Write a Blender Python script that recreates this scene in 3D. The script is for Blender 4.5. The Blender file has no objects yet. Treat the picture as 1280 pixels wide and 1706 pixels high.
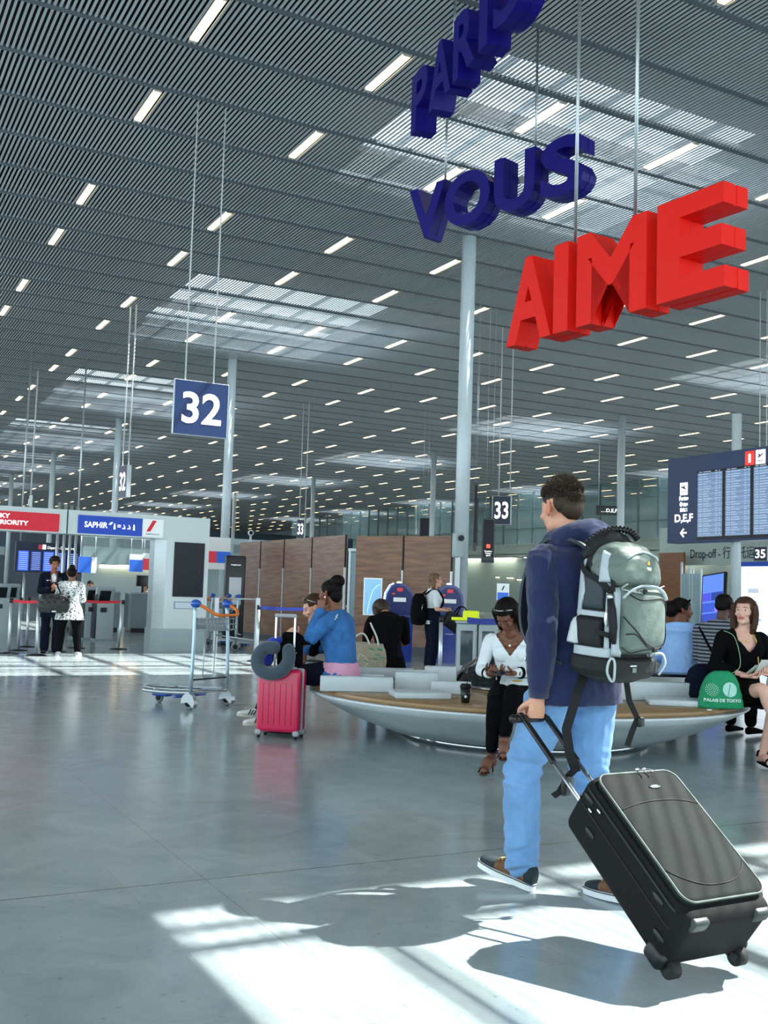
import bpy, bmesh, math, random
import numpy as np
from mathutils import Vector, Matrix, Euler, noise
random.seed(7); np.random.seed(7)
PI = math.pi
SC = bpy.context.scene
COL = SC.collection

# ------------------------------------------------------------------ camera
YAW, PITCH, ROLL, FPX = math.radians(27.97), math.radians(4.35), math.radians(1.84), 1758.0
F0 = Vector((math.sin(YAW), math.cos(YAW), 0)); R0 = Vector((math.cos(YAW), -math.sin(YAW), 0)); Z0 = Vector((0, 0, 1))
CF = F0*math.cos(PITCH) + Z0*math.sin(PITCH); CU0 = -F0*math.sin(PITCH) + Z0*math.cos(PITCH)
CR = R0*math.cos(ROLL) + CU0*math.sin(ROLL); CU = -R0*math.sin(ROLL) + CU0*math.cos(ROLL)
cam_data = bpy.data.cameras.new('camera'); cam = bpy.data.objects.new('camera', cam_data); COL.objects.link(cam)
cam.matrix_world = Matrix(((CR.x, CU.x, -CF.x, 0), (CR.y, CU.y, -CF.y, 0), (CR.z, CU.z, -CF.z, 1.3), (0, 0, 0, 1)))
cam_data.sensor_fit = 'VERTICAL'; cam_data.sensor_height = 36.0; cam_data.lens = FPX/1706*36.0
cam_data.clip_start = 0.05; cam_data.clip_end = 400
SC.camera = cam
SC.view_settings.view_transform = 'Standard'; SC.view_settings.look = 'None'
SC.view_settings.exposure = 0.35; SC.view_settings.gamma = 1.0; SC.view_settings.use_curve_mapping = False

# ------------------------------------------------------------------ daylight
world = bpy.data.worlds.new('sky'); SC.world = world; world.use_nodes = True
wn = world.node_tree.nodes; wl = world.node_tree.links; wn.clear()
wo = wn.new('ShaderNodeOutputWorld'); wb = wn.new('ShaderNodeBackground')
wt = wn.new('ShaderNodeTexCoord'); ws = wn.new('ShaderNodeSeparateXYZ'); wr = wn.new('ShaderNodeValToRGB')
wr.color_ramp.elements[0].position = 0.42; wr.color_ramp.elements[0].color = (0.31, 0.35, 0.39, 1)
wr.color_ramp.elements[1].position = 0.95; wr.color_ramp.elements[1].color = (0.58, 0.80, 1.0, 1)
e = wr.color_ramp.elements.new(0.52); e.color = (0.84, 0.94, 1.0, 1)
wm = wn.new('ShaderNodeMapRange'); wm.inputs['From Min'].default_value = -1; wm.inputs['From Max'].default_value = 1
wl.new(wt.outputs['Generated'], ws.inputs[0]); wl.new(ws.outputs['Z'], wm.inputs['Value'])
wl.new(wm.outputs[0], wr.inputs[0]); wl.new(wr.outputs[0], wb.inputs['Color']); wl.new(wb.outputs[0], wo.inputs['Surface'])
wb.inputs['Strength'].default_value = 2.35
SUN_DIR = Vector((-0.75, 0.15, -1.0)).normalized()
sd = bpy.data.lights.new('sun', 'SUN'); sd.energy = 31.0; sd.angle = math.radians(0.6); sd.color = (1.0, 0.985, 0.95)
sun = bpy.data.objects.new('sun', sd); COL.objects.link(sun); sun.rotation_euler = SUN_DIR.to_track_quat('-Z', 'Y').to_euler()
sun.location = (20, 0, 30)

# ------------------------------------------------------------------ small helpers
def P(lat, dep, z=0.0):
    """point given by metres to the right of the viewpoint, metres ahead and height"""
    v = R0*lat + F0*dep; return Vector((v.x, v.y, z))
def ray(x, y): return CF*FPX + CR*(x-640) - CU*(y-853)
def at_dep(x, y, d):
    v = ray(x, y); v = v*(d/v.dot(F0)); return Vector((v.x, v.y, v.z+1.3))
def at_z(x, y, z):
    v = ray(x, y); v = v*((z-1.3)/v.z); return Vector((v.x, v.y, z))
def at_X(x, y, X):
    v = ray(x, y); v = v*(X/v.x); return Vector((v.x, v.y, v.z+1.3))
def at_Y(x, y, Y):
    v = ray(x, y); v = v*(Y/v.y); return Vector((v.x, v.y, v.z+1.3))
def project(p):
    d = Vector(p)-Vector((0, 0, 1.3)); c = d.dot(CF); return 640+FPX*d.dot(CR)/c, 853-FPX*d.dot(CU)/c, c

def srgb(h):
    if isinstance(h, str):
        h = h.lstrip('#'); c = [int(h[i:i+2], 16)/255 for i in (0, 2, 4)]
    else: c = list(h)
    return tuple((v/12.92 if v <= 0.04045 else ((v+0.055)/1.055)**2.4) for v in c)

_mats = {}
def mat(name, col='#808080', rough=0.5, metal=0.0, spec=0.5, noise_amt=0.0, noise_scale=8.0, bump=0.0, bump_scale=60.0,
        coat=0.0, emit=None, emit_s=0.0, alpha=1.0, trans=0.0, ior=1.45, sheen=0.0, attr=False, stretch=None, col2=None):
    if name in _mats: return _mats[name]
    m = bpy.data.materials.new(name); _mats[name] = m; m.use_nodes = True
    nt = m.node_tree; n = nt.nodes; l = nt.links; b = n['Principled BSDF']
    c = srgb(col); b.inputs['Base Color'].default_value = (*c, 1)
    b.inputs['Roughness'].default_value = rough; b.inputs['Metallic'].default_value = metal
    b.inputs['Specular IOR Level'].default_value = spec; b.inputs['IOR'].default_value = ior
    b.inputs['Coat Weight'].default_value = coat; b.inputs['Transmission Weight'].default_value = trans
    b.inputs['Alpha'].default_value = alpha
    if sheen: b.inputs['Sheen Weight'].default_value = sheen
    if emit is not None:
        b.inputs['Emission Color'].default_value = (*srgb(emit), 1); b.inputs['Emission Strength'].default_value = emit_s
    tc = None
    if noise_amt or bump or col2:
        tc = n.new('ShaderNodeTexCoord'); mp = n.new('ShaderNodeMapping'); l.new(tc.outputs['Object'], mp.inputs['Vector'])
        if stretch: mp.inputs['Scale'].default_value = stretch
    src = None
    if attr:
        a = n.new('ShaderNodeAttribute'); a.attribute_name = 'Col'; src = a.outputs['Color']; l.new(src, b.inputs['Base Color'])
    if noise_amt or col2:
        nz = n.new('ShaderNodeTexNoise'); nz.inputs['Scale'].default_value = noise_scale; nz.inputs['Detail'].default_value = 6
        l.new(mp.outputs[0], nz.inputs['Vector'])
        if col2:
            rp = n.new('ShaderNodeValToRGB'); rp.color_ramp.elements[0].position = 0.38; rp.color_ramp.elements[1].position = 0.62
            rp.color_ramp.elements[0].color = (*c, 1); rp.color_ramp.elements[1].color = (*srgb(col2), 1)
            l.new(nz.outputs['Fac'], rp.inputs[0]); l.new(rp.outputs[0], b.inputs['Base Color'])
        else:
            mr = n.new('ShaderNodeMapRange'); mr.inputs['To Min'].default_value = 1-noise_amt; mr.inputs['To Max'].default_value = 1+noise_amt
            mr.inputs['From Min'].default_value = 0.3; mr.inputs['From Max'].default_value = 0.7
            l.new(nz.outputs['Fac'], mr.inputs['Value'])
            mx = n.new('ShaderNodeVectorMath'); mx.operation = 'SCALE'
            if src: l.new(src, mx.inputs[0])
            else: mx.inputs[0].default_value = c
            l.new(mr.outputs[0], mx.inputs['Scale']); l.new(mx.outputs[0], b.inputs['Base Color'])
    if bump:
        nb = n.new('ShaderNodeTexNoise'); nb.inputs['Scale'].default_value = bump_scale; nb.inputs['Detail'].default_value = 4
        l.new(mp.outputs[0], nb.inputs['Vector'])
        bp = n.new('ShaderNodeBump'); bp.inputs['Strength'].default_value = bump; bp.inputs['Distance'].default_value = 0.01
        l.new(nb.outputs['Fac'], bp.inputs['Height']); l.new(bp.outputs[0], b.inputs['Normal'])
    return m

class MB:
    """collects shapes into one mesh"""
    def __init__(s): s.v = []; s.f = []; s.m = []; s.cur = 0; s.smooth = []
    def add(s, vs, fs, smooth=False, M=None):
        o = len(s.v)
        for p in vs:
            p = Vector(p); s.v.append(tuple(M @ p if M is not None else p))
        for f in fs: s.f.append([i+o for i in f]); s.m.append(s.cur); s.smooth.append(smooth)
        return s
    def box(s, c, d, M=None, rz=0.0):
        x, y, z = [k/2 for k in d]; cr, sr = math.cos(rz), math.sin(rz)
        vs = []
        for a in (-1, 1):
            for b in (-1, 1):
                for e_ in (-1, 1):
                    px, py = a*x, b*y; vs.append((c[0]+px*cr-py*sr, c[1]+px*sr+py*cr, c[2]+e_*z))
        return s.add(vs, [(0, 1, 3, 2), (4, 6, 7, 5), (0, 4, 5, 1), (2, 3, 7, 6), (0, 2, 6, 4), (1, 5, 7, 3)], M=M)
    def bb(s, x0, x1, y0, y1, z0, z1, M=None):
        return s.box(((x0+x1)/2, (y0+y1)/2, (z0+z1)/2), (abs(x1-x0), abs(y1-y0), abs(z1-z0)), M=M)
    def rbox(s, c, d, r=0.01, seg=3, M=None, smooth=True):
        """box with rounded edges"""
        bm = bmesh.new(); bmesh.ops.create_cube(bm, size=1.0)
        for v in bm.verts: v.co = Vector((v.co.x*d[0], v.co.y*d[1], v.co.z*d[2]))
        r = min(r, min(d)*0.49)
        bmesh.ops.bevel(bm, geom=list(bm.edges), offset=r, segments=seg, profile=0.5, affect='EDGES', clamp_overlap=True)
        bm.verts.index_update()
        vs = [v.co + Vector(c) for v in bm.verts]; fs = [[v.index for v in f.verts] for f in bm.faces]; bm.free()
        return s.add(vs, fs, smooth, M)
    def cyl(s, a, b, r0, r1=None, n=12, cap=True, M=None, smooth=True):
        r1 = r0 if r1 is None else r1; a = Vector(a); b = Vector(b); d = (b-a).normalized()
        u = d.orthogonal().normalized(); w = d.cross(u); vs = []
        for i in range(n):
            t = 2*PI*i/n; k = u*math.cos(t)+w*math.sin(t); vs += [a+k*r0, b+k*r1]
        s.add(vs, [(2*i, 2*((i+1) % n), 2*((i+1) % n)+1, 2*i+1) for i in range(n)], smooth, M)
        if cap:
            s.add([vs[2*i] for i in range(n)], [list(range(n))[::-1]], False, M); s.add([vs[2*i+1] for i in range(n)], [list(range(n))], False, M)
        return s
    def tube(s, pts, r, n=8, M=None, closed=False, cap=True, flat=None, up=None):
        """sweep along points; r scalar or list; flat=(rx,ry) factor with up direction"""
        pts = [Vector(p) for p in pts]; N = len(pts); rs = r if isinstance(r, (list, tuple)) else [r]*N
        vs = []; prev = None
        for i, p in enumerate(pts):
            if closed: d = pts[(i+1) % N]-pts[i-1]
            else: d = pts[min(i+1, N-1)]-pts[max(i-1, 0)]
            if d.length < 1e-9: d = Vector((0, 0, 1))
            d.normalize()
            if up is not None: u = Vector(up)-d*Vector(up).dot(d)
            elif prev is None: u = d.orthogonal()
            else: u = prev-d*prev.dot(d)
            if u.length < 1e-6: u = d.orthogonal()
            u.normalize(); prev = u; w = d.cross(u)
            fx, fy = flat if flat else (1, 1)
            ri = rs[i]; rx, ry = (ri if isinstance(ri, (list, tuple)) else (ri, ri))
            for j in range(n):
                t = 2*PI*j/n; vs.append(p+u*(math.cos(t)*rx*fx)+w*(math.sin(t)*ry*fy))
        fs = []
        for i in range(N if closed else N-1):
            a, b = i*n, ((i+1) % N)*n
            for j in range(n): k = (j+1) % n; fs.append((a+j, a+k, b+k, b+j))
        if cap and not closed: fs.append(list(range(n))[::-1]); fs.append([(N-1)*n+j for j in range(n)])
        return s.add(vs, fs, True, M)
    def lathe(s, prof, n=32, M=None, smooth=True, c=(0, 0, 0)):
        vs = []; N = len(prof)
        for i in range(n):
            t = 2*PI*i/n
            for r, z in prof: vs.append((c[0]+r*math.cos(t), c[1]+r*math.sin(t), c[2]+z))
        fs = []
        for i in range(n):
            a, b = i*N, ((i+1) % n)*N
            for j in range(N-1): fs.append((a+j, b+j, b+j+1, a+j+1))
        return s.add(vs, fs, smooth, M)
    def ell(s, c, r, n=16, m=10, M=None, R=None):
        vs = [];
        for i in range(m+1):
            ph = PI*i/m
            for j in range(n):
                t = 2*PI*j/n; p = Vector((r[0]*math.sin(ph)*math.cos(t), r[1]*math.sin(ph)*math.sin(t), r[2]*math.cos(ph)))
                if R is not None: p = R @ p
                vs.append(p+Vector(c))
        fs = [(i*n+j, (i+1)*n+j, (i+1)*n+(j+1) % n, i*n+(j+1) % n) for i in range(m) for j in range(n)]
        return s.add(vs, fs, True, M)
    def prism(s, poly, axis_o, ux, uy, un, h, M=None):
        """polygon (2D) extruded: origin, x dir, y dir, normal dir, thickness"""
        o = Vector(axis_o); ux = Vector(ux); uy = Vector(uy); un = Vector(un); n = len(poly)
        a = [o+ux*p[0]+uy*p[1] for p in poly]; b = [p+un*h for p in a]
        s.add(a+b, [list(range(n))[::-1], [n+i for i in range(n)]]+[(i, (i+1) % n, n+(i+1) % n, n+i) for i in range(n)], False, M)
        return s
    def quad(s, a, b, c, d, M=None): return s.add([a, b, c, d], [(0, 1, 2, 3)], M=M)
    def mesh(s, name, mats):
        me = bpy.data.meshes.new(name); me.from_pydata(s.v, [], s.f)
        mats = mats if isinstance(mats, (list, tuple)) else [mats]
        for m_ in mats: me.materials.append(m_)
        me.polygons.foreach_set('material_index', s.m); me.polygons.foreach_set('use_smooth', s.smooth); me.update()
        return me
    def build(s, name, mats, parent=None, M=None, fix=True):
        me = s.mesh(name, mats)
        if fix:
            bm = bmesh.new(); bm.from_mesh(me); bmesh.ops.remove_doubles(bm, verts=bm.verts, dist=1e-6)
            bmesh.ops.dissolve_degenerate(bm, edges=bm.edges, dist=1e-7)
            bmesh.ops.recalc_face_normals(bm, faces=bm.faces); bm.to_mesh(me); bm.free()
        o = bpy.data.objects.new(name, me); COL.objects.link(o)
        if parent is not None: o.parent = parent
        if M is not None: o.matrix_local = M
        return o

def tag(o, label=None, cat=None, group=None, kind=None):
    if label: o['label'] = label
    if cat: o['category'] = cat
    if group: o['group'] = group
    if kind: o['kind'] = kind
    return o
def thing(name, label, cat, loc=(0, 0, 0), rz=0.0, group=None, M=None):
    o = bpy.data.objects.new(name, None); o.empty_display_size = 0.1; COL.objects.link(o)
    if M is not None: o.matrix_world = M
    else: o.location = loc; o.rotation_euler = (0, 0, rz)
    return tag(o, label, cat, group)
def copy_tree(o, parent=None):
    c = o.copy(); COL.objects.link(c)
    if parent is not None: c.parent = parent; c.matrix_parent_inverse = o.matrix_parent_inverse.copy()
    for ch in list(o.children): copy_tree(ch, c)
    return c
def text_mesh(body, size, extrude=0.001, bold=0.0, align='CENTER', space=1.0):
    """lettering as a mesh in the XY plane, baseline at y=0; returns the mesh"""
    cu = bpy.data.curves.new('lettering', 'FONT'); cu.body = body; cu.size = size; cu.extrude = extrude; cu.offset = bold
    cu.align_x = align; cu.space_character = space; cu.resolution_u = 4
    o = bpy.data.objects.new('lettering', cu); COL.objects.link(o)
    me = bpy.data.meshes.new_from_object(o.evaluated_get(bpy.context.evaluated_depsgraph_get()))
    bpy.data.objects.remove(o); bpy.data.curves.remove(cu)
    return me
def text(body, size, m, M, parent=None, name='lettering', bold=0.0, align='CENTER', extrude=0.0015, fit=None, fith=None):
    """lettering placed by matrix; fit = width, fith = height to scale to"""
    me = text_mesh(body, size, extrude, bold, align); me.materials.clear(); me.materials.append(m)
    n = len(me.vertices)
    if n:
        co = np.empty(n*3); me.vertices.foreach_get('co', co); co = co.reshape(-1, 3)
        w = co[:, 0].max()-co[:, 0].min(); h = co[:, 1].max()-co[:, 1].min()
        if fit: co[:, 0] *= fit/w
        if fith: co[:, 1] = (co[:, 1]-co[:, 1].min())*fith/h
        me.vertices.foreach_set('co', co.ravel()); me.update()
    o = bpy.data.objects.new(name, me); COL.objects.link(o)
    if parent is not None: o.parent = parent
    o.matrix_local = M
    return o
def frame_mat(o, ux, uy):
    """matrix with local x = ux, y = uy, z = ux x uy at origin o"""
    ux = Vector(ux).normalized(); uy = Vector(uy).normalized(); uz = ux.cross(uy)
    return Matrix(((ux.x, uy.x, uz.x, o[0]), (ux.y, uy.y, uz.y, o[1]), (ux.z, uy.z, uz.z, o[2]), (0, 0, 0, 1)))
XV, YV, ZV = Vector((1, 0, 0)), Vector((0, 1, 0)), Vector((0, 0, 1))
# ================================================================== THE SETTING
HC = 9.3; BAY = 1.557; RZ = 10.0
# floor -------------------------------------------------------------
def floor_material():
    m = bpy.data.materials.new('polished stone floor'); m.use_nodes = True; n = m.node_tree.nodes; l = m.node_tree.links; b = n['Principled BSDF']
    tc = n.new('ShaderNodeTexCoord'); sp = n.new('ShaderNodeSeparateXYZ'); l.new(tc.outputs['Object'], sp.inputs[0])
    def line(out, off, per, w):
        a = n.new('ShaderNodeMath'); a.operation = 'SUBTRACT'; l.new(out, a.inputs[0]); a.inputs[1].default_value = off
        d = n.new('ShaderNodeMath'); d.operation = 'PINGPONG'; l.new(a.outputs[0], d.inputs[0]); d.inputs[1].default_value = per/2
        c = n.new('ShaderNodeMath'); c.operation = 'LESS_THAN'; l.new(d.outputs[0], c.inputs[0]); c.inputs[1].default_value = w
        return c.outputs[0]
    ya = line(sp.outputs['Y'], 4.6, 6.2, 0.0035); xa = line(sp.outputs['X'], 1.6, 6.2, 0.0022)
    mx = n.new('ShaderNodeMath'); mx.operation = 'MAXIMUM'; l.new(ya, mx.inputs[0]); xs = n.new('ShaderNodeMath'); xs.operation = 'MULTIPLY'; xs.inputs[1].default_value = 0.4; l.new(xa, xs.inputs[0]); l.new(xs.outputs[0], mx.inputs[1])
    # slabs inside the big fields: slight differences of tone
    bk = n.new('ShaderNodeTexBrick'); mpb = n.new('ShaderNodeMapping'); l.new(tc.outputs['Object'], mpb.inputs['Vector'])
    mpb.inputs['Rotation'].default_value = (0, 0, 0.0)
    l.new(mpb.outputs[0], bk.inputs['Vector']); bk.inputs['Scale'].default_value = 1.0; bk.inputs['Brick Width'].default_value = 1.24; bk.inputs['Row Height'].default_value = 0.62
    bk.inputs['Mortar Size'].default_value = 0.003; bk.inputs['Color1'].default_value = (0.93, 0.93, 0.93, 1); bk.inputs['Color2'].default_value = (1.06, 1.06, 1.06, 1); bk.inputs['Mortar'].default_value = (0.86, 0.86, 0.86, 1)
    nz = n.new('ShaderNodeTexNoise'); nz.inputs['Scale'].default_value = 2.2; nz.inputs['Detail'].default_value = 10; nz.inputs['Roughness'].default_value = 0.65; nz.inputs['Distortion'].default_value = 1.2
    l.new(tc.outputs['Object'], nz.inputs['Vector'])
    rp = n.new('ShaderNodeValToRGB'); rp.color_ramp.elements[0].position = 0.3; rp.color_ramp.elements[1].position = 0.72
    rp.color_ramp.elements[0].color = (*srgb('#8d9b9d'), 1); rp.color_ramp.elements[1].color = (*srgb('#a5b2b3'), 1); l.new(nz.outputs['Fac'], rp.inputs[0])
    m1 = n.new('ShaderNodeMix'); m1.data_type = 'RGBA'; m1.blend_type = 'MULTIPLY'; m1.inputs['Factor'].default_value = 0.7
    l.new(rp.outputs[0], m1.inputs['A']); l.new(bk.outputs['Color'], m1.inputs['B'])
    # fine scuffs
    n2 = n.new('ShaderNodeTexNoise'); n2.inputs['Scale'].default_value = 26; n2.inputs['Detail'].default_value = 8; l.new(tc.outputs['Object'], n2.inputs['Vector'])
    r2 = n.new('ShaderNodeValToRGB'); r2.color_ramp.elements[0].position = 0.27; r2.color_ramp.elements[1].position = 0.36
    r2.color_ramp.elements[0].color = (0.72, 0.74, 0.74, 1); r2.color_ramp.elements[1].color = (1, 1, 1, 1); l.new(n2.outputs['Fac'], r2.inputs[0])
    m2 = n.new('ShaderNodeMix'); m2.data_type = 'RGBA'; m2.blend_type = 'MULTIPLY'; m2.inputs['Factor'].default_value = 1
    l.new(m1.outputs['Result'], m2.inputs['A']); l.new(r2.outputs[0], m2.inputs['B'])
    m3 = n.new('ShaderNodeMix'); m3.data_type = 'RGBA'; m3.inputs['B'].default_value = (*srgb('#2d3134'), 1)
    l.new(mx.outputs[0], m3.inputs['Factor']); l.new(m2.outputs['Result'], m3.inputs['A']); l.new(m3.outputs['Result'], b.inputs['Base Color'])
    rr = n.new('ShaderNodeMapRange'); rr.inputs['To Min'].default_value = 0.11; rr.inputs['To Max'].default_value = 0.24; l.new(nz.outputs['Fac'], rr.inputs['Value']); l.new(rr.outputs[0], b.inputs['Roughness'])
    b.inputs['Specular IOR Level'].default_value = 0.6; b.inputs['IOR'].default_value = 1.5
    return m
tag(MB().bb(-30, 75, -25, 165, -0.3, 0).build('floor', floor_material()), kind='structure')

# ceiling: slats, rails, dark void, roof with skylights ----------------
m_slat = mat('slat grey metal', '#b3b9bd', 0.45, 0.0, 0.5, noise_amt=0.06, noise_scale=0.7)
m_rail = mat('rail teal grey', '#626b73', 0.5, 0.2)
m_void = mat('dark roof void', '#06080b', 0.9)
m_white = mat('white painted metal', '#d9dfdf', 0.4)
PITCHX = 2.9/36
LX = [4.35+2.9*i for i in range(-4, 18)]
LB = [n_ for n_ in range(-6, 90) if n_ % 5 in (4, 1)]       # bays with a light fitting
LXS = set(range(-4, 18))
Y0C, Y1C, X0C, X1C = -12.0, 150.0, -10.0, 58.0
sl = MB()
i0 = int((X0C-4.35)/PITCHX)-1; i1 = int((X1C-4.35)/PITCHX)
def slat(x, y0, y1): sl.bb(x-0.0185, x+0.0185, y0, y1, HC, HC+0.018)
light_spots = [(x, n_*BAY) for x in LX for n_ in LB if X0C < x < X1C and Y0C < n_*BAY < Y1C]
for i in range(i0, i1+1):
    x = 4.35+(i+0.5)*PITCHX
    near = any(abs(x-lx) < 0.055 for lx in LX)
    if not near: slat(x, Y0C, Y1C)
    else:
        y = Y0C
        for n_ in LB:
            yc = n_*BAY
            if yc-BAY/2 > y and yc < Y1C: slat(x, y, yc-BAY*0.44); y = yc+BAY*0.44
        slat(x, y, Y1C)
ceil = sl.build('ceiling', m_slat, fix=False); tag(ceil, kind='structure')
rl = MB()
k = int(Y0C/BAY)
while (k+0.5)*BAY < Y1C:
    y = (k+0.5)*BAY
    rl.bb(X0C, X1C, y-0.05, y+0.05, HC-0.012, HC+0.05)
    for xx in np.arange(-8, X1C, 5.8): rl.bb(xx-0.01, xx+0.01, y-0.055, y+0.055, HC-0.016, HC+0.05)
    k += 1
tag(rl.build('trim_1', m_rail, fix=False), kind='structure')
# roof plane with openings
SKY = []
for kk in range(-1, 8): SKY.append((8.78, 15.25, 12.35+15.57*kk+(1.3 if kk == 0 else 0), 18.25+15.57*kk))
for kk in range(-1, 7): SKY.append((27.0, 33.4, 22.4+15.57*kk, 28.3+15.57*kk))
for kk in range(-1, 7): SKY.append((45.0, 51.4, 14.6+15.57*kk, 20.5+15.57*kk))
rf = MB(); cols = [X0C, 8.78, 15.25, 27.0, 33.4, 45.0, 51.4, X1C]
for a, b in zip(cols[:-1], cols[1:]):
    holes = sorted((s[2], s[3]) for s in SKY if abs(s[0]-a) < 0.01)
    y = Y0C
    for h0, h1 in holes:
        if h0 > y: rf.bb(a, b, y, h0, RZ, RZ+0.25)
        y = h1
    if y < Y1C: rf.bb(a, b, y, Y1C, RZ, RZ+0.25)
tag(rf.build('ceiling.001', m_void, fix=False), kind='structure')
sk = MB()
for x0, x1, y0, y1 in SKY:
    xs = [x0+0.72+1.14*j for j in range(5)]
    for x in xs: sk.bb(x-0.03, x+0.03, y0, y1, RZ+0.0, RZ+0.12)
    for y in (y1-0.23, y1-2.0, y1-3.9): sk.bb(x0, x1, y-0.035, y+0.035, RZ+0.0, RZ+0.12)
tag(sk.build('window_1', mat('skylight frame grey', '#8b9599', 0.4, 0.3), fix=False), kind='structure')
# hidden ducts and cross beams seen faintly through the slats
dk = MB()
for y in np.arange(-8, 110, 7.785): dk.bb(X0C, X1C, y-0.08, y+0.08, RZ-0.32, RZ-0.02)
tag(dk.build('trim_2', mat('roof truss dark steel', '#12161c', 0.7, 0.0), fix=False), kind='structure')

# light fittings ------------------------------------------------------
m_tube = mat('lit warm diffuser', '#ffffff', 0.5, emit='#ffdfa8', emit_s=3.6)
m_fit = mat('fitting housing', '#c9c7bb', 0.4)
vis = []
for (x, y) in light_spots:
    if y < 4 and x < 12: 
        px, py, c = project((x, y, HC)) if (Vector((x, y, 8)).dot(CF) > 0.5) else (0, -999, 0)
    else: px, py, c = project((x, y, HC))
    if c > 1 and -30 < px < 1310 and -60 < py < 900: vis.append((c, x, y))
vis.sort()
lm = MB(); lm.bb(-0.06, 0.06, -0.62, 0.62, -0.002, 0.03)
hm = MB(); hm.bb(-0.065, 0.065, -0.68, 0.68, 0.031, 0.07); hm.bb(-0.065, 0.065, -0.68, -0.621, -0.002, 0.03); hm.bb(-0.065, 0.065, 0.621, 0.68, -0.002, 0.03)
first = None
for q, (c, x, y) in enumerate(vis[:300]):
    if first is None:
        first = thing('ceiling_light', 'warm tube light fitted between the grey ceiling slats', 'ceiling light', (x, y, HC), group='tube lights in the slatted ceiling')
        lm.build('diffuser', m_tube, first); hm.build('housing', m_fit, first)
    else:
        o = copy_tree(first); o.location = (x, y, HC)
rest = MB()
seen = {(x, y) for c, x, y in vis[:300]}
for (x, y) in light_spots:
    if (x, y) in seen: continue
    rest.bb(x-0.06, x+0.06, y-0.62, y+0.62, HC-0.002, HC+0.03)
tag(rest.build('ceiling_light_rows', m_tube, fix=False), 'small warm lights of the slatted ceiling far away in the hall', 'ceiling light', kind='stuff')

# columns -------------------------------------------------------------
m_colm = mat('column pale steel paint', '#cfdee3', 0.35, 0.1, noise_amt=0.03)
colspots = [(12.35, 19.6), (12.35, 35.0), (12.35, 51.0), (12.35, 67.3), (12.35, 83.5), (30.4, 35.4), (30.4, 51.4), (30.4, 68.0), (30.7, 85.0), (48.0, 84.0)]
col_lab = ['thick pale steel column rising behind the hanging blue word to the slatted ceiling',
 'pale round column rising just right of the square blue board reading 32', 'round column left of the edge-on board 32 above the white portal',
 'slim round column second from the left above the white portal', 'thin round column at the far left above the white portal',
 'grey round column between the walking man and the flight board', 'slim column behind the wood panels left of the thick column',
 'slim column rising behind the brown wood panels right of board 33', 'thin distant column just right of the column by board 32', 'thin distant dark column in the far hall']
for (x, y), lb in zip(colspots, col_lab):
    t = thing('column', lb, 'column', (x, y, 0))
    MB().lathe([(0, 0), (0.157, 0), (0.157, HC+0.2), (0, HC+0.2)], 24).build('shaft', m_colm, t)
    MB().lathe([(0.158, 0), (0.2, 0), (0.2, 0.04), (0.158, 0.06)], 24).build('base_collar', mat('brushed steel', '#aab2b4', 0.3, 0.9), t)

# mezzanine wall on the right and low block at the far end --------------
m_mezz = mat('pale green grey panel', '#a9b9b2', 0.5, noise_amt=0.03, noise_scale=0.3)
m_glassd = mat('teal glazing', '#8fb0b4', 0.08, 0.0, 0.8, alpha=0.3)
m_mull = mat('mullion grey', '#76858a', 0.4, 0.4)
XM = 47.5
w = MB(); w.bb(XM, XM+0.5, 30, 112, 4.55, 5.35); w.bb(XM-0.1, XM, 30, 112, 5.25, 5.35); w.bb(XM, XM+9, 30, 112, 4.3, 4.6)
tag(w.build('wall_right', m_mezz), kind='structure')
w = MB(); w.bb(XM+9, XM+9.3, 30, 150, 0, HC)
w.bb(XM+0.2, XM+0.3, 30, 112, 0, 4.3)
tag(w.build('wall_right.001', mat('far hall wall', '#a9bcbe', 0.6, noise_amt=0.15, noise_scale=0.25)), kind='structure')
w = MB(); yy = 40.0
while yy < 112:
    w.bb(XM-0.02, XM+0.13, yy-0.05, yy+0.05, 5.35, HC); yy += 1.95
w.bb(XM, XM+0.1, 30, 112, 6.5, 6.56)
tag(w.build('window_2', m_mull, fix=False), kind='structure')
tag(MB().bb(XM+0.05, XM+0.07, 30, 112, 5.35, HC).build('window_3', m_glassd), kind='structure')
w = MB(); w.bb(-30, XM, 96, 97, 0, 6.6)
tag(w.build('wall_far', mat('dark navy facade', '#22384c', 0.25, 0.0, 0.6, noise_amt=0.3, noise_scale=0.15)), kind='structure')
w = MB(); w.bb(-30, XM+9, 150, 150.5, 0, HC+1)
tag(w.build('wall_far.001', mat('end wall', '#8fa4a8', 0.5)), kind='structure')

# strip lights added under the mezzanine to brighten the shop front
m_fill = mat('fill_light', '#ffffff', .5, emit='#fff4dc', emit_s=7.0)
for y in np.arange(44, 84, 5.0):
    t = thing('fill_light', 'strip light added under the mezzanine on the right to brighten the shop front', 'ceiling light', (XM+.1, float(y), 4.28), group='strip lights added under the mezzanine')
    MB().bb(-.6, -.1, -1.6, 1.6, -.04, .0).build('diffuser', m_fill, t); MB().bb(-.65, .1, -1.65, 1.65, .0, .02).build('housing', m_fit, t)
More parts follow.
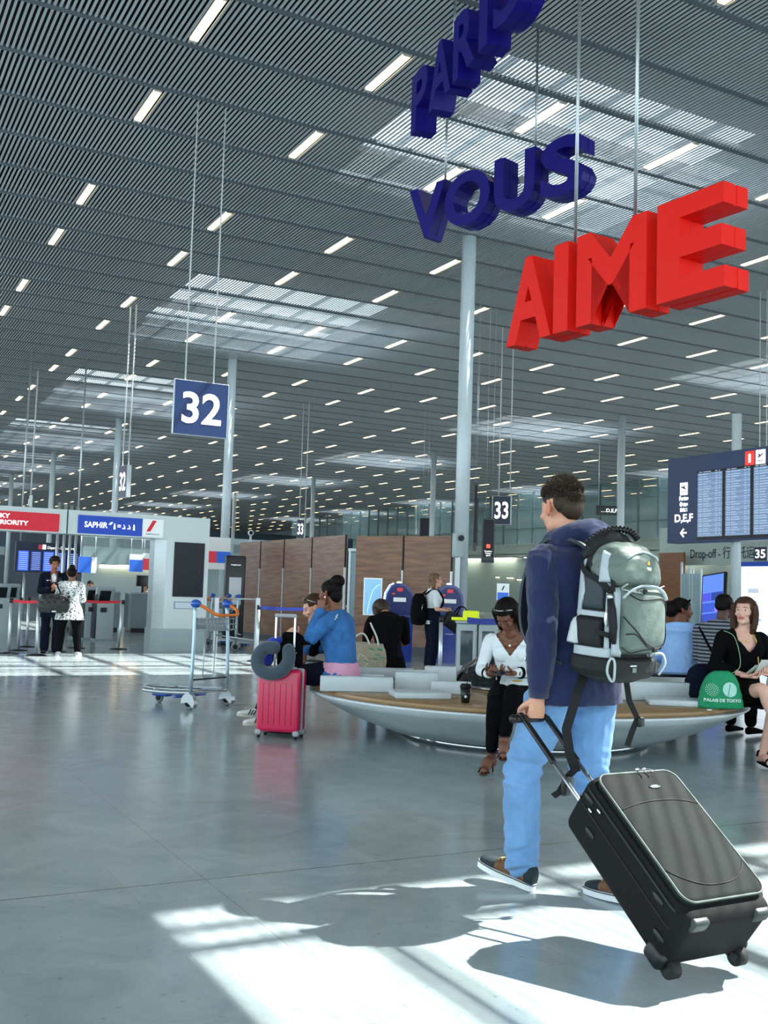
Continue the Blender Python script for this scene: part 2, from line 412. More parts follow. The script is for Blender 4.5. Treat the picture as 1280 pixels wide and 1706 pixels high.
# ================================================================== PEOPLE: shared builders
def spline(pts, n=6):
    """Catmull-Rom through tuples of any length"""
    A = [np.array([float(c) for c in p]) for p in pts]; out = []
    for i in range(len(A)-1):
        p0 = A[max(i-1, 0)]; p1 = A[i]; p2 = A[i+1]; p3 = A[min(i+2, len(A)-1)]
        for k in range(n):
            t = k/n
            out.append(0.5*((2*p1)+(-p0+p2)*t+(2*p0-5*p1+4*p2-p3)*t*t+(-p0+3*p1-3*p2+p3)*t**3))
    out.append(A[-1]); return out
def limb(mb, stations, n=14, sub=5, up=None, caps=True):
    """stations: (x,y,z,r) or (x,y,z,rx,ry)"""
    S = [tuple(s) if len(s) == 5 else (*s, s[3]) for s in stations]
    o = spline(S, sub)
    mb.tube([p[:3] for p in o], [(max(p[3], .002), max(p[4], .002)) for p in o], n, up=up)
    if caps:
        for s in (S[0], S[-1]): r = min(s[3], s[4])*0.97; mb.ell(s[:3], (r, r, r), 12, 8)
def loft(mb, secs, n=28, pw=2.4):
    """secs: (centre, half width, half depth, right vector, forward vector)"""
    vs = []
    for c, rx, ry, R_, F_ in secs:
        c = Vector(c)
        for j in range(n):
            t = 2*PI*j/n; a, b = math.cos(t), math.sin(t)
            a = math.copysign(abs(a)**(2/pw), a); b = math.copysign(abs(b)**(2/pw), b)
            vs.append(c+Vector(R_)*(a*rx)+Vector(F_)*(b*ry))
    fs = []; N = len(secs)
    for i in range(N-1):
        for j in range(n): k = (j+1) % n; fs.append((i*n+j, i*n+k, (i+1)*n+k, (i+1)*n+j))
    fs.append(list(range(n))[::-1]); fs.append([(N-1)*n+j for j in range(n)])
    mb.add(vs, fs, True)
def lsec(keys, sub=5):
    """interpolate loft sections; keys: (centre, rx, ry, right, fwd)"""
    K = [tuple(k[0])+(k[1], k[2])+tuple(k[3])+tuple(k[4]) for k in keys]
    return [((o[0], o[1], o[2]), max(o[3], .004), max(o[4], .004), Vector(o[5:8]).normalized(), Vector(o[8:11]).normalized()) for o in spline(K, sub)]
def remeshed(mb, voxel=0.006, smooth=3, wrinkle=None, cut=None, fac=0.5):
    """merge all shapes of mb into one smooth skin; returns (verts Nx3, faces list)"""
    me = bpy.data.meshes.new('tmp'); me.from_pydata(mb.v, [], mb.f)
    bm = bmesh.new(); bm.from_mesh(me); bmesh.ops.remove_doubles(bm, verts=bm.verts, dist=1e-6); bmesh.ops.recalc_face_normals(bm, faces=bm.faces); bm.to_mesh(me); bm.free()
    o = bpy.data.objects.new('tmp', me); COL.objects.link(o)
    r = o.modifiers.new('r', 'REMESH'); r.mode = 'VOXEL'; r.voxel_size = voxel; r.use_smooth_shade = True
    if smooth: s = o.modifiers.new('s', 'SMOOTH'); s.factor = fac; s.iterations = smooth
    ev = o.evaluated_get(bpy.context.evaluated_depsgraph_get()); m2 = bpy.data.meshes.new_from_object(ev)
    bpy.data.objects.remove(o); bpy.data.meshes.remove(me)
    n = len(m2.vertices); co = np.empty(n*3); m2.vertices.foreach_get('co', co); co = co.reshape(-1, 3)
    nr = np.empty(n*3); m2.vertices.foreach_get('normal', nr); nr = nr.reshape(-1, 3)
    if wrinkle:
        d = np.array([wrinkle(Vector(c)) for c in co]); co = co+nr*d[:, None]
    nf = len(m2.polygons); ls = np.empty(len(m2.loops), int); m2.loops.foreach_get('vertex_index', ls)
    st = np.empty(nf, int); m2.polygons.foreach_get('loop_start', st); tt = np.empty(nf, int); m2.polygons.foreach_get('loop_total', tt)
    fs = [ls[a:a+b].tolist() for a, b in zip(st, tt)]
    bpy.data.meshes.remove(m2)
    if cut is not None:
        k = np.array([bool(cut(Vector(c))) for c in co]); fs = [f for f in fs if not any(k[i] for i in f)]
        used = sorted({i for f in fs for i in f}); mp = {a: b for b, a in enumerate(used)}
        co = co[used]; fs = [[mp[i] for i in f] for f in fs]
    return co, fs
def skin_obj(name, parts, mats, parent=None, M=None, colors=None, thick=0.0):
    """parts: list of (co, faces); one mesh object"""
    V_ = []; F_ = []; o = 0
    for co, fs in parts:
        V_.append(co); F_ += [[i+o for i in f] for f in fs]; o += len(co)
    V_ = np.concatenate(V_); me = bpy.data.meshes.new(name); me.from_pydata(V_.tolist(), [], F_)
    for m_ in (mats if isinstance(mats, (list, tuple)) else [mats]): me.materials.append(m_)
    me.polygons.foreach_set('use_smooth', [True]*len(me.polygons))
    if colors is not None:
        a = me.color_attributes.new('Col', 'FLOAT_COLOR', 'POINT'); c = np.ones((len(V_), 4)); c[:, :3] = colors(V_); a.data.foreach_set('color', c.ravel())
    me.update(); ob = bpy.data.objects.new(name, me); COL.objects.link(ob)
    if parent is not None: ob.parent = parent
    if M is not None: ob.matrix_local = M
    return ob
def folds(amp=0.006, sc=9.0, seed=0, ridge=0.5, stretch=(1, 1, 1)):
    s = Vector((seed*3.7, seed*1.9, seed*5.3)); st = Vector(stretch)
    def f(v):
        p = Vector((v.x*st.x, v.y*st.y, v.z*st.z))*sc+s
        a = noise.noise(p); b = 1-abs(noise.noise(p*1.7+s))*2.2
        return amp*(a*(1-ridge)+ridge*(b-0.5))
    return f
def hand(mb, wrist, d, pn, side, curl=0.5, sc=1.0, spread=0.06, thumb=0.5, tcurl=0.4):
    """d: direction to the fingers, pn: palm normal (the side the fingers close to), side=+1 when the thumb is on d x pn"""
    d = Vector(d).normalized(); pn = Vector(pn); pn = (pn-d*pn.dot(d)).normalized(); w = d.cross(pn)*side; wr = Vector(wrist)
    pal = [(wr-d*0.05*sc, .027, .021), (wr, .028, .020), (wr+d*.03*sc, .036, .018), (wr+d*.065*sc, .042, .0165), (wr+d*.092*sc, .040, .014)]
    loft(mb, [(c, a*sc, b*sc, w, pn) for c, a, b in pal], 20, 2.6)
    for k, (off, ln) in enumerate(((.030, .072), (.0102, .080), (-.0098, .075), (-.0288, .058))):
        base = wr+d*(.085-(0.004 if k in (0,) else .010 if k == 3 else 0))*sc+w*off*sc
        dirv = (d+w*(off*spread/0.03)).normalized(); ang = 0.15+0.1*curl; pts = [(base-dirv*.012*sc, .0092*sc)]; p = base
        for j, (seg, rr) in enumerate(((.45, .0088), (.3, .0080), (.25, .0070))):
            ang += curl*(0.95 if j == 0 else 1.15 if j == 1 else 0.8)
            q = p+(dirv*math.cos(ang)+pn*math.sin(ang))*ln*seg*sc
            pts.append((p+(q-p)*.5, rr*1.04*sc)); pts.append((q, rr*sc)); p = q
        limb(mb, [(*a, r) for a, r in pts], 10, 3)
    tb = wr+d*.022*sc+w*.026*sc+pn*.006*sc; td = (d*.62+w*(.95-thumb*.75)+pn*(.25+thumb*.6)).normalized()
    p1 = tb+td*.042*sc; td2 = (td+pn*tcurl*.6-w*tcurl*.75+d*.3).normalized(); p2 = p1+td2*.030*sc; p3 = p2+(td2-w*tcurl*.3).normalized()*.022*sc
    limb(mb, [(*(tb-td*.01), .015*sc), (*(tb+td*.02), .0135*sc), (*p1, .0105*sc), (*p2, .0096*sc), (*p3, .0078*sc)], 10, 3)
def head_shapes(mb, Hm, fem=False, sc=1.0, ears=True, lean=0):
    def E(c, r, rot=None):
        Rm = Hm.to_3x3() if rot is None else Hm.to_3x3() @ rot
        mb.ell(Hm @ (Vector(c)*sc), tuple(k*sc for k in r), 18, 12, R=Rm)
    j = 0.9 if fem else 1.0
    E((0, -.018, .040), (.074, .094, .083)); E((0, .022, .012), (.066, .070, .075)); E((0, .036, -.040), (.054*j, .054, .062))
    E((0, .030, -.078), (.047*j, .050, .036)); E((0, .066, -.098), (.024*j, .021, .018)); E((.034*j, .020, -.075), (.020, .038, .026)); E((-.034*j, .020, -.075), (.020, .038, .026))
    E((0, .076, .028), (.048, .017, .014)); E((.036, .064, -.026), (.024, .024, .020)); E((-.036, .064, -.026), (.024, .024, .020))
    E((.031, .070, .003), (.0155, .0145, .0125)); E((-.031, .070, .003), (.0155, .0145, .0125))
    E((0, .083, -.058), (.026, .015, .016)); E((0, .0935, -.0525), (.021, .0075, .0052)); E((0, .092, -.0655), (.018, .0078, .0060))
    T = lambda p: tuple(Hm @ (Vector(p)*sc))
    limb(mb, [(*T((0, .084, .020)), .0085*sc), (*T((0, .094, .0)), .0092*sc), (*T((0, .106, -.022)), .0115*sc), (*T((0, .103, -.030)), .0108*sc)], 10, 3)
    E((.0125, .094, -.032), (.0078, .010, .0068)); E((-.0125, .094, -.032), (.0078, .010, .0068))
    if ears:
        for s in (-1, 1):
            rot = Euler((0.12, -0.15*s, 0.30*s)).to_matrix()
            E((s*.079, -.006, -.004), (.0085, .0180, .032), rot); E((s*.087, -.014, .010), (.0055, .016, .020), rot); E((s*.074, .002, -.028), (.007, .009, .011), rot)
def face_colors(Hm, skin, lips, brow='#2a1c14', iris='#2a1a10', sc=1.0, blush=None, nails=None):
    inv = np.array(Hm.inverted()); sk = np.array(srgb(skin)); lp = np.array(srgb(lips)); br = np.array(srgb(brow)); ir = np.array(srgb(iris)); wh = np.array(srgb('#b5aaa2'))
    def f(V_):
        q = (np.c_[V_, np.ones(len(V_))] @ inv.T)[:, :3]/sc; c = np.tile(sk, (len(V_), 1)); x, y, z = np.abs(q[:, 0]), q[:, 1], q[:, 2]
        near = (y > .045) & (x < .09) & (np.abs(z) < .14)
        e_ = near & (((x-.031)/.0135)**2+((z-.003)/.0046)**2 < 1); c[e_] = wh
        c[near & (((x-.031)/.0062)**2+((z-.003)/.0062)**2 < 1)] = ir
        c[near & (x > .015) & (x < .046) & (((z-.0100)/.0028)**2+((x-.031)/.016)**2 < 1)] = br
        c[near & (x > .012) & (x < .052) & (np.abs(z-.0265+.12*np.maximum(x-.036, 0)) < .0042)] = br*0.6+sk*0.4
        er = (x > .074) & (y < .02) & (y > -.05) & (np.abs(z) < .05); c[er] = sk*np.array([1.05, .72, .62])
        c[near & (((x)/.026)**2+((z+.0590)/.0115)**2 < 1)] = lp
        return c
    return f
def head_matrix(c, fwd, up=(0, 0, 1)):
    y = Vector(fwd).normalized(); x = y.cross(Vector(up)).normalized(); z = x.cross(y)
    return Matrix(((x.x, y.x, z.x, c[0]), (x.y, y.y, z.y, c[1]), (x.z, y.z, z.z, c[2]), (0, 0, 0, 1)))
def place(lat, dep, fl, fd, z=0.0, sc=1.0):
    """world matrix of a figure: local x = its right, y = its front; (fl, fd) = facing in metres right / ahead of the viewpoint"""
    f = (R0*fl+F0*fd).normalized(); r = Vector((f.y, -f.x, 0)); o = P(lat, dep, z)
    return Matrix(((r.x*sc, f.x*sc, 0, o.x), (r.y*sc, f.y*sc, 0, o.y), (0, 0, sc, o.z), (0, 0, 0, 1)))
def skinmat(name, rough=0.5): return mat(name, '#ffffff', rough, attr=True, noise_amt=0.05, noise_scale=30)
def mirror(v): return (-v[0], v[1], v[2])

# pose: joints in metres, local frame
STAND = dict(pel=(0, 0, .96), wai=(0, .0, 1.10), che=(0, .01, 1.30), nek=(0, -.005, 1.48), hed=(0, .03, 1.635), hf=(0, 1, 0),
             shL=(-.175, -.01, 1.41), shR=(.175, -.01, 1.41), elL=(-.23, -.03, 1.12), elR=(.23, -.03, 1.12), wrL=(-.23, .06, .88), wrR=(.23, .06, .88),
             hiL=(-.09, 0, .90), hiR=(.09, 0, .90), knL=(-.10, .01, .50), knR=(.10, .01, .50), anL=(-.10, -.03, .09), anR=(.10, -.03, .09), toL=(-.12, .16, .03), toR=(.12, .16, .03),
             hdL=(0, .1, -1), hdR=(0, .1, -1), pnL=(1, 0, 0), pnR=(-1, 0, 0), curlL=.35, curlR=.35, seat=0)
SIT = dict(STAND, pel=(0, 0, .57), wai=(0, .0, .71), che=(0, .03, .92), nek=(0, .03, 1.09), hed=(0, .07, 1.235),
           shL=(-.165, .01, 1.02), shR=(.165, .01, 1.02), elL=(-.22, .06, .76), elR=(.22, .06, .76), wrL=(-.10, .27, .70), wrR=(.10, .27, .70),
           hiL=(-.09, .04, .54), hiR=(.09, .04, .54), knL=(-.11, .46, .53), knR=(.11, .46, .53), anL=(-.11, .46, .09), anR=(.11, .46, .09), toL=(-.12, .64, .03), toR=(.12, .64, .03), seat=1)
def joints(base, **kw): d = dict(base); d.update(kw); return {k: (Vector(v) if isinstance(v, tuple) else v) for k, v in d.items()}
def torso_secs(J, g=0.0, w=1.0, dpt=1.0, fem=False, z_low=None, hemflare=0.0, top=True):
    pel, wai, che, nek = J['pel'], J['wai'], J['che'], J['nek']
    rs = (J['shR']-J['shL']).normalized(); rh = (J['hiR']-J['hiL']).normalized(); rm = (rs+rh).normalized()
    up1 = (wai-pel).normalized(); up2 = (nek-che).normalized(); fw1 = up1.cross(rh)*1.0; fw2 = up2.cross(rs)
    hipw = .172 if fem else .165; waw = .128 if fem else .145; chw = .150 if fem else .172
    hw = hipw*w+g; ww = waw*w+g; cw = chw*w+g
    K = []
    if z_low is not None: K.append((pel-up1*z_low, hw+hemflare, .115*dpt+g+hemflare, rh, fw1))
    else: K.append((pel-up1*.09, hw*.86, .10*dpt+g, rh, fw1))
    K += [(pel, hw, .118*dpt+g, rh, fw1), (wai, ww, .098*dpt+g, rm, ((fw1+fw2)*.5)), (che, cw, .122*dpt+g, rs, fw2)]
    sh = (J['shL']+J['shR'])/2
    K += [(sh-up2*.02, cw*1.02, .100*dpt+g, rs, fw2), (sh+up2*.03, .135*w+g, .070*dpt+g, rs, fw2), (sh+up2*.062, .085*w+g, .058*dpt+g, rs, fw2)]
    if top: K.append((nek+up2*.0, .062+g, .060+g, rs, fw2))
    return lsec(K, 5)
def arm_st(J, s, g=0.0, w=1.0, to=2.0, fem=False):
    sh, el, wr = J['sh'+s], J['el'+s], J['wr'+s]; a = 0.88 if fem else 1.0
    S = [(sh.lerp(J['nek'], .22)-Vector((0, 0, .035)), .040*w*a+g), (sh-Vector((0, 0, .012)), .050*w*a+g), (sh.lerp(el, .35), .050*w*a+g), (sh.lerp(el, .8), .041*w*a+g), (el, .040*w*a+g), (el.lerp(wr, .3), .041*w*a+g), (el.lerp(wr, .75), .030*w*a+g), (wr, .026*w*a+g)]
    ts = [-.2, 0, .35, .8, 1, 1.3, 1.75, 2]
    out = [(*p, r) for (p, r), t in zip(S, ts) if t <= to+1e-6]
    if out and to < 2 and to not in ts:
        for i in range(len(ts)-1):
            if ts[i] < to < ts[i+1]:
                u = (to-ts[i])/(ts[i+1]-ts[i]); p = S[i][0].lerp(S[i+1][0], u); out.append((*p, S[i][1]*(1-u)+S[i+1][1]*u)); break
    return out
def leg_st(J, s, g=0.0, w=1.0, to=2.0, fem=False, flare=0.0):
    hi, kn, an = J['hi'+s], J['kn'+s], J['an'+s]
    S = [(hi, .090*w+g), (hi.lerp(kn, .3), .084*w+g), (hi.lerp(kn, .75), .064*w+g), (kn, .056*w+g), (kn.lerp(an, .25), .056*w+g+flare*.3), (kn.lerp(an, .6), .045*w+g+flare*.7), (an, .036*w+g+flare)]
    ts = [0, .3, .75, 1, 1.25, 1.6, 2]; out = [(*p, r) for (p, r), t in zip(S, ts) if t <= to+1e-6]
    if to < 2 and to not in ts:
        for i in range(len(ts)-1):
            if ts[i] < to < ts[i+1]:
                u = (to-ts[i])/(ts[i+1]-ts[i]); p = S[i][0].lerp(S[i+1][0], u); out.append((*p, S[i][1]*(1-u)+S[i+1][1]*u)); break
    return out
def person(label, M, J, skin='#c99a7e', lips='#a8605a', fem=True, w=1.0, vox=0.007, hands=True, hsc=1.0, group=None, headsc=1.0, feet=False, brow='#2a1c14', name='person', bare=1.0, upv=(0, 0, 1), dpt=1.0):
    """the body: one skin with head, arms, legs and hands"""
    mb = MB(); loft(mb, torso_secs(J, -.008, w, dpt, fem)); Hm = head_matrix(J['hed'], J['hf'], upv)
    nb = J['nek']; hb = Hm @ Vector((0, -.025, -.06)); limb(mb, [(*(nb-(hb-nb)*.35), .058), (*nb, .054), (*nb.lerp(hb, .6), .051), (*hb, .052)], 16)
    head_shapes(mb, Hm, fem, headsc)
    if fem:
        c = J['che']; rs = (J['shR']-J['shL']).normalized(); f2 = (J['nek']-c).normalized().cross(rs)
        for s in (-1, 1): mb.ell(c+rs*(.072*s)+f2*.075-Vector((0, 0, .01)), (.056, .05, .056))
    for s in 'LR':
        limb(mb, arm_st(J, s, -.002, w, 2, fem)); limb(mb, leg_st(J, s, -.004, w, 2, fem))
        if feet:
            an, to = J['an'+s], J['to'+s]; d = (to-an); hl = an-Vector((d.x, d.y, 0)).normalized()*.035-Vector((0, 0, an.z*.45))
            limb(mb, [(*hl, .030), (*an.lerp(to, .35), .036, .032), (*an.lerp(to, .75), .040, .022), (*to, .030, .016)], up=(1, 0, 0) if abs(d.x) < abs(d.y) else (0, 1, 0))
            limb(mb, [(*an, .036), (*hl, .032)])
    parts = [remeshed(mb, vox, 3)]
    if hands:
        for s, sg in (('L', -1), ('R', 1)):
            if J['curl'+s] is None: continue
            hb_ = MB(); sd = sg; hand(hb_, J['wr'+s], J['hd'+s], J['pn'+s], J.get('th'+s, sd), J['curl'+s], hsc, tcurl=J.get('tc'+s, .4)); parts.append(remeshed(hb_, .0034, 2))
    ob = skin_obj(name, parts, skinmat('skin '+skin), None, None, face_colors(Hm, skin, lips, brow, sc=headsc))
    ob.matrix_world = M; tag(ob, label, 'person', group); ob['_'] = 0; del ob['_']
    return ob, Hm
def top_garment(par, J, m, name='shirt', g=.012, w=1.0, sleeve=2.0, fem=True, z_low=.10, flare=0.01, vox=0.007, amp=.006, cut=None, seed=1, cuff=0.004, sc=9, dpt=1.0, mats=None, extra=None):
    mb = MB(); loft(mb, torso_secs(J, g, w, dpt, fem, z_low, flare, top=True)[:-2])
    if fem:
        c = J['che']; rs = (J['shR']-J['shL']).normalized(); f2 = (J['nek']-c).normalized().cross(rs)
        for s in (-1, 1): mb.ell(c+rs*(.070*s)+f2*.075-Vector((0, 0, .012)), (.064+g, .054+g, .062+g))
    if sleeve > 0:
        for s in 'LR': limb(mb, arm_st(J, s, g+cuff, w, sleeve, fem))
    if extra: extra(mb)
    return skin_obj(name, [remeshed(mb, vox, 3, folds(amp, sc, seed), cut)], m, par)
def trousers(par, J, m, name='trousers', g=.010, w=1.0, to=1.93, flare=0.0, vox=0.007, amp=.005, seed=3, fem=True, sc=10, dpt=1.0):
    mb = MB(); s_ = torso_secs(J, g*.8, w, dpt, fem); loft(mb, s_[:int(len(s_)*.36)])
    for s in 'LR': limb(mb, leg_st(J, s, g, w, to, fem, flare))
    return skin_obj(name, [remeshed(mb, vox, 3, folds(amp, sc, seed))], m, par)
def shoe(par, an, to, m_up, m_sole=None, name='shoe', w=.045, high=.07, sole=.022):
    """closed shoe from ankle to toe, resting on its sole"""
    an = Vector(an); to = Vector(to); d = Vector((to.x-an.x, to.y-an.y, to.z-an.z+.06)); L = d.length; f = d.normalized(); r = f.cross(ZV).normalized(); u = r.cross(f)
    b = Vector((an.x, an.y, an.z-.085))-f*.055; M = frame_mat(b, r, f)
    ln = L+.11
    mb = MB(); secs = []
    for t, ww, h in ((0, .028, .062), (.05, .037, high), (.25, .040, high*1.0), (.45, .041, .062), (.68, .047, .045), (.88, .043, .034), (.97, .028, .026), (1, .012, .020)):
        secs.append((Vector((0, ln*t, sole*.5+h*.5)), ww*w/.045, h*.5, XV, ZV))
    loft(mb, secs, 20, 2.6); o = skin_obj(name, [remeshed(mb, .005, 2)], m_up, par, M)
    if m_sole:
        out = []; 
        for i in range(28):
            a = 2*PI*i/28; y = ln*(.5+.515*math.sin(a)); t = y/ln; ww = (.036+.012*max(0, min(1, (t-.3)/.4)))*w/.045
            out.append((ww*math.copysign(abs(math.cos(a))**.6, math.cos(a))*1.06, y))
        s_ = MB(); s_.prism(out, (0, 0, -.004), XV, YV, ZV, sole); s_.build('sole', m_sole, o)
    return o
def hair_cap(par, Hm, m, cfg, vox=.006, amp=.004, sc=40, seed=5, name='hair', cut=None, wr=None):
    """cfg: list of (centre, radii) in head coordinates or ('t', stations)"""
    mb = MB()
    for c in cfg:
        if c[0] == 't': limb(mb, [(*(Hm @ Vector(p[:3])), *p[3:]) for p in c[1]], 14)
        else: mb.ell(Hm @ Vector(c[0]), c[1], 18, 12, R=Hm.to_3x3())
    inv = Hm.inverted()
    cc = (lambda v: cut(inv @ v)) if cut else None
    return skin_obj(name, [remeshed(mb, vox, 1, wr or folds(amp, sc, seed, .6, (1, 1, .25)), cc)], m, par)
m_hair_black = mat('hair near black', '#0c0908', 0.6, spec=0.15, bump=0.5, bump_scale=140, stretch=(1, 1, .15))
m_hair_brown = mat('hair brown', '#3f271a', 0.5, spec=0.25, bump=0.5, bump_scale=140, stretch=(1, 1, .15), noise_amt=.25, noise_scale=60)
m_hair_dbrown = mat('hair dark brown', '#1f140e', 0.55, spec=0.2, bump=0.5, bump_scale=140, noise_amt=.2, noise_scale=60)
# ================================================================== THE WALKING MAN
m_denim = mat('light washed denim', '#6d9ac8', 0.85, spec=0.2, noise_amt=0.16, noise_scale=9, bump=0.35, bump_scale=380, sheen=.2)
m_hoodie = mat('navy fleece', '#222b4e', 0.95, spec=0.15, noise_amt=0.10, noise_scale=14, bump=0.3, bump_scale=420, sheen=.3)
m_stitch = mat('denim stitching', '#47597a', 0.9)
MM = place(.90, 4.72, -.67, .74)
JM = joints(STAND, pel=(0, .03, 1.0), wai=(.0, .035, 1.13), che=(-.005, .05, 1.36), nek=(-.005, .06, 1.555), hed=(-.015, .125, 1.705), hf=(.14, 1, -.12),
            shL=(-.195, .07, 1.475), shR=(.19, .03, 1.475), elL=(-.255, .02, 1.17), wrL=(-.235, .05, .875), elR=(.27, -.05, 1.20), wrR=(.22, .16, 1.06),
            hdL=(-.02, .12, -1), pnL=(0.25, 1, .1), curlL=1.0, tcL=.9, hdR=(-.3, 1, .3), pnR=(-1, 0, 0), curlR=.6,
            hiL=(-.095, .04, .95), hiR=(.095, .02, .95), knL=(-.115, .235, .53), anL=(-.105, .235, .115), toL=(-.125, .43, .085),
            knR=(.10, .02, .51), anR=(.09, -.20, .105), toR=(.10, -.01, .03))
man, HMm = person('young man in navy hoodie and pale jeans walking away pulling a black suitcase', MM, JM, skin='#d29c80', lips='#a5655a', fem=False, w=1.04, vox=.0055, hsc=1.03)
def man_wr(v):
    a = folds(.007, 8, 2, .5)(v)
    for c, r in ((JM['elL'], .12), (JM['wrL'], .08)):
        d = (v-c).length
        if d < r: a += .006*(1-d/r)*math.sin((v.z*60+v.y*40))
    return a
def hood(mb):
    n_ = JM['nek']
    pts = []
    for i in range(13):
        t = -2.35+4.7*i/12; pts.append((n_.x+.108*math.sin(t), n_.y-.030-.088*math.cos(t)+(.03 if abs(t) > 1.8 else 0), n_.z+.028-.02*abs(t)/2.3+.02*math.cos(t), .036+.018*math.cos(t/1.6), .040+.02*math.cos(t/1.6)))
    limb(mb, pts, 14, 3)
    mb.ell((n_.x, n_.y-.145, n_.z-.005), (.098, .062, .080)); mb.ell((n_.x, n_.y-.125, n_.z-.09), (.10, .05, .07))
mb = MB(); loft(mb, torso_secs(JM, .030, 1.06, 1.12, False, .165, .008)[:-2])
for s in 'LR': limb(mb, arm_st(JM, s, .021, 1.1, 1.8))
an_ = JM['wrL']; ae = JM['elL']; dd = (an_-ae).normalized()
hood(mb)
hoodie = skin_obj('hoodie', [remeshed(mb, .0055, 3, man_wr)], m_hoodie, man)
for s in 'LR':
    e_, w_ = JM['el'+s], JM['wr'+s]; d_ = (w_-e_).normalized(); p_ = e_.lerp(w_, .76); MB().tube([p_, p_+d_*.03, p_+d_*.075], [.048, .046, .043], 24).build('cuff', m_hoodie, hoodie)
zp = MB(); zp.ell((-.232, .13, 1.03), (.004, .004, .012)); zp.build('zip_pull', mat('bright chrome', '#e8ecec', .15, 1.0), hoodie)
# jeans
def jean_wr(v):
    a = folds(.007, 9, 4, .6)(v)
    for kn, amp in ((JM['knL'], .010), (JM['knR'], .010)):
        d = abs(v.z-kn.z)
        if d < .16 and abs(v.x-kn.x) < .12: a += amp*(1-d/.16)*noise.noise(Vector((v.x*10, v.y*8, v.z*30+v.x*9)))*2.6
    for an in (JM['anL'], JM['anR']):
        d = v.z-an.z
        if d < .20 and abs(v.x-an.x) < .12: a += .012*(1-max(d, 0)/.20)*noise.noise(Vector((v.x*9, v.y*9+3, v.z*38+v.y*12)))*1.7
    if v.z > .80: a += .012*noise.noise(Vector((v.x*12+v.z*16, v.y*8, v.z*18)))
    return a
mb = MB(); s_ = torso_secs(JM, .014, 1.02, 1.08, False); loft(mb, s_[:int(len(s_)*.36)])
for s in 'LR':
    limb(mb, leg_st(JM, s, .020, 1.12, 2.0, False, .016))
    mb.ell(JM['hi'+s]+Vector((0, -.055, .0)), (.085, .075, .10))
jeans = skin_obj('jeans', [remeshed(mb, .0055, 3, jean_wr)], m_denim, man)
def on_surface(ob_co, p, d):
    """push p along d until outside cloud"""
    return p
from mathutils.bvhtree import BVHTree
def bvh_of(ob):
    me = ob.data; return BVHTree.FromPolygons([v.co.copy() for v in me.vertices], [list(p.vertices) for p in me.polygons])
def drape(bvh, pts, direction, lift=.002):
    """cast points onto a surface along direction, local coordinates"""
    out = []; d = Vector(direction).normalized()
    for p in pts:
        h = bvh.ray_cast(Vector(p)-d*.6, d)
        out.append(h[0]+h[1]*lift if h[0] is not None else Vector(p))
    return out
bj = bvh_of(jeans)
for sx in (-1, 1):
    x0 = sx*.095; pk = [(x0-.062, 0, .985), (x0+.062, 0, .985), (x0+.058, 0, .885), (x0, 0, .855), (x0-.058, 0, .885), (x0-.062, 0, .985)]
    pts = []
    for a, b in zip(pk[:-1], pk[1:]):
        for t in np.linspace(0, 1, 8)[:-1]: pts.append(Vector(a).lerp(Vector(b), t))
    pts = drape(bj, pts, (0, 1, 0), .0015); MB().tube(pts, .0022, 6, closed=True).build('back_pocket_seam', m_stitch, jeans)
pts = drape(bj, [Vector((0, 0, z)) for z in np.linspace(1.03, .86, 12)], (0, 1, 0), .001); MB().tube(pts, .0022, 6).build('centre_seam', m_stitch, jeans)
# shoes
m_canvas = mat('dark teal canvas', '#1f2d33', .8, bump=.3, bump_scale=300); m_suede = mat('brown suede', '#6f5038', .9, noise_amt=.15, noise_scale=40)
m_rubber = mat('white rubber sole', '#dfe6e6', .5); m_lace = mat('tan lace', '#b59a63', .8); m_dark = mat('dark stripe rubber', '#1b2228', .6)
def deck_shoe(an, to):
    an = Vector(an); to = Vector(to); f = Vector((to.x-an.x, to.y-an.y, to.z-an.z+.07)).normalized(); r = f.cross(ZV).normalized()
    b = Vector((an.x, an.y, an.z-.098))-f*.065; M = frame_mat(b, r, f); ln = .295
    mb = MB(); loft(mb, lsec([(Vector((0, ln*t, .022+h*.5)), ww, h*.5, XV, ZV) for t, ww, h in ((0, .030, .062), (.06, .038, .088), (.25, .041, .090), (.42, .042, .078), (.62, .047, .052), (.8, .046, .040), (.93, .036, .032), (1, .014, .022))], 3), 20, 2.5)
    o = skin_obj('shoe', [remeshed(mb, .005, 2)], [m_suede, m_canvas], man, M)
    for p in o.data.polygons:
        c = p.center
        if c.y > ln*.66 or c.y < ln*.13 or (c.z > .082): p.material_index = 1
    out = []
    for i in range(36):
        a = 2*PI*i/36; y = ln*(.5+.52*math.sin(a)); t = y/ln; ww = .038+.012*max(0, min(1, (t-.3)/.35))
        out.append((ww*math.copysign(abs(math.cos(a))**.55, math.cos(a))*1.04, y))
    MB().prism(out, (0, 0, 0), XV, YV, ZV, .030).build('sole', m_rubber, o)
    MB().tube([(p[0]*1.01, p[1], .027) for p in out], .0022, 6, closed=True).build('sole_stripe', m_dark, o)
    lc = MB(); bs = bvh_of(o)
    for k in range(4):
        y = ln*(.44+.065*k); q = drape(bs, [Vector((x, y, .3)) for x in np.linspace(-.026, .026, 7)], (0, 0, -1), .003); lc.tube(q, .0042, 6)
    q = Vector((0, ln*.43, .10)); lc.tube([q, q+Vector((-.02, .012, .010)), q+Vector((-.034, 0, .0)), q+Vector((-.01, -.004, -.002))], .003, 6); lc.tube([q, q+Vector((.02, .012, .010)), q+Vector((.034, 0, .0)), q+Vector((.01, -.004, -.002))], .003, 6)
    lc.build('laces', m_lace, o)
deck_shoe(JM['anL'], JM['toL']); deck_shoe(JM['anR'], JM['toR'])
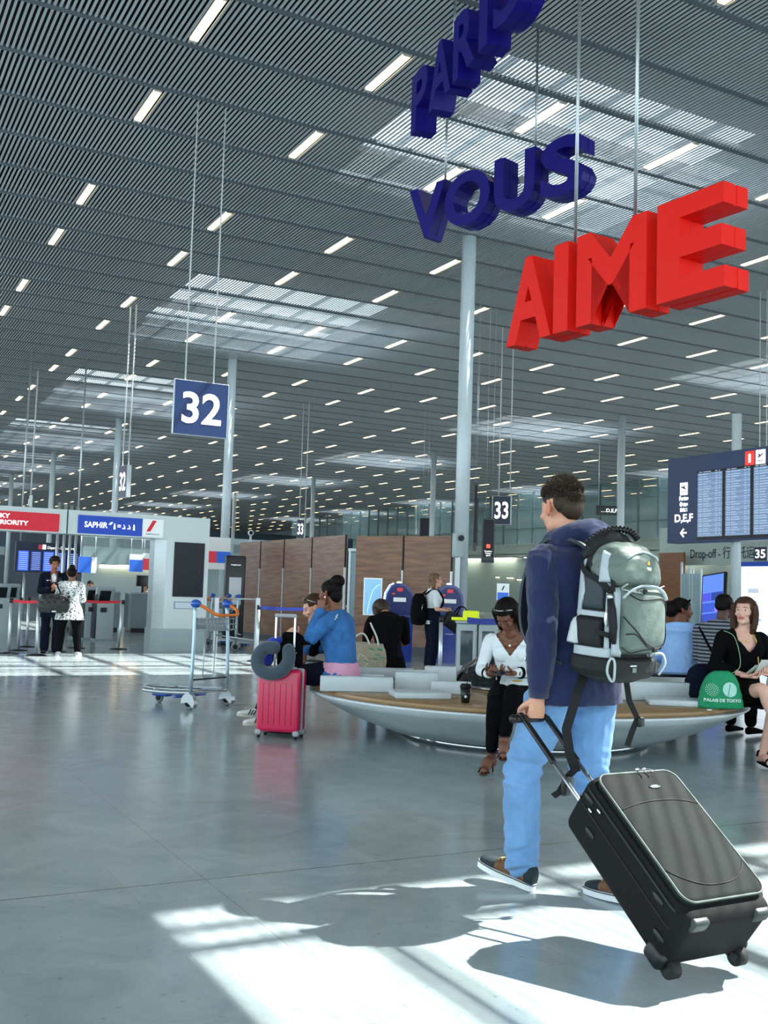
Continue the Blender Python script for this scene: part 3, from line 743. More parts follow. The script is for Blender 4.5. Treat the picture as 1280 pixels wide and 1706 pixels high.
# hair: short sides, tousled top
m_hairm = mat('short brown hair', '#35291d', 0.65, spec=.4, noise_amt=.3, noise_scale=80)
hc = [((0, -.020, .050), (.079, .100, .084)), ((0, .010, .078), (.070, .090, .060)), ((0, -.075, .0), (.062, .045, .065)), ((0, -.055, .02), (.079, .060, .060))]
def mcut(q): return (q.y > .064 and q.z < .068) or (q.y > .018 and q.z < .030 and not (q.z > -.03 and q.y < .034)) or (q.z < -.062) or (q.y > -.028 and q.z < .036 and q.y < .016 and abs(q.x) > .05) or (q.z < -.030 and q.y > -.045)
hair = hair_cap(man, HMm, m_hairm, hc, .005, .004, 55, 5, cut=mcut)
tf = MB(); rng = random.Random(3)
for i in range(4200):
    th = rng.uniform(0, 2*PI); ph = math.acos(rng.uniform(-.62, 1)); d = Vector((math.sin(ph)*math.cos(th), math.sin(ph)*math.sin(th), math.cos(ph)))
    if (d.y > .55 and d.z < .45) or (d.z < .05 and d.y > -.30): continue
    p = Vector((d.x*.080, -.018+d.y*.102, .046+d.z*.092)); top = max(0, d.z); p = p if d.z > .1 else Vector((p.x*1.03, -.018+(p.y+.018)*1.04, p.z));  ln = .012+.022*top*rng.uniform(.5, 1.2)
    g = (d*(.75 if d.z > .1 else .35)+Vector((rng.uniform(-.5, .5), .45*top+rng.uniform(-.35, .35), rng.uniform(-.1, .35)-(.6 if d.z < .1 else 0)))).normalized()
    q = p+g*ln; sdv = g.orthogonal().normalized()*.0022; s2 = g.cross(sdv)
    tf.add([HMm @ (p-g*.006+sdv), HMm @ (p-g*.006-sdv*.5+s2*.86), HMm @ (p-g*.006-sdv*.5-s2*.86), HMm @ q], [(0, 1, 3), (1, 2, 3), (2, 0, 3)])
tf.build('hair_tufts', m_hairm, hair, fix=False)
# ================================================================== BLACK SUITCASE pulled by the man
m_case = mat('black ripstop polyester', '#0b0e0f', 0.7, spec=.25, noise_amt=.2, noise_scale=6, bump=.35, bump_scale=520)
m_casef = mat('worn dark green grey front fabric', '#1b211f', 0.8, spec=.25, noise_amt=.28, noise_scale=4.5, bump=.3, bump_scale=480)
m_pipe = mat('grey green piping', '#515d57', .55); m_zip = mat('zip tape', '#0d0f10', .7)
m_blackpl = mat('black plastic', '#121416', .38); m_alu = mat('aluminium tube', '#c3c9cb', .28, .95); m_chrome = mat('chrome', '#d9dedf', .12, 1.0)
wheel_mid = P(1.145, 3.76, 0.0); grip_w = MM @ (JM['wrL']+Vector((-.005, .040, -.116)))
hv = Vector((grip_w.x-wheel_mid.x, grip_w.y-wheel_mid.y, 0)); hl_ = hv.length; h_ = hv.normalized(); tilt = math.atan2(grip_w.z-.03, hl_)
lz = h_*math.cos(tilt)+ZV*math.sin(tilt); wx = Vector((h_.y, -h_.x, 0)); ly = lz.cross(wx)
Lg = (grip_w-(wheel_mid+ZV*.03)).length
o_ = wheel_mid+ZV*.036
MC = Matrix(((wx.x, ly.x, lz.x, o_.x), (wx.y, ly.y, lz.y, o_.y), (wx.z, ly.z, lz.z, o_.z), (0, 0, 0, 1)))
case = thing('suitcase', 'large black fabric suitcase tilted on its wheels behind the walking man', 'suitcase', M=MC)
W2, TH, LN = .205, .255, .63
MB().rbox((0, -.02-TH/2, .018+LN/2), (W2*2, TH, LN+.024), .045, 5).build('body', m_case, case)
# front pocket panel, slightly domed
def dome(u, v): return .014*(1-abs(u)**3)*(1-abs(v)**3)
def panel(mb, x0, x1, z0, z1, y, rr, th, n=26, f=dome, top=None):
    vs = []; fs = []
    for side in (0, 1):
        for i in range(n+1):
            for j in range(n+1):
                u, v = 2*i/n-1, 2*j/n-1
                xx = (x0+x1)/2+u*(x1-x0)/2; zz = (z0+z1)/2+v*(z1-z0)/2
                ax = (x1-x0)/2-rr; az = (z1-z0)/2-rr; dx = abs(xx-(x0+x1)/2); dz = abs(zz-(z0+z1)/2)
                if dx > ax and dz > az:
                    ex, ez = (dx-ax)/rr, (dz-az)/rr; m_ = max(ex, ez); L_ = math.hypot(ex, ez); k_ = m_/L_ if L_ else 1
                    sx = math.copysign(1, xx-(x0+x1)/2); sz = math.copysign(1, zz-(z0+z1)/2); xx = (x0+x1)/2+sx*(ax+ex*k_*rr); zz = (z0+z1)/2+sz*(az+ez*k_*rr)
                vs.append((xx, (y-th-f(u, v)) if side == 0 else y, zz))
    q = (n+1)**2
    for i in range(n):
        for j in range(n):
            a = i*(n+1)+j; fs.append((a, a+1, a+n+2, a+n+1)); fs.append((q+a, q+a+n+1, q+a+n+2, q+a+1))
    ring = [j for j in range(n+1)]+[i*(n+1)+n for i in range(1, n+1)]+[n*(n+1)+j for j in range(n-1, -1, -1)]+[i*(n+1) for i in range(n-1, 0, -1)]
    for a, b in zip(ring, ring[1:]+ring[:1]): fs.append((a, b, q+b, q+a))
    mb.add(vs, fs, True); return mb
yf = -.02-TH
panel(MB(), -W2+.004, W2-.004, .05, LN+.02, yf+.035, .05, .03, f=lambda u, v: 0).build('expansion_panel', m_case, case)
panel(MB(), -W2+.014, W2-.014, .062, LN+.008, yf+.012, .048, .030).build('front_pocket', m_casef, case)
def rr_path(x0, x1, z0, z1, r, n=7):
    out = []
    for cx, cz, a0 in ((x1-r, z1-r, 0), (x0+r, z1-r, 90), (x0+r, z0+r, 180), (x1-r, z0+r, 270)):
        for k in range(n+1): a = math.radians(a0+90*k/n); out.append((cx+r*math.cos(a), cz+r*math.sin(a)))
    return out
MB().tube([(x, yf-.018, z) for x, z in rr_path(-W2+.014, W2-.014, .062, LN+.008, .048)], .0045, 8, closed=True).build('piping', m_pipe, case)
MB().tube([(x, yf+.034, z) for x, z in rr_path(-W2+.0, W2-.0, .046, LN+.024, .05)], .0042, 6, closed=True).build('zip_track', mat('dark piping', '#232a28', .6), case)
MB().tube([(x, yf+.10, z) for x, z in rr_path(-W2-.001, W2+.001, .029, LN+.031, .046)], .004, 6, closed=True).build('main_zip', m_zip, case)
def fr(x, z): u = x/(W2-.014); v = (z-(.062+LN+.008)/2)/((LN-.054)/2); return yf+.012-.030-dome(u, v)-.001
MB().tube([(x, fr(x, .465+.022*(1-(x/.19)**2)), .465+.022*(1-(x/.19)**2)) for x in np.linspace(-.188, .188, 22)], .0028, 6).build('pocket_seam', m_zip, case)
MB().tube([(x, fr(x, .115+.085*(abs(x)/.185)**2.6), .115+.085*(abs(x)/.185)**2.6) for x in np.linspace(-.185, .185, 26)], .0024, 6).build('lower_seam', m_zip, case)
lg = MB(); lg.ell((.035, fr(.035, .545)-.002, .555), (.028, .004, .009)); lg.build('badge', m_chrome, case)
for k, x in enumerate((.02, .055)):
    z_ = MB(); z_.rbox((x, yf-.024, LN+.016), (.018, .010, .012), .003); z_.tube([(x, yf-.03, LN+.014), (x+.012, yf-.04, LN-.004), (x+.006, yf-.042, LN-.016)], .003, 6); z_.build('zip_slider', m_chrome, case)
# side fittings: two rubber feet and grab points on the left side, zip pulls
for z, y in ((.60, yf+.06), (.52, yf+.155), (.15, yf+.06), (.075, yf+.155)):
    MB().ell((-W2-.001, y, z), (.007, .013, .030)).build('side_stud', m_blackpl, case)
for z, y in ((.565, yf+.085), (.530, yf+.052)):
    MB().ell((-W2-.006, y, z), (.004, .006, .012)).build('zip_pull', m_alu, case)
hb = MB(); hb.tube([(-.075, -.10, LN+.03), (-.07, -.10, LN+.055), (0, -.10, LN+.06), (.07, -.10, LN+.055), (.075, -.10, LN+.03)], .012, 8, flat=(1, .5)); hb.build('carry_handle', m_case, case)
# base guards, wheel housings, wheels, skids
for s in (-1, 1):
    MB().rbox((s*(W2-.035), -.045, .055), (.085, .075, .09), .022).build('wheel_housing', m_blackpl, case)
    wl_ = MB(); wl_.cyl((s*(W2-.065), -.036, .0), (s*(W2-.028), -.036, .0), .033, n=24); w_o = wl_.build('wheel', mat('dark rubber', '#17191a', .7), case)
    MB().cyl((s*(W2-.068), -.036, 0), (s*(W2-.026), -.036, 0), .014, n=14).build('hub', m_blackpl, w_o)
    MB().rbox((s*(W2-.06), yf+.035, .018), (.075, .05, .035), .012).build('base_foot', mat('grey moulded plastic', '#2c3434', .5), case)
MB().rbox((0, -.02-TH/2, .028), (W2*2-.1, TH-.08, .03), .01).build('base_guard', m_blackpl, case)
rz_ = LN+.03; gz = Lg
for s in (-1, 1):
    MB().cyl((s*.062, -.035, rz_-.06), (s*.062, -.035, rz_+(gz-rz_)*.52), .0085, n=12).build('handle_rod', m_alu, case)
    MB().rbox((s*.062, -.035, rz_+(gz-rz_)*.76), (.026, .022, (gz-rz_)*.52), .009).build('handle_sleeve', m_blackpl, case)
MB().cyl((-.095, -.035+.02, gz), (.078, -.035+.02, gz), .0175, n=16).ell((-.095, -.015, gz), (.02, .02, .02)).build('grip', m_blackpl, case)

# ================================================================== BACKPACK
m_pk = mat('charcoal nylon', '#0d1113', .7, noise_amt=.2, noise_scale=20, bump=.4, bump_scale=60); m_pk2 = mat('dark slate nylon', '#27333a', .55, bump=.3, bump_scale=50)
m_pkg = mat('pale grey nylon', '#a9b6ba', .55, bump=.45, bump_scale=28); m_pks = mat('sage grey nylon', '#5f6e66', .5, bump=.5, bump_scale=22, noise_amt=.06)
m_cord = mat('black cord', '#16191b', .7); m_cordg = mat('grey cord', '#8e9a98', .6); m_web = mat('black webbing', '#0e1113', .8)
MP = MM @ Matrix.Translation((-.085, -.02, 0)) @ Matrix.Translation((0, 0, 1.27)) @ Matrix.Diagonal((.93, .93, .88, 1)) @ Matrix.Translation((0, 0, -1.27)) @ Matrix.Rotation(.06, 4, 'X') @ Matrix.Rotation(-.06, 4, 'Z')
pack = thing('backpack', 'big grey and black hiking backpack worn by the walking man', 'backpack', M=MP)
PKZ = [(.925, .06, .05, -.17), (.945, .125, .10, -.17), (.99, .160, .120, -.165), (1.06, .160, .124, -.165), (1.2, .155, .122, -.16), (1.35, .150, .120, -.155), (1.45, .142, .115, -.15), (1.53, .122, .105, -.145), (1.575, .085, .07, -.14), (1.59, .03, .02, -.14)]
def pk_at(z):
    zs = [k[0] for k in PKZ]; return [np.interp(z, zs, [k[i] for k in PKZ]) for i in (1, 2, 3)]
def pk(th, z, off=0.0, e=3.0):
    rx, ry, yc = pk_at(z); a, b = math.cos(math.radians(th)), math.sin(math.radians(th))
    a = math.copysign(abs(a)**(2/e), a); b = math.copysign(abs(b)**(2/e), b); n = Vector((a, b, 0)).normalized()
    return Vector((a*rx, yc+b*ry, z))+n*off
vs = MB(); loft(vs, lsec([(Vector((0, c, z)), a, b, XV, YV) for z, a, b, c in PKZ], 3), 36, 3.0)
skin_obj('main_compartment', [remeshed(vs, .008, 2, folds(.008, 9, 8, .4))], m_pk, pack)
def patch(name, a, b, z0, z1, off, th, m, n=18, par=None, bulge=0.0):
    fa = a if callable(a) else (lambda t: a); fb = b if callable(b) else (lambda t: b)
    vs = []; N = n+1
    for side in (0, 1):
        for i in range(N):
            t = i/n; z = z0+(z1-z0)*t
            for j in range(N):
                u = j/n; ang = fa(t)+(fb(t)-fa(t))*u; ed = min(1, min(u, 1-u)*7)*min(1, min(t, 1-t)*9)
                o = off+th*math.sqrt(ed)+bulge*(1-(2*u-1)**4)*(1-(2*t-1)**4) if side == 0 else off-.012
                vs.append(pk(ang, z, o))
    q = N*N; fs = []
    for i in range(n):
        for j in range(n): k = i*N+j; fs.append((k, k+1, k+N+1, k+N)); fs.append((q+k, q+k+N, q+k+N+1, q+k+1))
    ring = list(range(N))+[i*N+n for i in range(1, N)]+[n*N+j for j in range(n-1, -1, -1)]+[i*N for i in range(n-1, 0, -1)]
    for k, l in zip(ring, ring[1:]+ring[:1]): fs.append((k, l, q+l, q+k))
    mb = MB(); mb.add(vs, fs, True); return mb.build(name, m, par or pack)
# left side facing the viewer: angle -180 is the left, -90 the back, -225 towards the wearer
patch('slate_panel', -196, -160, 1.27, 1.44, .002, .008, m_pk2)
patch('grey_side_trim', lambda t: -222, lambda t: -205+18*math.exp(-((t-.62)/.10)**2)+12*math.exp(-((t-.15)/.16)**2), 1.08, 1.52, .004, .008, m_pkg)
patch('grey_corner_trim', -155, lambda t: -140-3*math.sin(t*6), 1.07, 1.52, .004, .010, m_pkg)
patch('grey_band', -222, -150, 1.235, 1.262, .008, .008, m_pkg)
patch('grey_lower_band', -224, -135, 1.045, 1.095, .010, .010, m_pkg)
mp_ = patch('mesh_pocket', -214, -158, 1.09, 1.235, .006, .016, m_pk, bulge=.012)
bt = MB(); bt.lathe([(0, 0), (.034, 0), (.036, .01), (.036, .09), (.030, .115), (.014, .13), (.014, .145), (0, .146)], 18)
bo = bt.build('water_bottle', mat('crumpled translucent plastic', '#c9d3d4', .3, alpha=.85, bump=.8, bump_scale=40), None, MP @ Matrix.Translation(pk(-204, 1.10, .028)) @ Matrix.Rotation(.25, 4, 'Y')); tag(bo, 'clear water bottle in the side pocket of the hiking backpack', 'bottle')
patch('bottom_compartment', -232, 52, .95, 1.055, .012, .022, m_pk, n=26, bulge=.008)
pkt = patch('back_pocket', -128, -52, 1.07, 1.40, .012, .030, m_pks, bulge=.050)
def pb(th, z): 
    t = (z-1.07)/.33; u = (th+128)/76; return pk(th, z, .012+.030+.050*(1-(2*u-1)**4)*(1-(2*t-1)**4)+.004)
patch('pocket_left_border', -138, lambda t: -118+6*math.sin(t*PI), 1.06, 1.38, .022, .020, m_pkg)
patch('pocket_right_border', lambda t: -62-5*math.sin(t*PI), -44, 1.06, 1.38, .022, .020, m_pkg)
# lid
ld = MB(); loft(ld, lsec([(Vector((0, y, z)), a, b, XV, YV) for z, a, b, y in ((1.385, .135, .10, -.215), (1.41, .155, .125, -.215), (1.47, .155, .125, -.205), (1.53, .138, .11, -.20), (1.575, .10, .075, -.195), (1.595, .03, .02, -.19))], 3), 32, 3)
lid = skin_obj('lid', [remeshed(ld, .007, 2, folds(.009, 13, 4, .4))], m_pks, pack)
bl = bvh_of(lid)
def lid_pt(x, z, l=.003): return drape(bl, [Vector((x, -.9, z))], (0, 1, 0), l)[0]
patch('lid_side_panel', -170, -128, 1.40, 1.55, .022, .012, m_pkg)  # pale grey nylon panel on the left corner of the lid
MB().tube([lid_pt(x, 1.55-.9*x*x*3, .004) for x in np.linspace(-.11, .11, 14)], .006, 8).build('lid_zip', m_pkg, lid)
lgm = MB(); c_ = lid_pt(.01, 1.475, .002); lgm.rbox(tuple(c_), (.034, .003, .016), .001); lgm.build('lid_logo', mat('cream print', '#dcdccb', .6), lid)
lg2 = MB(); c_ = lid_pt(.01, 1.50, .002); lg2.prism([(-.008, -.006), (.010, -.006), (.008, .004), (.0, .014), (-.006, .006)], tuple(c_+Vector((0, .0, 0))), XV, ZV, (0, -1, 0), .002); lg2.build('lid_emblem', mat('yellow print', '#d9b24a', .6), lid)
# dark top with shoulder yoke and coiled tube
tp = MB(); limb(tp, [(-.10, -.075, 1.52, .035), (-.06, -.10, 1.585, .045), (.0, -.12, 1.605, .05), (.08, -.12, 1.575, .045), (.12, -.12, 1.52, .035)], 14, 4)
skin_obj('collar', [remeshed(tp, .008, 2, folds(.01, 14, 9))], m_pk, pack)
co = MB(); cp = [Vector((-.105, -.055, 1.575)), Vector((-.06, -.09, 1.625)), Vector((0, -.13, 1.655)), Vector((.06, -.17, 1.650)), (Vector((.095, -.19, 1.615)))]
cs = [Vector(p[:3]) for p in spline([tuple(p) for p in cp], 22)]
co.tube(cs, [.0145+.0045*math.sin(i*1.25) for i in range(len(cs))], 12); co.build('coiled_drink_tube', mat('glossy black hose', '#15181a', .25), pack)
def strap(name, pts, w, m, th=.003, par=None, up=None):
    """flat webbing along points; its width follows up"""
    pts = [Vector(p) for p in pts]; up = Vector(up or ZV); vs = []
    for i, p in enumerate(pts):
        d = (pts[min(i+1, len(pts)-1)]-pts[max(i-1, 0)]).normalized(); ww = (up-d*up.dot(d)).normalized(); nn = d.cross(ww)
        vs += [p-ww*w/2+nn*th, p+ww*w/2+nn*th, p+ww*w/2-nn*th, p-ww*w/2-nn*th]
    fs = []
    for i in range(len(pts)-1):
        for j in range(4): fs.append((4*i+j, 4*i+(j+1) % 4, 4*i+4+(j+1) % 4, 4*i+4+j))
    fs += [(3, 2, 1, 0), tuple(4*(len(pts)-1)+j for j in range(4))]
    mb = MB(); mb.add(vs, fs, False); return mb.build(name, m, par if par is not None else pack)
inv_p = MP.inverted() @ MM
for sx in (-1, 1):
    pts = [(sx*.09, -.13, 1.50), (sx*.115, -.07, 1.545), (sx*.13, .03, 1.565), (sx*.135, .12, 1.53), (sx*.14, .19, 1.42), (sx*.145, .215, 1.28), (sx*.16, .19, 1.15), (sx*.19, .09, 1.06), (sx*.17, -.04, 1.02)]
    strap('shoulder_strap', [inv_p @ Vector(p[:3]) for p in spline(pts, 4)], .058, m_pk2, .008, up=(1, 0, 0))
strap('compression_strap', [pk(a, z, .018) for a, z in zip(np.linspace(-222, -132, 16), np.linspace(1.50, 1.335, 16))], .030, m_web)
strap('compression_strap', [pk(a, z, .030) for a, z in zip(np.linspace(-190, -132, 12), np.linspace(1.18, 1.15, 12))], .024, m_web)
strap('compression_strap', [pk(a, z, .034) for a, z in zip(np.linspace(-142, -140, 16), np.linspace(1.52, 1.36, 16))], .020, m_web, up=(1, -1, 0))
MB().tube([pk(-146, 1.33, .03), pk(-141, 1.28, .05), pk(-137, 1.20, .055), pk(-134, 1.12, .045)], [.012, .019, .019, .010], 12).build('pole_holder', m_pk, pack)
MB().tube([pk(-147, 1.345, .03), pk(-144, 1.325, .038)], .015, 12).build('pole_tip', m_alu, pack)
MB().ell(tuple(pk(-150, 1.235, .022)), (.014, .012, .040)).build('reflective_tab', mat('reflective silver', '#dfe8e8', .15, .6), pack)
# bungee cords on the pocket
for pts in ([(-120, 1.37), (-100, 1.33), (-80, 1.34), (-66, 1.30), (-62, 1.24), (-66, 1.16), (-76, 1.10)], [(-122, 1.25), (-105, 1.19), (-90, 1.12), (-78, 1.09)], [(-118, 1.17), (-104, 1.17), (-90, 1.11)], [(-123, 1.11), (-108, 1.085), (-92, 1.10), (-70, 1.12)]):
    cc = spline(pts, 6); MB().tube([pb(a, z) for a, z in cc], .0028, 6).build('bungee_cord', m_cord, pkt)
for a0 in (-118, -70):
    cc = spline([(a0, 1.40), ((a0-94)/2-20, 1.375), (-94, 1.36)], 6); MB().tube([pk(a, z, .085) for a, z in cc], .003, 6).build('lid_cord', m_cordg, pack)
cc = spline([(-124, 1.335), (-112, 1.37), (-95, 1.395), (-78, 1.38), (-60, 1.335)], 6); MB().tube([pk(a, z, .082) for a, z in cc], .010, 8, flat=(1, .6)).build('pocket_flap_edge', m_pkg, pack)
MB().ell(tuple(pk(-96, 1.37, .095)), (.013, .010, .013)).build('cord_lock', m_blackpl, pack)
MB().rbox(tuple(pb(-84, 1.10)), (.03, .012, .022), .004).build('buckle', m_blackpl, pack)
# daisy loops on the lower compartment
def leaf(th0, z0, z1, w, off):
    pts = []
    for i in range(20):
        a = 2*PI*i/20; pts.append(pk(th0+w*math.sin(a), (z0+z1)/2+(z1-z0)/2*math.cos(a), off))
    return pts
MB().tube(leaf(-136, .945, 1.055, 7, .045), .006, 8, closed=True).build('grey_loop', m_pkg, pack)
MB().tube([p[:3] for p in spline([tuple(pk(-52, 1.07, .03)), tuple(pk(-52, 1.075, .065)), tuple(pk(-52, 1.03, .08)), tuple(pk(-53, .975, .065))], 5)], .010, 8, flat=(1, .5)).build('side_loop', m_pkg, pack)
lb_ = MB(); c_ = pk(-98, 1.01, .045); text('', .01, m_pkg, Matrix.Identity(4)) if False else None
lb_.rbox(tuple(c_+Vector((0, 0, .012))), (.042, .004, .007), .001); lb_.build('model_print', mat('pale print', '#cfd6d3', .6), pack)
lb_ = MB(); lb_.rbox(tuple(c_+Vector((.008, 0, -.008))), (.026, .004, .022), .001); lb_.build('care_label', mat('grey green print', '#6f7d77', .6), pack)
# waist belt ends hanging down
def hang(name, lat0, dep0, pts, w, m=m_web):
    ip = MP.inverted(); strap(name, [ip @ P(a, b, c) for a, b, c in pts], w, m, .003, up=ip.to_3x3() @ R0)
hang('belt_strap', 0, 0, [(.875, 4.50, 1.0), (.83, 4.44, .90), (.785, 4.42, .76), (.80, 4.42, .66), (.83, 4.43, .585)], .042)
hang('belt_strap', 0, 0, [(.83, 4.43, .60), (.80, 4.43, .57), (.765, 4.44, .50), (.74, 4.45, .48)], .030)
MB().rbox(tuple(MP.inverted() @ P(.79, 4.43, .53)), (.05, .03, .10), .012).build('belt_buckle', m_blackpl, pack)
hang('belt_strap', 0, 0, [(1.06, 4.55, .96), (1.075, 4.55, .87), (1.11, 4.55, .80), (1.09, 4.56, .74), (1.07, 4.56, .68)], .026)
MB().rbox(tuple(MP.inverted() @ P(1.125, 4.55, .785)), (.035, .025, .05), .008).build('belt_buckle', m_blackpl, pack)
# ================================================================== HANGING LETTER SIGNS
m_red = mat('red lacquer', '#ee1c10', 0.5, spec=.25); m_red2 = mat('deep red side', '#b01814', .4)
m_blue = mat('deep blue lacquer', '#120a74', 0.45, spec=.3); m_steel = mat('satin steel rod', '#aab4b6', .3, .85)
def word_sign(label, word, pstart, dep, ang, height, m, rods, bar, width=None, pitchs=None, lean=0.0):
    """letters standing on a hidden bar; text runs away from direction ang (rad from straight ahead, negative = left) towards the viewer"""
    o = at_dep(*pstart, dep); d = -(R0*math.sin(ang)+F0*math.cos(ang)); nrm = Vector((-d.y, d.x, 0))   # back normal
    if nrm.dot(F0) < 0: nrm = -nrm
    t = thing('letter_sign', label, 'letter sign', o)
    x = 0.0; sx = 1
    adv = pitchs
    for ch, (wd, gap) in zip(word, adv):
        me = text_mesh(ch, 1.0, 0.5, 0.03, 'LEFT'); n = len(me.vertices); co = np.empty(n*3); me.vertices.foreach_get('co', co); co = co.reshape(-1, 3)
        co[:, 0] -= co[:, 0].min(); co[:, 0] *= wd/co[:, 0].max(); co[:, 1] -= co[:, 1].min(); co[:, 1] *= height/co[:, 1].max()
        fs = [list(p.vertices) for p in me.polygons]; bpy.data.meshes.remove(me)
        lay = MB()
        for z0, th, sh in ((0.0, .14, 0), (.175, .14, 0)):
            cc = [o*0+d*(x+c[0])+ZV*c[1]+nrm*(z0+(c[2]+.5)*th) for c in co]; lay.add(cc, fs, False)
        lo = lay.build('letter', m, t); lo['label'] = 'letter '+ch
        core = MB(); cx_, cy_ = wd/2, height/2
        cc = [d*(x+(c[0]-cx_)*.985+cx_)+ZV*((c[1]-cy_)*.985+cy_)+nrm*(.14+(c[2]+.5)*.035) for c in co]; core.add(cc, fs, False); core.build('spacer', m, lo)
        x += wd+gap
    tot = x
    for (u, zz, v, ln) in bar:   # grey bars behind the letters
        mb = MB(); a = d*u+ZV*zz+nrm*v; b = d*(u+ln)+ZV*zz+nrm*v; mb.prism([(0, 0), (ln, 0), (ln, .09), (0, .09)], tuple(a), d, ZV, nrm, .03); mb.build('support_bar', mat('pale bracket', '#b9c3c4', .4), t)
    for u, zz in rods:
        a = d*u+nrm*.17+ZV*zz; MB().cyl(a, Vector((a.x, a.y, HC+.1-o.z)), .019, n=10).build('rod', m_steel, t)
    return t, tot
AR = math.radians
word_sign('hanging red letters reading AIME in front of the slatted ceiling', 'AIME', (843, 579), 11.4, AR(-32), .93, m_red,
          [(.90, .80), (1.75, .80)], [(-.14, .60, .36, .9)], pitchs=[(.73, .04), (.22, .13), (.95, .13), (.78, 0)])
word_sign('hanging blue letters reading VOUS above the red word', 'VOUS', (680, 405), 16.0, AR(-43), .82, m_blue,
          [(.60, .75), (2.35, .78)], [(-.05, .55, .36, 2.9)], pitchs=[(.76, .0), (.90, .08), (.74, .10), (.72, 0)])
word_sign('hanging blue letters reading PARIS, topmost word cut by the picture edge', 'PARIS', (684, 226), 14.6, AR(-17.7), .84, m_blue,
          [(1.2, .84), (3.0, .84)], [(0, .4, .36, 3.2)], pitchs=[(.66, .06), (.82, .08), (.72, .13), (.26, .16), (.80, 0)])

# ================================================================== NUMBER BOARDS
m_navy = mat('navy board', '#17386c', .35); m_navyd = mat('dark navy board', '#1d2a44', .4); m_bframe = mat('board edge silver', '#c3cdd0', .3, .5)
m_txt = mat('white lettering', '#f4f6f6', .45); m_txtl = mat('lit white lettering', '#ffffff', .5, emit='#ffffff', emit_s=.9)
def board(label, num, o, ux, w, h, th, mface, wires, wire_r=.012, top=HC, tsize=.62, side_thick=None):
    """o = lower left corner of the face, ux = direction of the face to the right"""
    ux = Vector(ux).normalized(); n_ = ux.cross(ZV)  # towards the viewer
    o = Vector(o); t = thing('number_sign', label, 'sign', o)
    M = frame_mat((0, 0, 0), ux, ZV)
    MB().rbox((w/2, h/2, -th/2), (w, h, th), .01, 2, smooth=False).build('frame', m_bframe, t, M)
    MB().bb(.012, w-.012, .012, h-.012, .0, .006).build('face', mface, t, M)
    MB().bb(.012, w-.012, .012, h-.012, -th-.006, -th).build('rear_face', mface, t, M)
    text(num, 1.0, m_txtl, M @ Matrix.Translation((w/2, h*.5-h*tsize*.40, .009)), t, 'number', bold=.02, fith=h*tsize*.8, fit=w*tsize)
    for u in wires: MB().cyl(ux*(w*u)-n_*(th/2)+ZV*h, ux*(w*u)-n_*(th/2)+ZV*(top-o.z), wire_r, n=8).build('wire', mat('white cable', '#d6dede', .4), t)
    return t
a = at_Y(287, 722, 16.45); b = at_Y(378, 732, 16.45)
board('square blue hanging board reading 32, nearest the viewer', '32', a+ZV*0, XV, b.x-a.x, .90, .07, m_navy, (.20, .72), .013, tsize=.72)
a = at_dep(196, 830, 30.0); board('small dark board reading 32 hanging edge-on above the white portal', '32', a, (R0*.62+F0*-.78).normalized(), .55, .92, .13, m_navyd, (.15, .85), .02, tsize=.72)
a = at_dep(820, 874, 31.0); board('dark board reading 33 hanging right of the thick column', '33', a, (R0*.75+F0*-.3).normalized(), .56, .85, .12, m_navyd, (.3, .9), .017, tsize=.74)
a = at_dep(494, 897, 45.0); board('tiny dark board reading 33 hanging above the wood panels', '33', a, (R0*.8+F0*-.5).normalized(), .40, .80, .10, m_navyd, (.2, .95), .02, tsize=.74)
a = at_dep(47, 846, 40.0); board('grey hanging board seen from its edge at the far left above the portal', '31', a, (R0*.35+F0*-.9).normalized(), .5, .45, .12, m_navyd, (.2, .8), .022, tsize=.5)

# ================================================================== AIRLINE PORTAL
m_pw = mat('white laminate', '#ccd8d9', .42); m_ps = mat('brushed steel cladding', '#9fa9ab', .32, .85, noise_amt=.06, noise_scale=3, stretch=(1, 1, 8))
m_pgrey = mat('grey plinth', '#8e9ea0', .35, .3); m_blk = mat('dark glass screen', '#04101c', .25, spec=.25)
m_sred = mat('sign red', '#c0182f', .45, emit='#c0182f', emit_s=.25); m_sblue = mat('sign blue', '#1340a8', .45, emit='#1340a8', emit_s=.25); m_swhite = mat('sign white', '#e6eeee', .5, emit='#e6eeee', emit_s=.12)
YP = 20.6
t = thing('check_in_portal', 'white airline portal with red and blue header signs and a black screen', 'portal', (0, YP, 0))
MB().bb(-1.0, 4.09, 0, .5, 2.22, 2.68).build('header', m_pw, t); MB().bb(4.12, 6.94, 0, .5, 2.22, 2.68).build('header', m_pw, t)
tw = MB(); tw.bb(6.06, 6.94, 0, .5, .44, 2.22); tw.build('tower', m_pw, t)
fl_ = MB(); fl_.add([(5.86, .14, .44), (6.06, 0, .44), (6.06, .5, .44), (5.86, .5, .44), (5.86, .14, 2.22), (6.06, 0, 2.22), (6.06, .5, 2.22), (5.86, .5, 2.22)], [(0, 1, 5, 4), (3, 2, 1, 0), (4, 5, 6, 7), (0, 4, 7, 3), (2, 3, 7, 6)]); fl_.build('steel_flank', m_ps, t)
pl = MB(); pl.add([(5.84, .13, 0), (6.05, -.015, 0), (6.96, -.015, 0), (6.96, .52, 0), (5.84, .52, 0), (5.84, .13, .44), (6.05, -.015, .44), (6.96, -.015, .44), (6.96, .52, .44), (5.84, .52, .44)], [(0, 1, 6, 5), (1, 2, 7, 6), (2, 3, 8, 7), (3, 4, 9, 8), (4, 0, 5, 9), (5, 6, 7, 8, 9)]); pl.build('plinth', m_pgrey, t)
MB().bb(6.22, 6.85, -.012, 0, 1.08, 2.17).build('screen', m_blk, t)
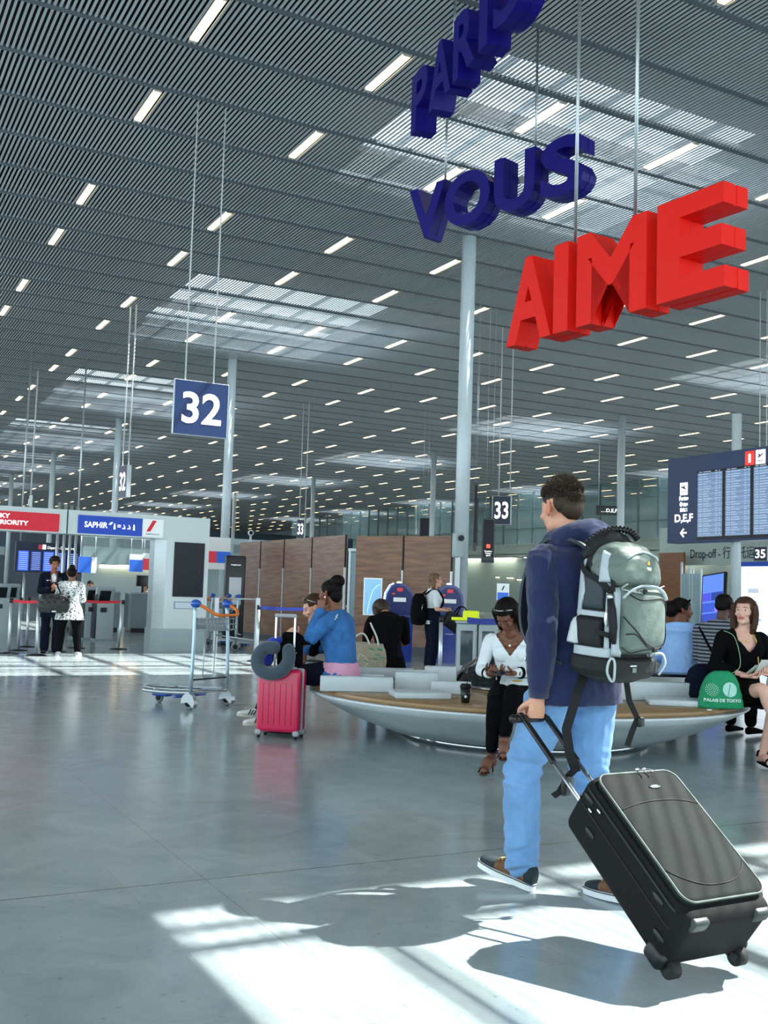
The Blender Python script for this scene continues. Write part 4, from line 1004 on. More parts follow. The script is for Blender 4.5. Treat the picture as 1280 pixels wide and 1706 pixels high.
nt = MB().bb(6.27, 6.66, -.012, 0, .84, .98).build('notice', mat('notice frame', '#4d6f92', .4), t); MB().bb(6.28, 6.65, -.016, -.010, .85, .97).build('notice_sheet', mat('notice sheet', '#c6d6dd', .5), nt)
Mf = frame_mat((0, -.014, 0), XV, ZV)
MB().bb(2.2, 3.95, -.015, 0, 2.245, 2.585).build('red_panel', m_sred, t)
text('SKY', .17, m_txtl, Mf @ Matrix.Translation((2.81, 2.455, .004)), t, 'lettering', .004, 'LEFT', fit=.24, fith=.085)
text('PRIORITY', .17, m_txtl, Mf @ Matrix.Translation((2.81, 2.335, .004)), t, 'lettering', .004, 'LEFT', fit=.57, fith=.085)
text('SKY PRIORITY', .1, m_pw, Mf @ Matrix.Translation((2.5, 2.0, -.1)), t, 'x') if False else None
MB().bb(4.30, 5.55, -.015, 0, 2.245, 2.595).build('blue_panel', m_sblue, t)
text('SAPHIR', .155, m_txtl, Mf @ Matrix.Translation((4.42, 2.37, .004)), t, 'lettering', .002, 'LEFT', fit=.44)
MB().prism([(0, 0), (.05, 0), (.09, .05), (.05, .05)], (4.88, -.016, 2.44), XV, ZV, (0, -1, 0), .004).build('swoosh', m_txtl, t)
ic = MB()
for k, x in enumerate((5.00, 5.09, 5.18, 5.28, 5.38)):
    ic = MB(); M_ = Mf
    if k in (0, 4): ic.lathe([(0, 0), (.012, 0), (.012, .006), (0, .006)], 10, Mf @ Matrix.Translation((x, 2.455, .002))); ic.prism([(-.015, -.07), (.02, -.07), (.012, .02), (-.012, .02)], (x, -.016, 2.425), XV, ZV, (0, -1, 0), .004)
    elif k == 1: ic.prism([(-.035, 0), (.03, 0), (.035, .015), (-.03, .015)], (x, -.016, 2.40), XV, ZV, (0, -1, 0), .004); ic.prism([(-.035, 0), (.03, 0), (.035, .015), (-.03, .015)], (x, -.016, 2.43), XV, ZV, (0, -1, 0), .004)
    else: ic.prism([(-.03, 0), (.03, 0), (.03, .05), (.01, .05), (.0, .015), (-.03, .015)], (x, -.016, 2.37), XV, ZV, (0, -1, 0), .004); ic.prism([(-.005, 0), (.012, 0), (.012, .02), (-.005, .02)], (x, -.016, 2.43), XV, ZV, (0, -1, 0), .004)
    ic.build('pictogram', m_txtl, t)
MB().bb(5.55, 5.97, -.015, 0, 2.245, 2.595).build('white_panel', m_swhite, t)
MB().prism([(0, 0), (.08, 0), (.20, .22), (.12, .22)], (5.63, -.016, 2.35), XV, ZV, (0, -1, 0), .004).build('red_emblem', mat('emblem red', '#c8152a', .5, emit='#c8152a', emit_s=.2), t)
text('AIRFRANCE', .04, m_navy, Mf @ Matrix.Translation((5.76, 2.285, .004)), t, 'lettering', .0, fit=.27)
# ================================================================== WOOD PANEL SCREEN
m_wood = mat('brown wood laminate', '#8a6142', .34, spec=.5, noise_amt=.0, noise_scale=1.6, stretch=(.9, .9, 9), col2='#694630', coat=.1)
m_wtrim = mat('dark seam', '#15120f', .6)
def wood_panel(label, p0, p1, z1, z0=.12, seam=None, grp=None, lite=False):
    p0 = Vector((p0[0], p0[1], 0)); p1 = Vector((p1[0], p1[1], 0)); d = (p1-p0); L = d.length; d.normalize(); n_ = d.cross(ZV)
    if n_.dot(F0) > 0: n_ = -n_
    t = thing('wood_panel', label, 'wood panel', p0, group=grp)
    M = Matrix(((d.x, -n_.x, 0, 0), (d.y, -n_.y, 0, 0), (0, 0, 1, 0), (0, 0, 0, 1)))
    MB().bb(.008, L-.008, 0, .05, z0, z1).build('board', m_wood, t, M)
    MB().bb(0, L, .02, .08, 0, z0).build('skirting', mat('dark skirting', '#3b4449', .4), t, M)
    MB().bb(L-.035, L-.0, -.02, .02, z0, z1-.80 if lite else z1-.72).build('light_post', mat('white metal strip', '#c9d3d6', .35, .3), t, M)
    MB().bb(L-.03, L-.0, -.012, .02, z1-.72, z1).build('seam_strip', m_wtrim, t, M)
    return t
XW = 10.2; ys = [27.65, 26.05, 24.45, 22.75, 20.95]; zt = 2.54
for k in range(4):
    lb = ['brown wood panel leftmost of the screen, behind the black check-in kiosk', 'brown wood panel second from the left, behind the barrier posts', 'brown wood panel third from the left, behind the pink suitcase handle', 'brown wood panel fourth from the left, behind the woman in denim'][k]
    wood_panel(lb, (XW, ys[k]), (XW, ys[k+1]), zt)
q0 = at_dep(594, 893, 22.6); q1 = at_dep(674, 893, 22.0); q2 = at_dep(755, 897, 21.4)
wood_panel('dark brown wood panel behind the left blue photo booth', q0, q1, q0.z, .2); wood_panel('dark brown wood panel behind the right blue booth and the woman with a rucksack', q1, q2, q1.z, .2)
t = thing('glass_door_frame', 'narrow glazed steel frame between the two groups of wood panels', 'door frame', at_dep(585, 1090, 23.0)*1.0); t.location.z = 0
fx = R0; 
for u in (-.10, .10): MB().box(tuple(fx*u+ZV*1.1), (.05, .05, 2.2), rz=-YAW).build('post', m_ps, t)
MB().box((0, 0, 1.1), (.17, .012, 2.1), rz=-YAW).build('glass', mat('pale blue glass', '#9cc0cf', .1, alpha=.6), t)
MB().box((0, 0, 2.2), (.27, .06, .06), rz=-YAW).build('lintel', m_ps, t)
t2 = thing('security_camera', 'small round white camera on top of the leftmost wood panel', 'camera', (XW+.02, 26.9, 2.54))
MB().lathe([(0, 0), (.06, 0), (.06, .03), (0, .03)], 16).build('mount', m_pw, t2); MB().cyl((0, 0, 0), (0, 0, .20), .03).build('neck', m_pw, t2)
cm_ = MB(); cm_.ell((0, 0, .25), (.085, .085, .085)); co_ = cm_.build('dome', m_pw, t2); MB().ell(tuple(-F0*.05+ZV*.25+R0*.01), (.05, .05, .05)).build('lens', m_blk, co_)

# ================================================================== ROUND BENCH
BC = P(1.36, 9.95)
m_stone = mat('pale veined marble', '#b7c3c4', .5, spec=.4, noise_amt=.16, noise_scale=2.5, bump=.08, bump_scale=20)
m_lip = mat('white stone lip', '#cdd6d8', .3); m_benchw = mat('bench oak top', '#8a6d45', .35, spec=.5, coat=.25, noise_amt=.14, noise_scale=5, stretch=(1, 1, 3)); m_mir = mat('mirror steel', '#b5bcbf', .10, 1.0)
bench = thing('bench', 'huge round stone bench with a wooden top and tapering hull', 'bench', BC)
MB().lathe([(0, .06), (1.18, .06), (1.30, .075), (1.62, .19), (1.88, .325), (1.99, .385), (1.99, .388), (0, .388)], 96).build('hull', m_stone, bench)
MB().lathe([(1.5, .388), (1.99, .388), (2.0, .392), (2.0, .403), (1.99, .407), (1.5, .407)], 96).build('lip', m_lip, bench)
MB().lathe([(0, .410), (1.955, .410), (1.965, .415), (1.965, .445), (1.955, .452), (0, .452)], 96).build('wooden_top', m_benchw, bench)
MB().lathe([(1.4, .4065), (1.93, .4065), (1.93, .4105), (1.4, .4105)], 96).build('shadow_gap', m_zip, bench)
MB().lathe([(0, 0), (1.14, 0), (1.14, .065), (0, .065)], 96).build('base', m_mir, bench)
m_slab = mat('white marble slab', '#b9c5c8', .3, noise_amt=.12, noise_scale=3)
for px, py, w_, dp, h, rz, lb in [(604, 1152, .62, 9.05, .13, 5, 1), (612, 1117, .42, 9.9, .09, 0, 0), (635, 1098, .75, 10.6, .10, 0, 0), (703, 1142, .38, 9.35, .16, -3, 0), (702, 1122, .38, 9.9, .14, -3, 0), (760, 1148, .34, 9.1, .11, -8, 0), (742, 1128, .30, 9.9, .18, -5, 0), (708, 1165, .46, 8.75, .05, 10, 0),
                            (1075, 1152, .85, 9.1, .16, 4, 0), (1100, 1130, .55, 9.9, .17, 2, 0), (1145, 1162, .60, 8.8, .05, -8, 0)]:
    c = P((px-640)/FPX*dp, dp) - BC
    MB().rbox((0, 0, h/2), (w_, .09 if h > .08 else .34, h), .012, 2).build('marble_block', m_slab, bench, Matrix.Translation((c.x, c.y, .452)) @ Matrix.Rotation(-YAW+math.radians(rz), 4, 'Z'))
dm = P(1.50, 10.15); t = thing('glass_dome', 'low dark shiny dome in the middle of the round bench', 'dome', (dm.x, dm.y, .452))
MB().lathe([(.80, 0), (.79, .04), (.70, .17), (.52, .28), (.28, .35), (0, .37)], 64).build('shell', mat('dark mirror glass', '#2a3236', .06, .6), t)
MB().lathe([(.78, 0), (.83, 0), (.83, .025), (.78, .03)], 64).build('rim', m_mir, t)
t = thing('coffee_cup', 'black takeaway cup with a straw on the bench rim beside the woman with a phone', 'cup', P(.69, 8.42, .452))
MB().lathe([(0, 0), (.032, 0), (.043, .12), (0, .12)], 20).build('cup', m_blackpl, t)
MB().lathe([(0, .12), (.046, .12), (.046, .132), (.039, .138), (.037, .148), (0, .148)], 20).build('cup_lid', m_zip, t)
MB().cyl((.01, 0, .14), (.022, 0, .27), .0035, n=8).build('straw', m_zip, t)
MB().ell(tuple(-F0*.038+ZV*.05), (.012, .012, .012)).build('logo', m_pw, t)
b_ = MB().rbox((0, 0, .018), (.03, .03, .036), .004).build('napkin_block', m_pw, None, Matrix.Translation(P(.345, 8.6, .452))); tag(b_, 'tiny white paper block on the bench top left of the cup', 'paper')
b_ = MB().rbox((0, 0, .006), (.05, .03, .01), .003).build('paper_scrap', m_pw, None, Matrix.Translation(P(2.62, 8.42, .452)) @ Matrix.Rotation(.5, 4, 'Z')); tag(b_, 'crumpled white paper scrap on the bench rim beside the green bag', 'paper')

# ================================================================== BAGGAGE TROLLEYS
m_tr = mat('trolley pale blue steel', '#a9c3cf', .3, .6); m_wire = mat('zinc wire', '#aab3b5', .35, .7); m_bl = mat('blue knob plastic', '#1756b8', .25, coat=.4); m_or = mat('orange handle plastic', '#e0741f', .35); m_tyre = mat('grey rubber tyre', '#6d7476', .6); m_dk = mat('dark axle', '#22272a', .5, .3)
def wheel_part(t, c, r=.075, w=.034, ax=(1, 0, 0), cover=True):
    c = Vector(c); ax = Vector(ax).normalized(); R_ = ax.to_track_quat('Z', 'Y').to_matrix().to_4x4(); M = Matrix.Translation(c) @ R_
    wo = MB().lathe([(r*.62, -w/2), (r*.9, -w/2), (r, -w*.25), (r, w*.25), (r*.9, w/2), (r*.62, w/2), (r*.62, -w/2)], 28).build('wheel', m_tyre, t, M)
    MB().lathe([(0, -w*.4), (r*.62, -w*.4), (r*.62, w*.4), (0, w*.4)], 20).build('hub', m_dk, wo)
    return wo
def trolley(label, M):
    t = thing('baggage_trolley', label, 'trolley', M=M)
    for s in (-1, 1):
        MB().tube([(s*.30, 0, .15), (s*.298, -.005, .4), (s*.285, .0, .75), (s*.27, .015, 1.02), (s*.265, .02, 1.10)], .019, 10).build('upright', m_tr, t)
        kb = MB().ell((s*.265, .01, 1.115), (.055, .062, .045)).build('corner_knob', m_bl, t)
        wheel_part(t, (s*.315, 0, .075))
        hv_ = MB(); 
        for k in range(9):
            a0 = math.radians(-10+25*k); a1 = math.radians(15+25*k)
            hv_.add([(s*.315-.028, .09*math.cos(a0), .078+.095*math.sin(a0)), (s*.315+.028, .09*math.cos(a0), .078+.095*math.sin(a0)), (s*.315+.028, .09*math.cos(a1), .078+.095*math.sin(a1)), (s*.315-.028, .09*math.cos(a1), .078+.095*math.sin(a1))], [(0, 1, 2, 3)])
        sd_ = s*.315-.029*1; pts = [(0, 0)]+[(.09*math.cos(math.radians(a)), .095*math.sin(math.radians(a))) for a in range(-10, 216, 15)]
        hv_.prism(pts, (s*.315-.03, 0, .078), YV, ZV, XV, .004); hv_  .build('wheel_cover', m_wire, t, fix=False)
    hp = [(-.265, .0, 1.11), (-.235, -.07, 1.085), (-.17, -.17, 1.015), (-.12, -.20, 1.0), (.12, -.20, 1.0), (.20, -.19, 1.01), (.245, -.13, 1.06), (.265, .0, 1.11)]
    MB().tube([p[:3] for p in spline(hp, 4)], .017, 10).build('handle_bar', m_or, t)
    bk = MB()
    for z in (.84, .90, .96): 
        bk.tube([(-.275, .0, z), (-.26, -.14, z), (.26, -.14, z), (.30, -.03, z)], .0045, 6); bk.tube([(-.27, .0, z), (.27, .0, z)], .0045, 6)
    for x in np.linspace(-.24, .26, 9): bk.tube([(x, -.14, .97), (x, -.14, .84), (x, .0, .82), (x, .0, .97)], .0035, 6)
    for x in (.29, .32): bk.tube([(x, -.10, .98), (x, -.10, .80), (x, -.16, .78)], .004, 6)
    bk.build('wire_basket', m_wire, t, fix=False)
    MB().rbox((0, .012, .90), (.50, .006, .11), .002).build('ad_plate', mat('dull grey plate', '#93a3a6', .35, .3), t)
    MB().tube([(-.09, .01, .82), (-.09, .02, .36), (-.06, .02, .325), (.06, .02, .325), (.09, .02, .36), (.09, .01, .82)], .006, 8).build('support_wire', m_wire, t)
    MB().cyl((-.295, 0, .31), (.295, 0, .31), .009).build('crossbar', m_dk, t)
    for k, (hw, z) in enumerate(((.285, .175), (.20, .20))):
        pts = [(-hw, -.02, z), (-hw*.95, .35, z-.02), (-hw*.7, .70, z-.03), (-hw*.3, .86, z-.03), (hw*.3, .86, z-.03), (hw*.7, .70, z-.03), (hw*.95, .35, z-.02), (hw, -.02, z)]
        MB().tube([p[:3] for p in spline(pts, 4)], .019 if k == 0 else .012, 8).build('deck_rail', m_wire, t)
    for y in (.0, .3, .58): MB().cyl((-.23, y, .17), (.23, y, .17), .008).build('deck_crossbar', m_wire, t)
    MB().rbox((0, .26, .115), (.50, .05, .035), .012).build('blue_bumper', m_bl, t)
    MB().rbox((0, .66, .10), (.12, .22, .05), .02).build('blue_brake', m_bl, t)
    wheel_part(t, (0, .70, .055), .055, .03)
    MB().tube([(0, .70, .055), (0, .66, .16)], .014, 8).build('fork', m_dk, t)
    return t
tro = trolley('empty baggage trolley with orange handle and blue knobs in the open floor', place(-1.83, 11.52, -.87, .51))
t2 = copy_tree(tro); t2.matrix_world = place(-3.02, 22.3, .95, .1); t2['label'] = 'baggage trolley parked between the portal and the wood panels'
t2 = copy_tree(tro); t2.matrix_world = place(-3.55, 23.4, .75, -.5); t2['label'] = 'baggage trolley half hidden behind the portal tower'
m_post = mat('barrier post aluminium', '#c3cdd0', .3, .6)
t = thing('rail_barrier', 'tall white tubular rail frame standing before the wood panels', 'barrier', P(-2.55, 21.9))
MB().box((.0, 0, .55), (.09, .05, 1.1)).build('post', m_post, t); MB().cyl(R0*-.75+ZV*1.07, R0*0+ZV*1.07, .018).build('top_rail', m_post, t); MB().cyl(R0*-.9+ZV*.32, R0*.0+ZV*.22, .018).build('low_rail', m_post, t); MB().box(tuple(R0*-.85+ZV*.54), (.09, .05, 1.08)).build('post', m_post, t)

# ================================================================== BELT BARRIERS and CHECK-IN AREA
m_belt = mat('red belt', '#c51f2c', .6); m_beltb = mat('blue belt', '#2a3f9a', .6)
def stanchion(label, lat, dep, h=1.0, rake=0.0, group=None):
    t = thing('barrier_post', label, 'barrier post', P(lat, dep), group=group)
    MB().lathe([(0, 0), (.17, 0), (.17, .012), (.05, .03), (0, .03)], 24).build('base', m_dk, t)
    MB().cyl((0, 0, .02), (rake, 0, h-.06), .028, n=14).build('pole', m_post, t)
    MB().cyl((rake, 0, h-.08), (rake, 0, h), .034, n=14).build('cassette', m_dk, t)
    return t
def belt(label, a, b, z, m, h=.05, sag=.02):
    a = P(*a); b = P(*b); d = b-a; n_ = 10; pts = [a+d*(i/n_)+ZV*(z-sag*4*(i/n_)*(1-i/n_)) for i in range(n_+1)]
    vs = []; nn = Vector((-d.y, d.x, 0)).normalized()*.002
    for p in pts: vs += [p+nn, p-nn, p-nn-ZV*h, p+nn-ZV*h]
    fs = []
    for i in range(n_):
        for j in range(4): fs.append((4*i+j, 4*i+(j+1) % 4, 4*i+4+(j+1) % 4, 4*i+4+j))
    mb = MB(); mb.add(vs, fs); return tag(mb.build('barrier_belt', m), label, 'belt')
sp = []
for px, py, lb in [(14, 1089, 'leftmost slim barrier post left of the two standing women'), (30, 1084, 'second slim barrier post from the picture edge, left of the women'), (44, 1078, 'third slim barrier post left of the woman in a dark suit'), (60, 1092, 'barrier post directly left of the woman in a dark suit'),
                   (95, 1086, 'barrier post seen between the two standing women'), (127, 1080, 'barrier post just right of the patterned blouse'), (197, 1082, 'barrier post with a leaning head before the grey desk')]:
    g = at_z(px, py, 0); g = (g.dot(R0), g.dot(F0)); sp.append(g); stanchion(lb, g[0], g[1], .98, .05 if px == 197 else .0)
belt('red belt between the slim posts on the left', sp[0], sp[3], .97, m_belt); belt('red belt running from the right barrier post towards the women', sp[5], sp[6], .97, m_belt)
# fences of rods behind (tall grey poles)
tp_ = [(87, 'tall thin steel pole nearest the suited woman'), (98, 'tall thin steel pole second behind the women'), (108, 'tall thin steel pole third behind the women'), (118, 'tall thin steel pole rightmost behind the women')]
for px, lb in tp_:
    g = at_Y(px, 1060, 26.0+(px-87)*.03); o_ = MB().cyl((0, 0, 0), (0, 0, 3.2), .035, n=12).build('pole', m_post, None, Matrix.Translation((g.x, g.y, 0))); tag(o_, lb, 'pole')
m_kw = mat('kiosk pale grey', '#a9b8bb', .4); m_kd = mat('kiosk dark', '#141b20', .3); m_desk = mat('desk grey laminate', '#85959a', .45); m_scr = mat('lit kiosk screen', '#9fb8c6', .3, emit='#b8cfdc', emit_s=.5)
def kiosk(label, lat, dep, ang, h=1.25, w=.42, M=None):
    M = M or place(lat, dep, math.sin(ang), math.cos(ang)); t = thing('check_in_kiosk', label, 'kiosk', M=M)
    MB().rbox((0, 0, .45), (w, .30, .88), .02).build('cabinet', m_kw, t)
    hd_ = MB().rbox((0, 0, 0), (w*1.0, .10, .42), .02).build('head', m_kw, t, Matrix.Translation((0, .03, h-.20)) @ Matrix.Rotation(-.45, 4, 'X')); MB().rbox((-.0, .054, .02), (w*.6, .012, .26), .004).build('screen', m_kd, hd_)
    MB().rbox((w*.5, 0, .55), (.03, .32, 1.0), .01).build('side_edge', m_kd, t); MB().bb(-w*.52, w*.52, -.17, .17, 0, .05).build('foot', m_pgrey, t); MB().rbox((w*.1, .16, .70), (.14, .04, .10), .01).build('ticket_slot', m_kd, t)
    return t
for px, dep, lb in [(8, 24.5, 'self check-in kiosk at the far left edge'), (24, 25.2, 'self check-in kiosk second from the left edge'), (143, 24.8, 'self check-in kiosk just right of the patterned blouse'), (160, 24.4, 'self check-in kiosk beside the red belt'), (180, 24.2, 'self check-in kiosk with a light head before the grey desk')]:
    kiosk(lb, (px-640)/FPX*dep, dep, 2.6, 1.22)
desk_z = 1.08
def desk(label, X0, X1, Y, dz=desk_z):
    t = thing('check_in_desk', label, 'desk', (X0, Y, 0)); L = X1-X0
    MB().bb(0, L, 0, .7, .12, dz-.04).build('front', m_desk, t); MB().bb(-.02, L+.02, -.03, .73, dz-.04, dz).build('worktop', m_kw, t); MB().bb(.03, L-.03, .03, .67, 0, .12).build('plinth', m_kd, t)
    m_ = MB().rbox((0, 0, .32), (.46, .05, .30), .01).build('monitor', m_kd, t, Matrix.Translation((L*.35, .35, dz)) @ Matrix.Rotation(.5, 4, 'Z')); MB().cyl((0, 0, 0), (0, 0, .2), .03).build('monitor_stand', m_kd, m_)
    return t
desk('grey check-in desk right of the kiosks under the portal', 7.45, 8.55, 28.4); desk('long check-in desk behind the self check-in kiosks', 5.2, 7.2, 28.6, 1.1); desk('check-in desk behind the red belts at the far left', .2, 3.6, 29.4, 1.1)
# back wall of the check-in zone with small hanging panels
m_cw = mat('pale grey green wall', '#a8b9b9', .5)
tag(MB().bb(7.9, 17.5, 36.5, 36.8, 0, 2.55).build('wall_1', m_cw), kind='structure'); tag(MB().bb(-3.5, 4.3, 40, 40.2, 0, 1.5).build('wall_2', m_cw), kind='structure')
m_sb = mat('small sign blue', '#2a5fc0', .4, emit='#2a5fc0', emit_s=.4); m_sr = mat('small sign red', '#c23846', .4, emit='#c23846', emit_s=.35)
for px, py, w_, h_, m_, lb in [(146, 941, .52, .46, m_sb, 'small blue and white airline panel hanging behind the blouse woman'), (227, 938, .40, .52, m_sb, 'small blue panel under white hanging above the grey desk'), (248, 936, .36, .50, m_sr, 'small red panel under white hanging above the grey desk')]:
    w_ *= 1.09; h_ *= 1.09; g = at_Y(px, py, 33.84); t = thing('airline_sign', lb, 'sign', g)
    MB().bb(-w_/2, w_/2, 0, .03, -h_/2, h_/2).build('panel', m_swhite, t); MB().bb(-w_/2, w_*(.2 if px == 146 else .5), -.012, 0, -h_/2, h_*.18 if px != 146 else h_/2).build('colour_field', m_, t)
    for s in (-1, 1): MB().cyl((s*w_*.4, .015, h_/2), (s*w_*.4, .03, 2.80-g.z), .01).build('hanger', m_post, t)
t = thing('airline_sign', 'red and blue airline header panel right of the portal tower', 'sign', at_Y(367, 922, 26.5))
MB().bb(-.42, .28, 0, .3, -.42, .42).build('panel', m_swhite, t); MB().bb(-.42, -.10, -.012, 0, -.25, .05).build('red_field', m_sr, t); MB().bb(-.10, .28, -.012, 0, -.25, .05).build('blue_field', m_sb, t)
for s in (-.35, .22): MB().cyl((s, .15, -.42), (s, .15, -t.location.z), .03).build('leg', m_post, t)
# glass canopy rail above check-in, truss and beams seen through the portal
tag(MB().bb(7.2, 15.5, 33.9, 34.0, 2.75, 2.95).build('trim_3', mat('light steel beam', '#9fb2b6', .4, .3)), kind='structure')
tag(MB().bb(7.2, 15.5, 33.95, 33.97, 1.9, 2.75).build('window_4', mat('pale glazing', '#a7c0c2', .12, alpha=.35)), kind='structure')
tag(MB().bb(-4, 6.4, 44, 44.2, 2.3, 2.62).build('trim_4', mat('light steel beam', '#9fb2b6')), kind='structure')
for px, lb in ((198, 'short tube fitting lit in cream above the check-in desk'), (215, 'long cream strip lamp right of the short one above the desks')):
    pass
for px, py, ln, lb in [(190, 944, .9, 'cream strip lamp glowing behind the kiosks'), (215, 944, .7, 'cream strip lamp glowing above the grey desk'), (240, 945, .8, 'cream strip lamp below the red hanging panel')]:
    g = at_Y(px, py, 36.3); t = thing('strip_lamp', lb, 'lamp', g); MB().bb(-ln/2, ln/2, 0, .18, -.05, .05).build('diffuser', m_tube if False else mat('cream lamp', '#fff2cc', .5, emit='#fff0cc', emit_s=2.5), t); MB().bb(-ln/2-.02, ln/2+.02, 0, .2, .05, .08).build('housing', m_kw, t)
# flight board far left
g = at_Y(27, 950, 38.0); g2 = at_Y(131, 950, 38.0); W_ = g2.x-g.x
t = thing('flight_board', 'row of blue departure screens under a dark header behind the suited woman', 'flight board', g)
MB().bb(-.05, W_+.05, .0, .2, -.05, 1.0).build('casing', m_navyd, t)
m_bs = mat('blue flight screen', '#2b50c8', .3, emit='#3a62e0', emit_s=.9)
for k in range(5):
    a = W_*k/5+.04; s_ = MB().bb(a, a+W_/5-.08, -.02, 0, 0, .68).build('screen', m_bs if k in (0, 2) else mat('dim blue flight screen', '#1c3070', .3, emit='#24409a', emit_s=.5), t)
    rw = MB(); [rw.bb(a+.03, a+W_/5-.11, -.024, -.019, .05+.07*j, .075+.07*j) for j in range(9)]; rw.build('rows', mat('pale blue rows', '#9fb4ea', .4, emit='#9fb4ea', emit_s=.6), s_)
MB().bb(W_*.33, W_*.385, -.02, 0, .76, .92).build('red_symbol', m_sr, t); MB().bb(W_*.395, W_*.45, -.02, 0, .76, .92).build('white_symbol', m_txtl, t)
text('Départs - Departures', .14, m_txtl, frame_mat((W_*.47, -.022, .78), XV, ZV), t, 'lettering', 0, 'LEFT', fit=W_*.45)
for u in (.1, W_-.1): MB().cyl((u, .1, 1.0), (u, .1, HC-g.z), .03).build('hanger', m_post, t)
for u in (.3, W_-.3): MB().cyl((u, .1, -.05), (u, .1, -g.z), .05).build('leg', m_post, t)

# ================================================================== MIDDLE: black kiosk, blue booths, signs
t = thing('touch_kiosk', 'tall black kiosk with a grey tilted screen before the wood panels', 'kiosk', M=place(-3.42+.08, 24.0, .35, -.95))
MB().rbox((0, 0, 1.02), (.46, .16, 2.0), .03).build('body', m_kd, t); MB().rbox((0, .085, 1.22), (.28, .012, .62), .005).build('screen', mat('grey kiosk screen', '#9aa6ac', .25, emit='#9aa6ac', emit_s=.35), t)
text('Enregistrement', .04, m_txtl, frame_mat((0, .083, 1.80), (-1, 0, 0), ZV), t, 'lettering', 0, fit=.22); MB().rbox((0, 0, .03), (.6, .4, .06), .01).build('foot', m_kd, t)
m_bb = mat('glossy blue booth', '#0e2f86', .22, coat=.4); m_bb2 = mat('darker blue booth', '#0b2160', .3); m_edge = mat('white neon edge', '#cfe6ff', .3, emit='#bfe0ff', emit_s=2.2)
def booth(label, px, dep, lit):
    t = thing('photo_booth', label, 'booth', M=place((px-640)/FPX*dep, dep, .12, -1))
    pr = [(-.26, 0), (.26, 0), (.27, .8), (.28, 1.05), (.25, 1.28), (.17, 1.42), (.07, 1.48), (-.07, 1.48), (-.17, 1.42), (-.25, 1.28), (-.28, 1.05), (-.27, .8)]
    MB().prism(pr, (0, -.18, 0), XV, ZV, YV, .30).build('arched_body', m_bb, t)
    MB().prism([(x*.84, .95+(z-.95)*.9) for x, z in pr if z > .9]+[(-.22, .86), (.22, .86)][::1], (0, .122, 0), XV, ZV, YV, .02).build('front_plate', m_bb2, t)
    MB().rbox((0, .19, .86), (.42, .16, .10), .03).build('shelf', m_bb2, t); MB().rbox((0, .15, 1.17), (.24, .02, .08), .004).build('label_plate', m_txt, t)
    MB().rbox((.0, .15, 1.36), (.11, .02, .07), .02).build('red_symbol', m_sr, t); MB().rbox((.12, .15, 1.28), (.06, .02, .03), .005).build('red_print', m_sr, t); MB().lathe([(0, 0), (.05, 0), (.05, .03), (0, .04)], 16, c=(0, 0, 1.48)).build('beacon', mat('pale green lamp', '#e2f2c8', .4, emit='#e2f2c8', emit_s=1.0), t)
    MB().rbox((0, .125, .55), (.16, .012, .012), .003).build('handle', m_post, t)
    if lit: MB().tube([(x, -.02, z) for x, z in [(.285, .85), (.295, 1.05), (.265, 1.29), (.18, 1.44), (.10, 1.48)]], .011, 8).build('lit_edge', m_edge, t)
    return t
booth('blue arched machine with a glowing white edge behind the woman in black', 669, 20.2, True); booth('blue arched machine just right of the standing woman', 752, 20.2, False)
q = at_dep(621, 994, 21.6); t = thing('light_poster', 'framed pale blue lit poster on the brown panel left of the blue machine', 'poster', M=Matrix.Translation(q) @ Matrix.Rotation(-YAW-.06, 4, 'Z'))
MB().bb(-.19, .19, 0, .05, -.38, .38).build('frame', m_post, t); MB().bb(-.165, .165, -.006, 0, -.355, .355).build('sheet', mat('pale blue lit sheet', '#7fb4d4', .3, emit='#7fb4d4', emit_s=.45), t); MB().tube([(-.10, -.009, -.33), (-.06, -.009, -.1), (.0, -.009, .12), (.08, -.009, .22), (.15, -.009, .25)], .008, 8).build('curve_print', mat('lit blue curve', '#cfe6ff', .3, emit='#9fd0ff', emit_s=.8), t)
t = thing('wall_camera', 'tall pale equipment panel with a round lens left of the thick column', 'equipment', at_dep(758, 1098, 21.0)); t.location.z = 0
MB().box((0, 0, 1.15), (.10, .10, 2.3), rz=-YAW).build('post', m_ps, t); MB().rbox((0, 0, 2.28), (.22, .14, .5), .04).build('housing', m_kw, t); MB().cyl(R0*.06-F0*.08+ZV*2.42, R0*.06-F0*.12+ZV*2.42, .06).build('lens', m_blk, t)
# bin stand with yellow card, blue belt
t = thing('bin_stand', 'grey litter bin stand with clear bags right of the thick column', 'bin', M=place((800-640)/FPX*17.0, 17.0, 0, -1))
for x in (-.17, .17): MB().rbox((x, 0, .42), (.30, .30, .84), .015).build('bin_frame', m_kw, t); MB().rbox((x, .14, .46), (.20, .03, .55), .01).build('clear_bag', mat('clear bag', '#3b4a50', .15), t)
MB().rbox((0, 0, .865), (.68, .33, .04), .01).build('top_plate', m_kw, t)
yl = MB(); yl.rbox((.08, .0, .03), (.46, .12, .05), .01); yl.rbox((0, .0, .10), (.26, .10, .13), .03); yo = yl.build('yellow_tray', mat('fluorescent yellow', '#d8e81c', .5, emit='#d8e81c', emit_s=.15), None, t.matrix_world @ Matrix.Translation((.10, .02, .887))); tag(yo, 'fluorescent yellow tray lying on the bin stand', 'tray')
stanchion('barrier post left of the seated woman with a phone', .87, 15.2, .98); stanchion('barrier post hidden beside the walking man', 2.0, 16.3, .98); belt('dark blue belt above the bins', (1.30, 15.9), (2.0, 16.3), .97, m_beltb, .09)
stanchion('thin barrier post between the pink suitcase and the wood panels', -2.19, 19.0, 1.0); stanchion('thin barrier post behind the seated women', -1.2, 19.5, 1.0); belt('blue belt behind the pink suitcase', (-2.19, 19.0), (-1.2, 19.5), .99, m_beltb, .06)
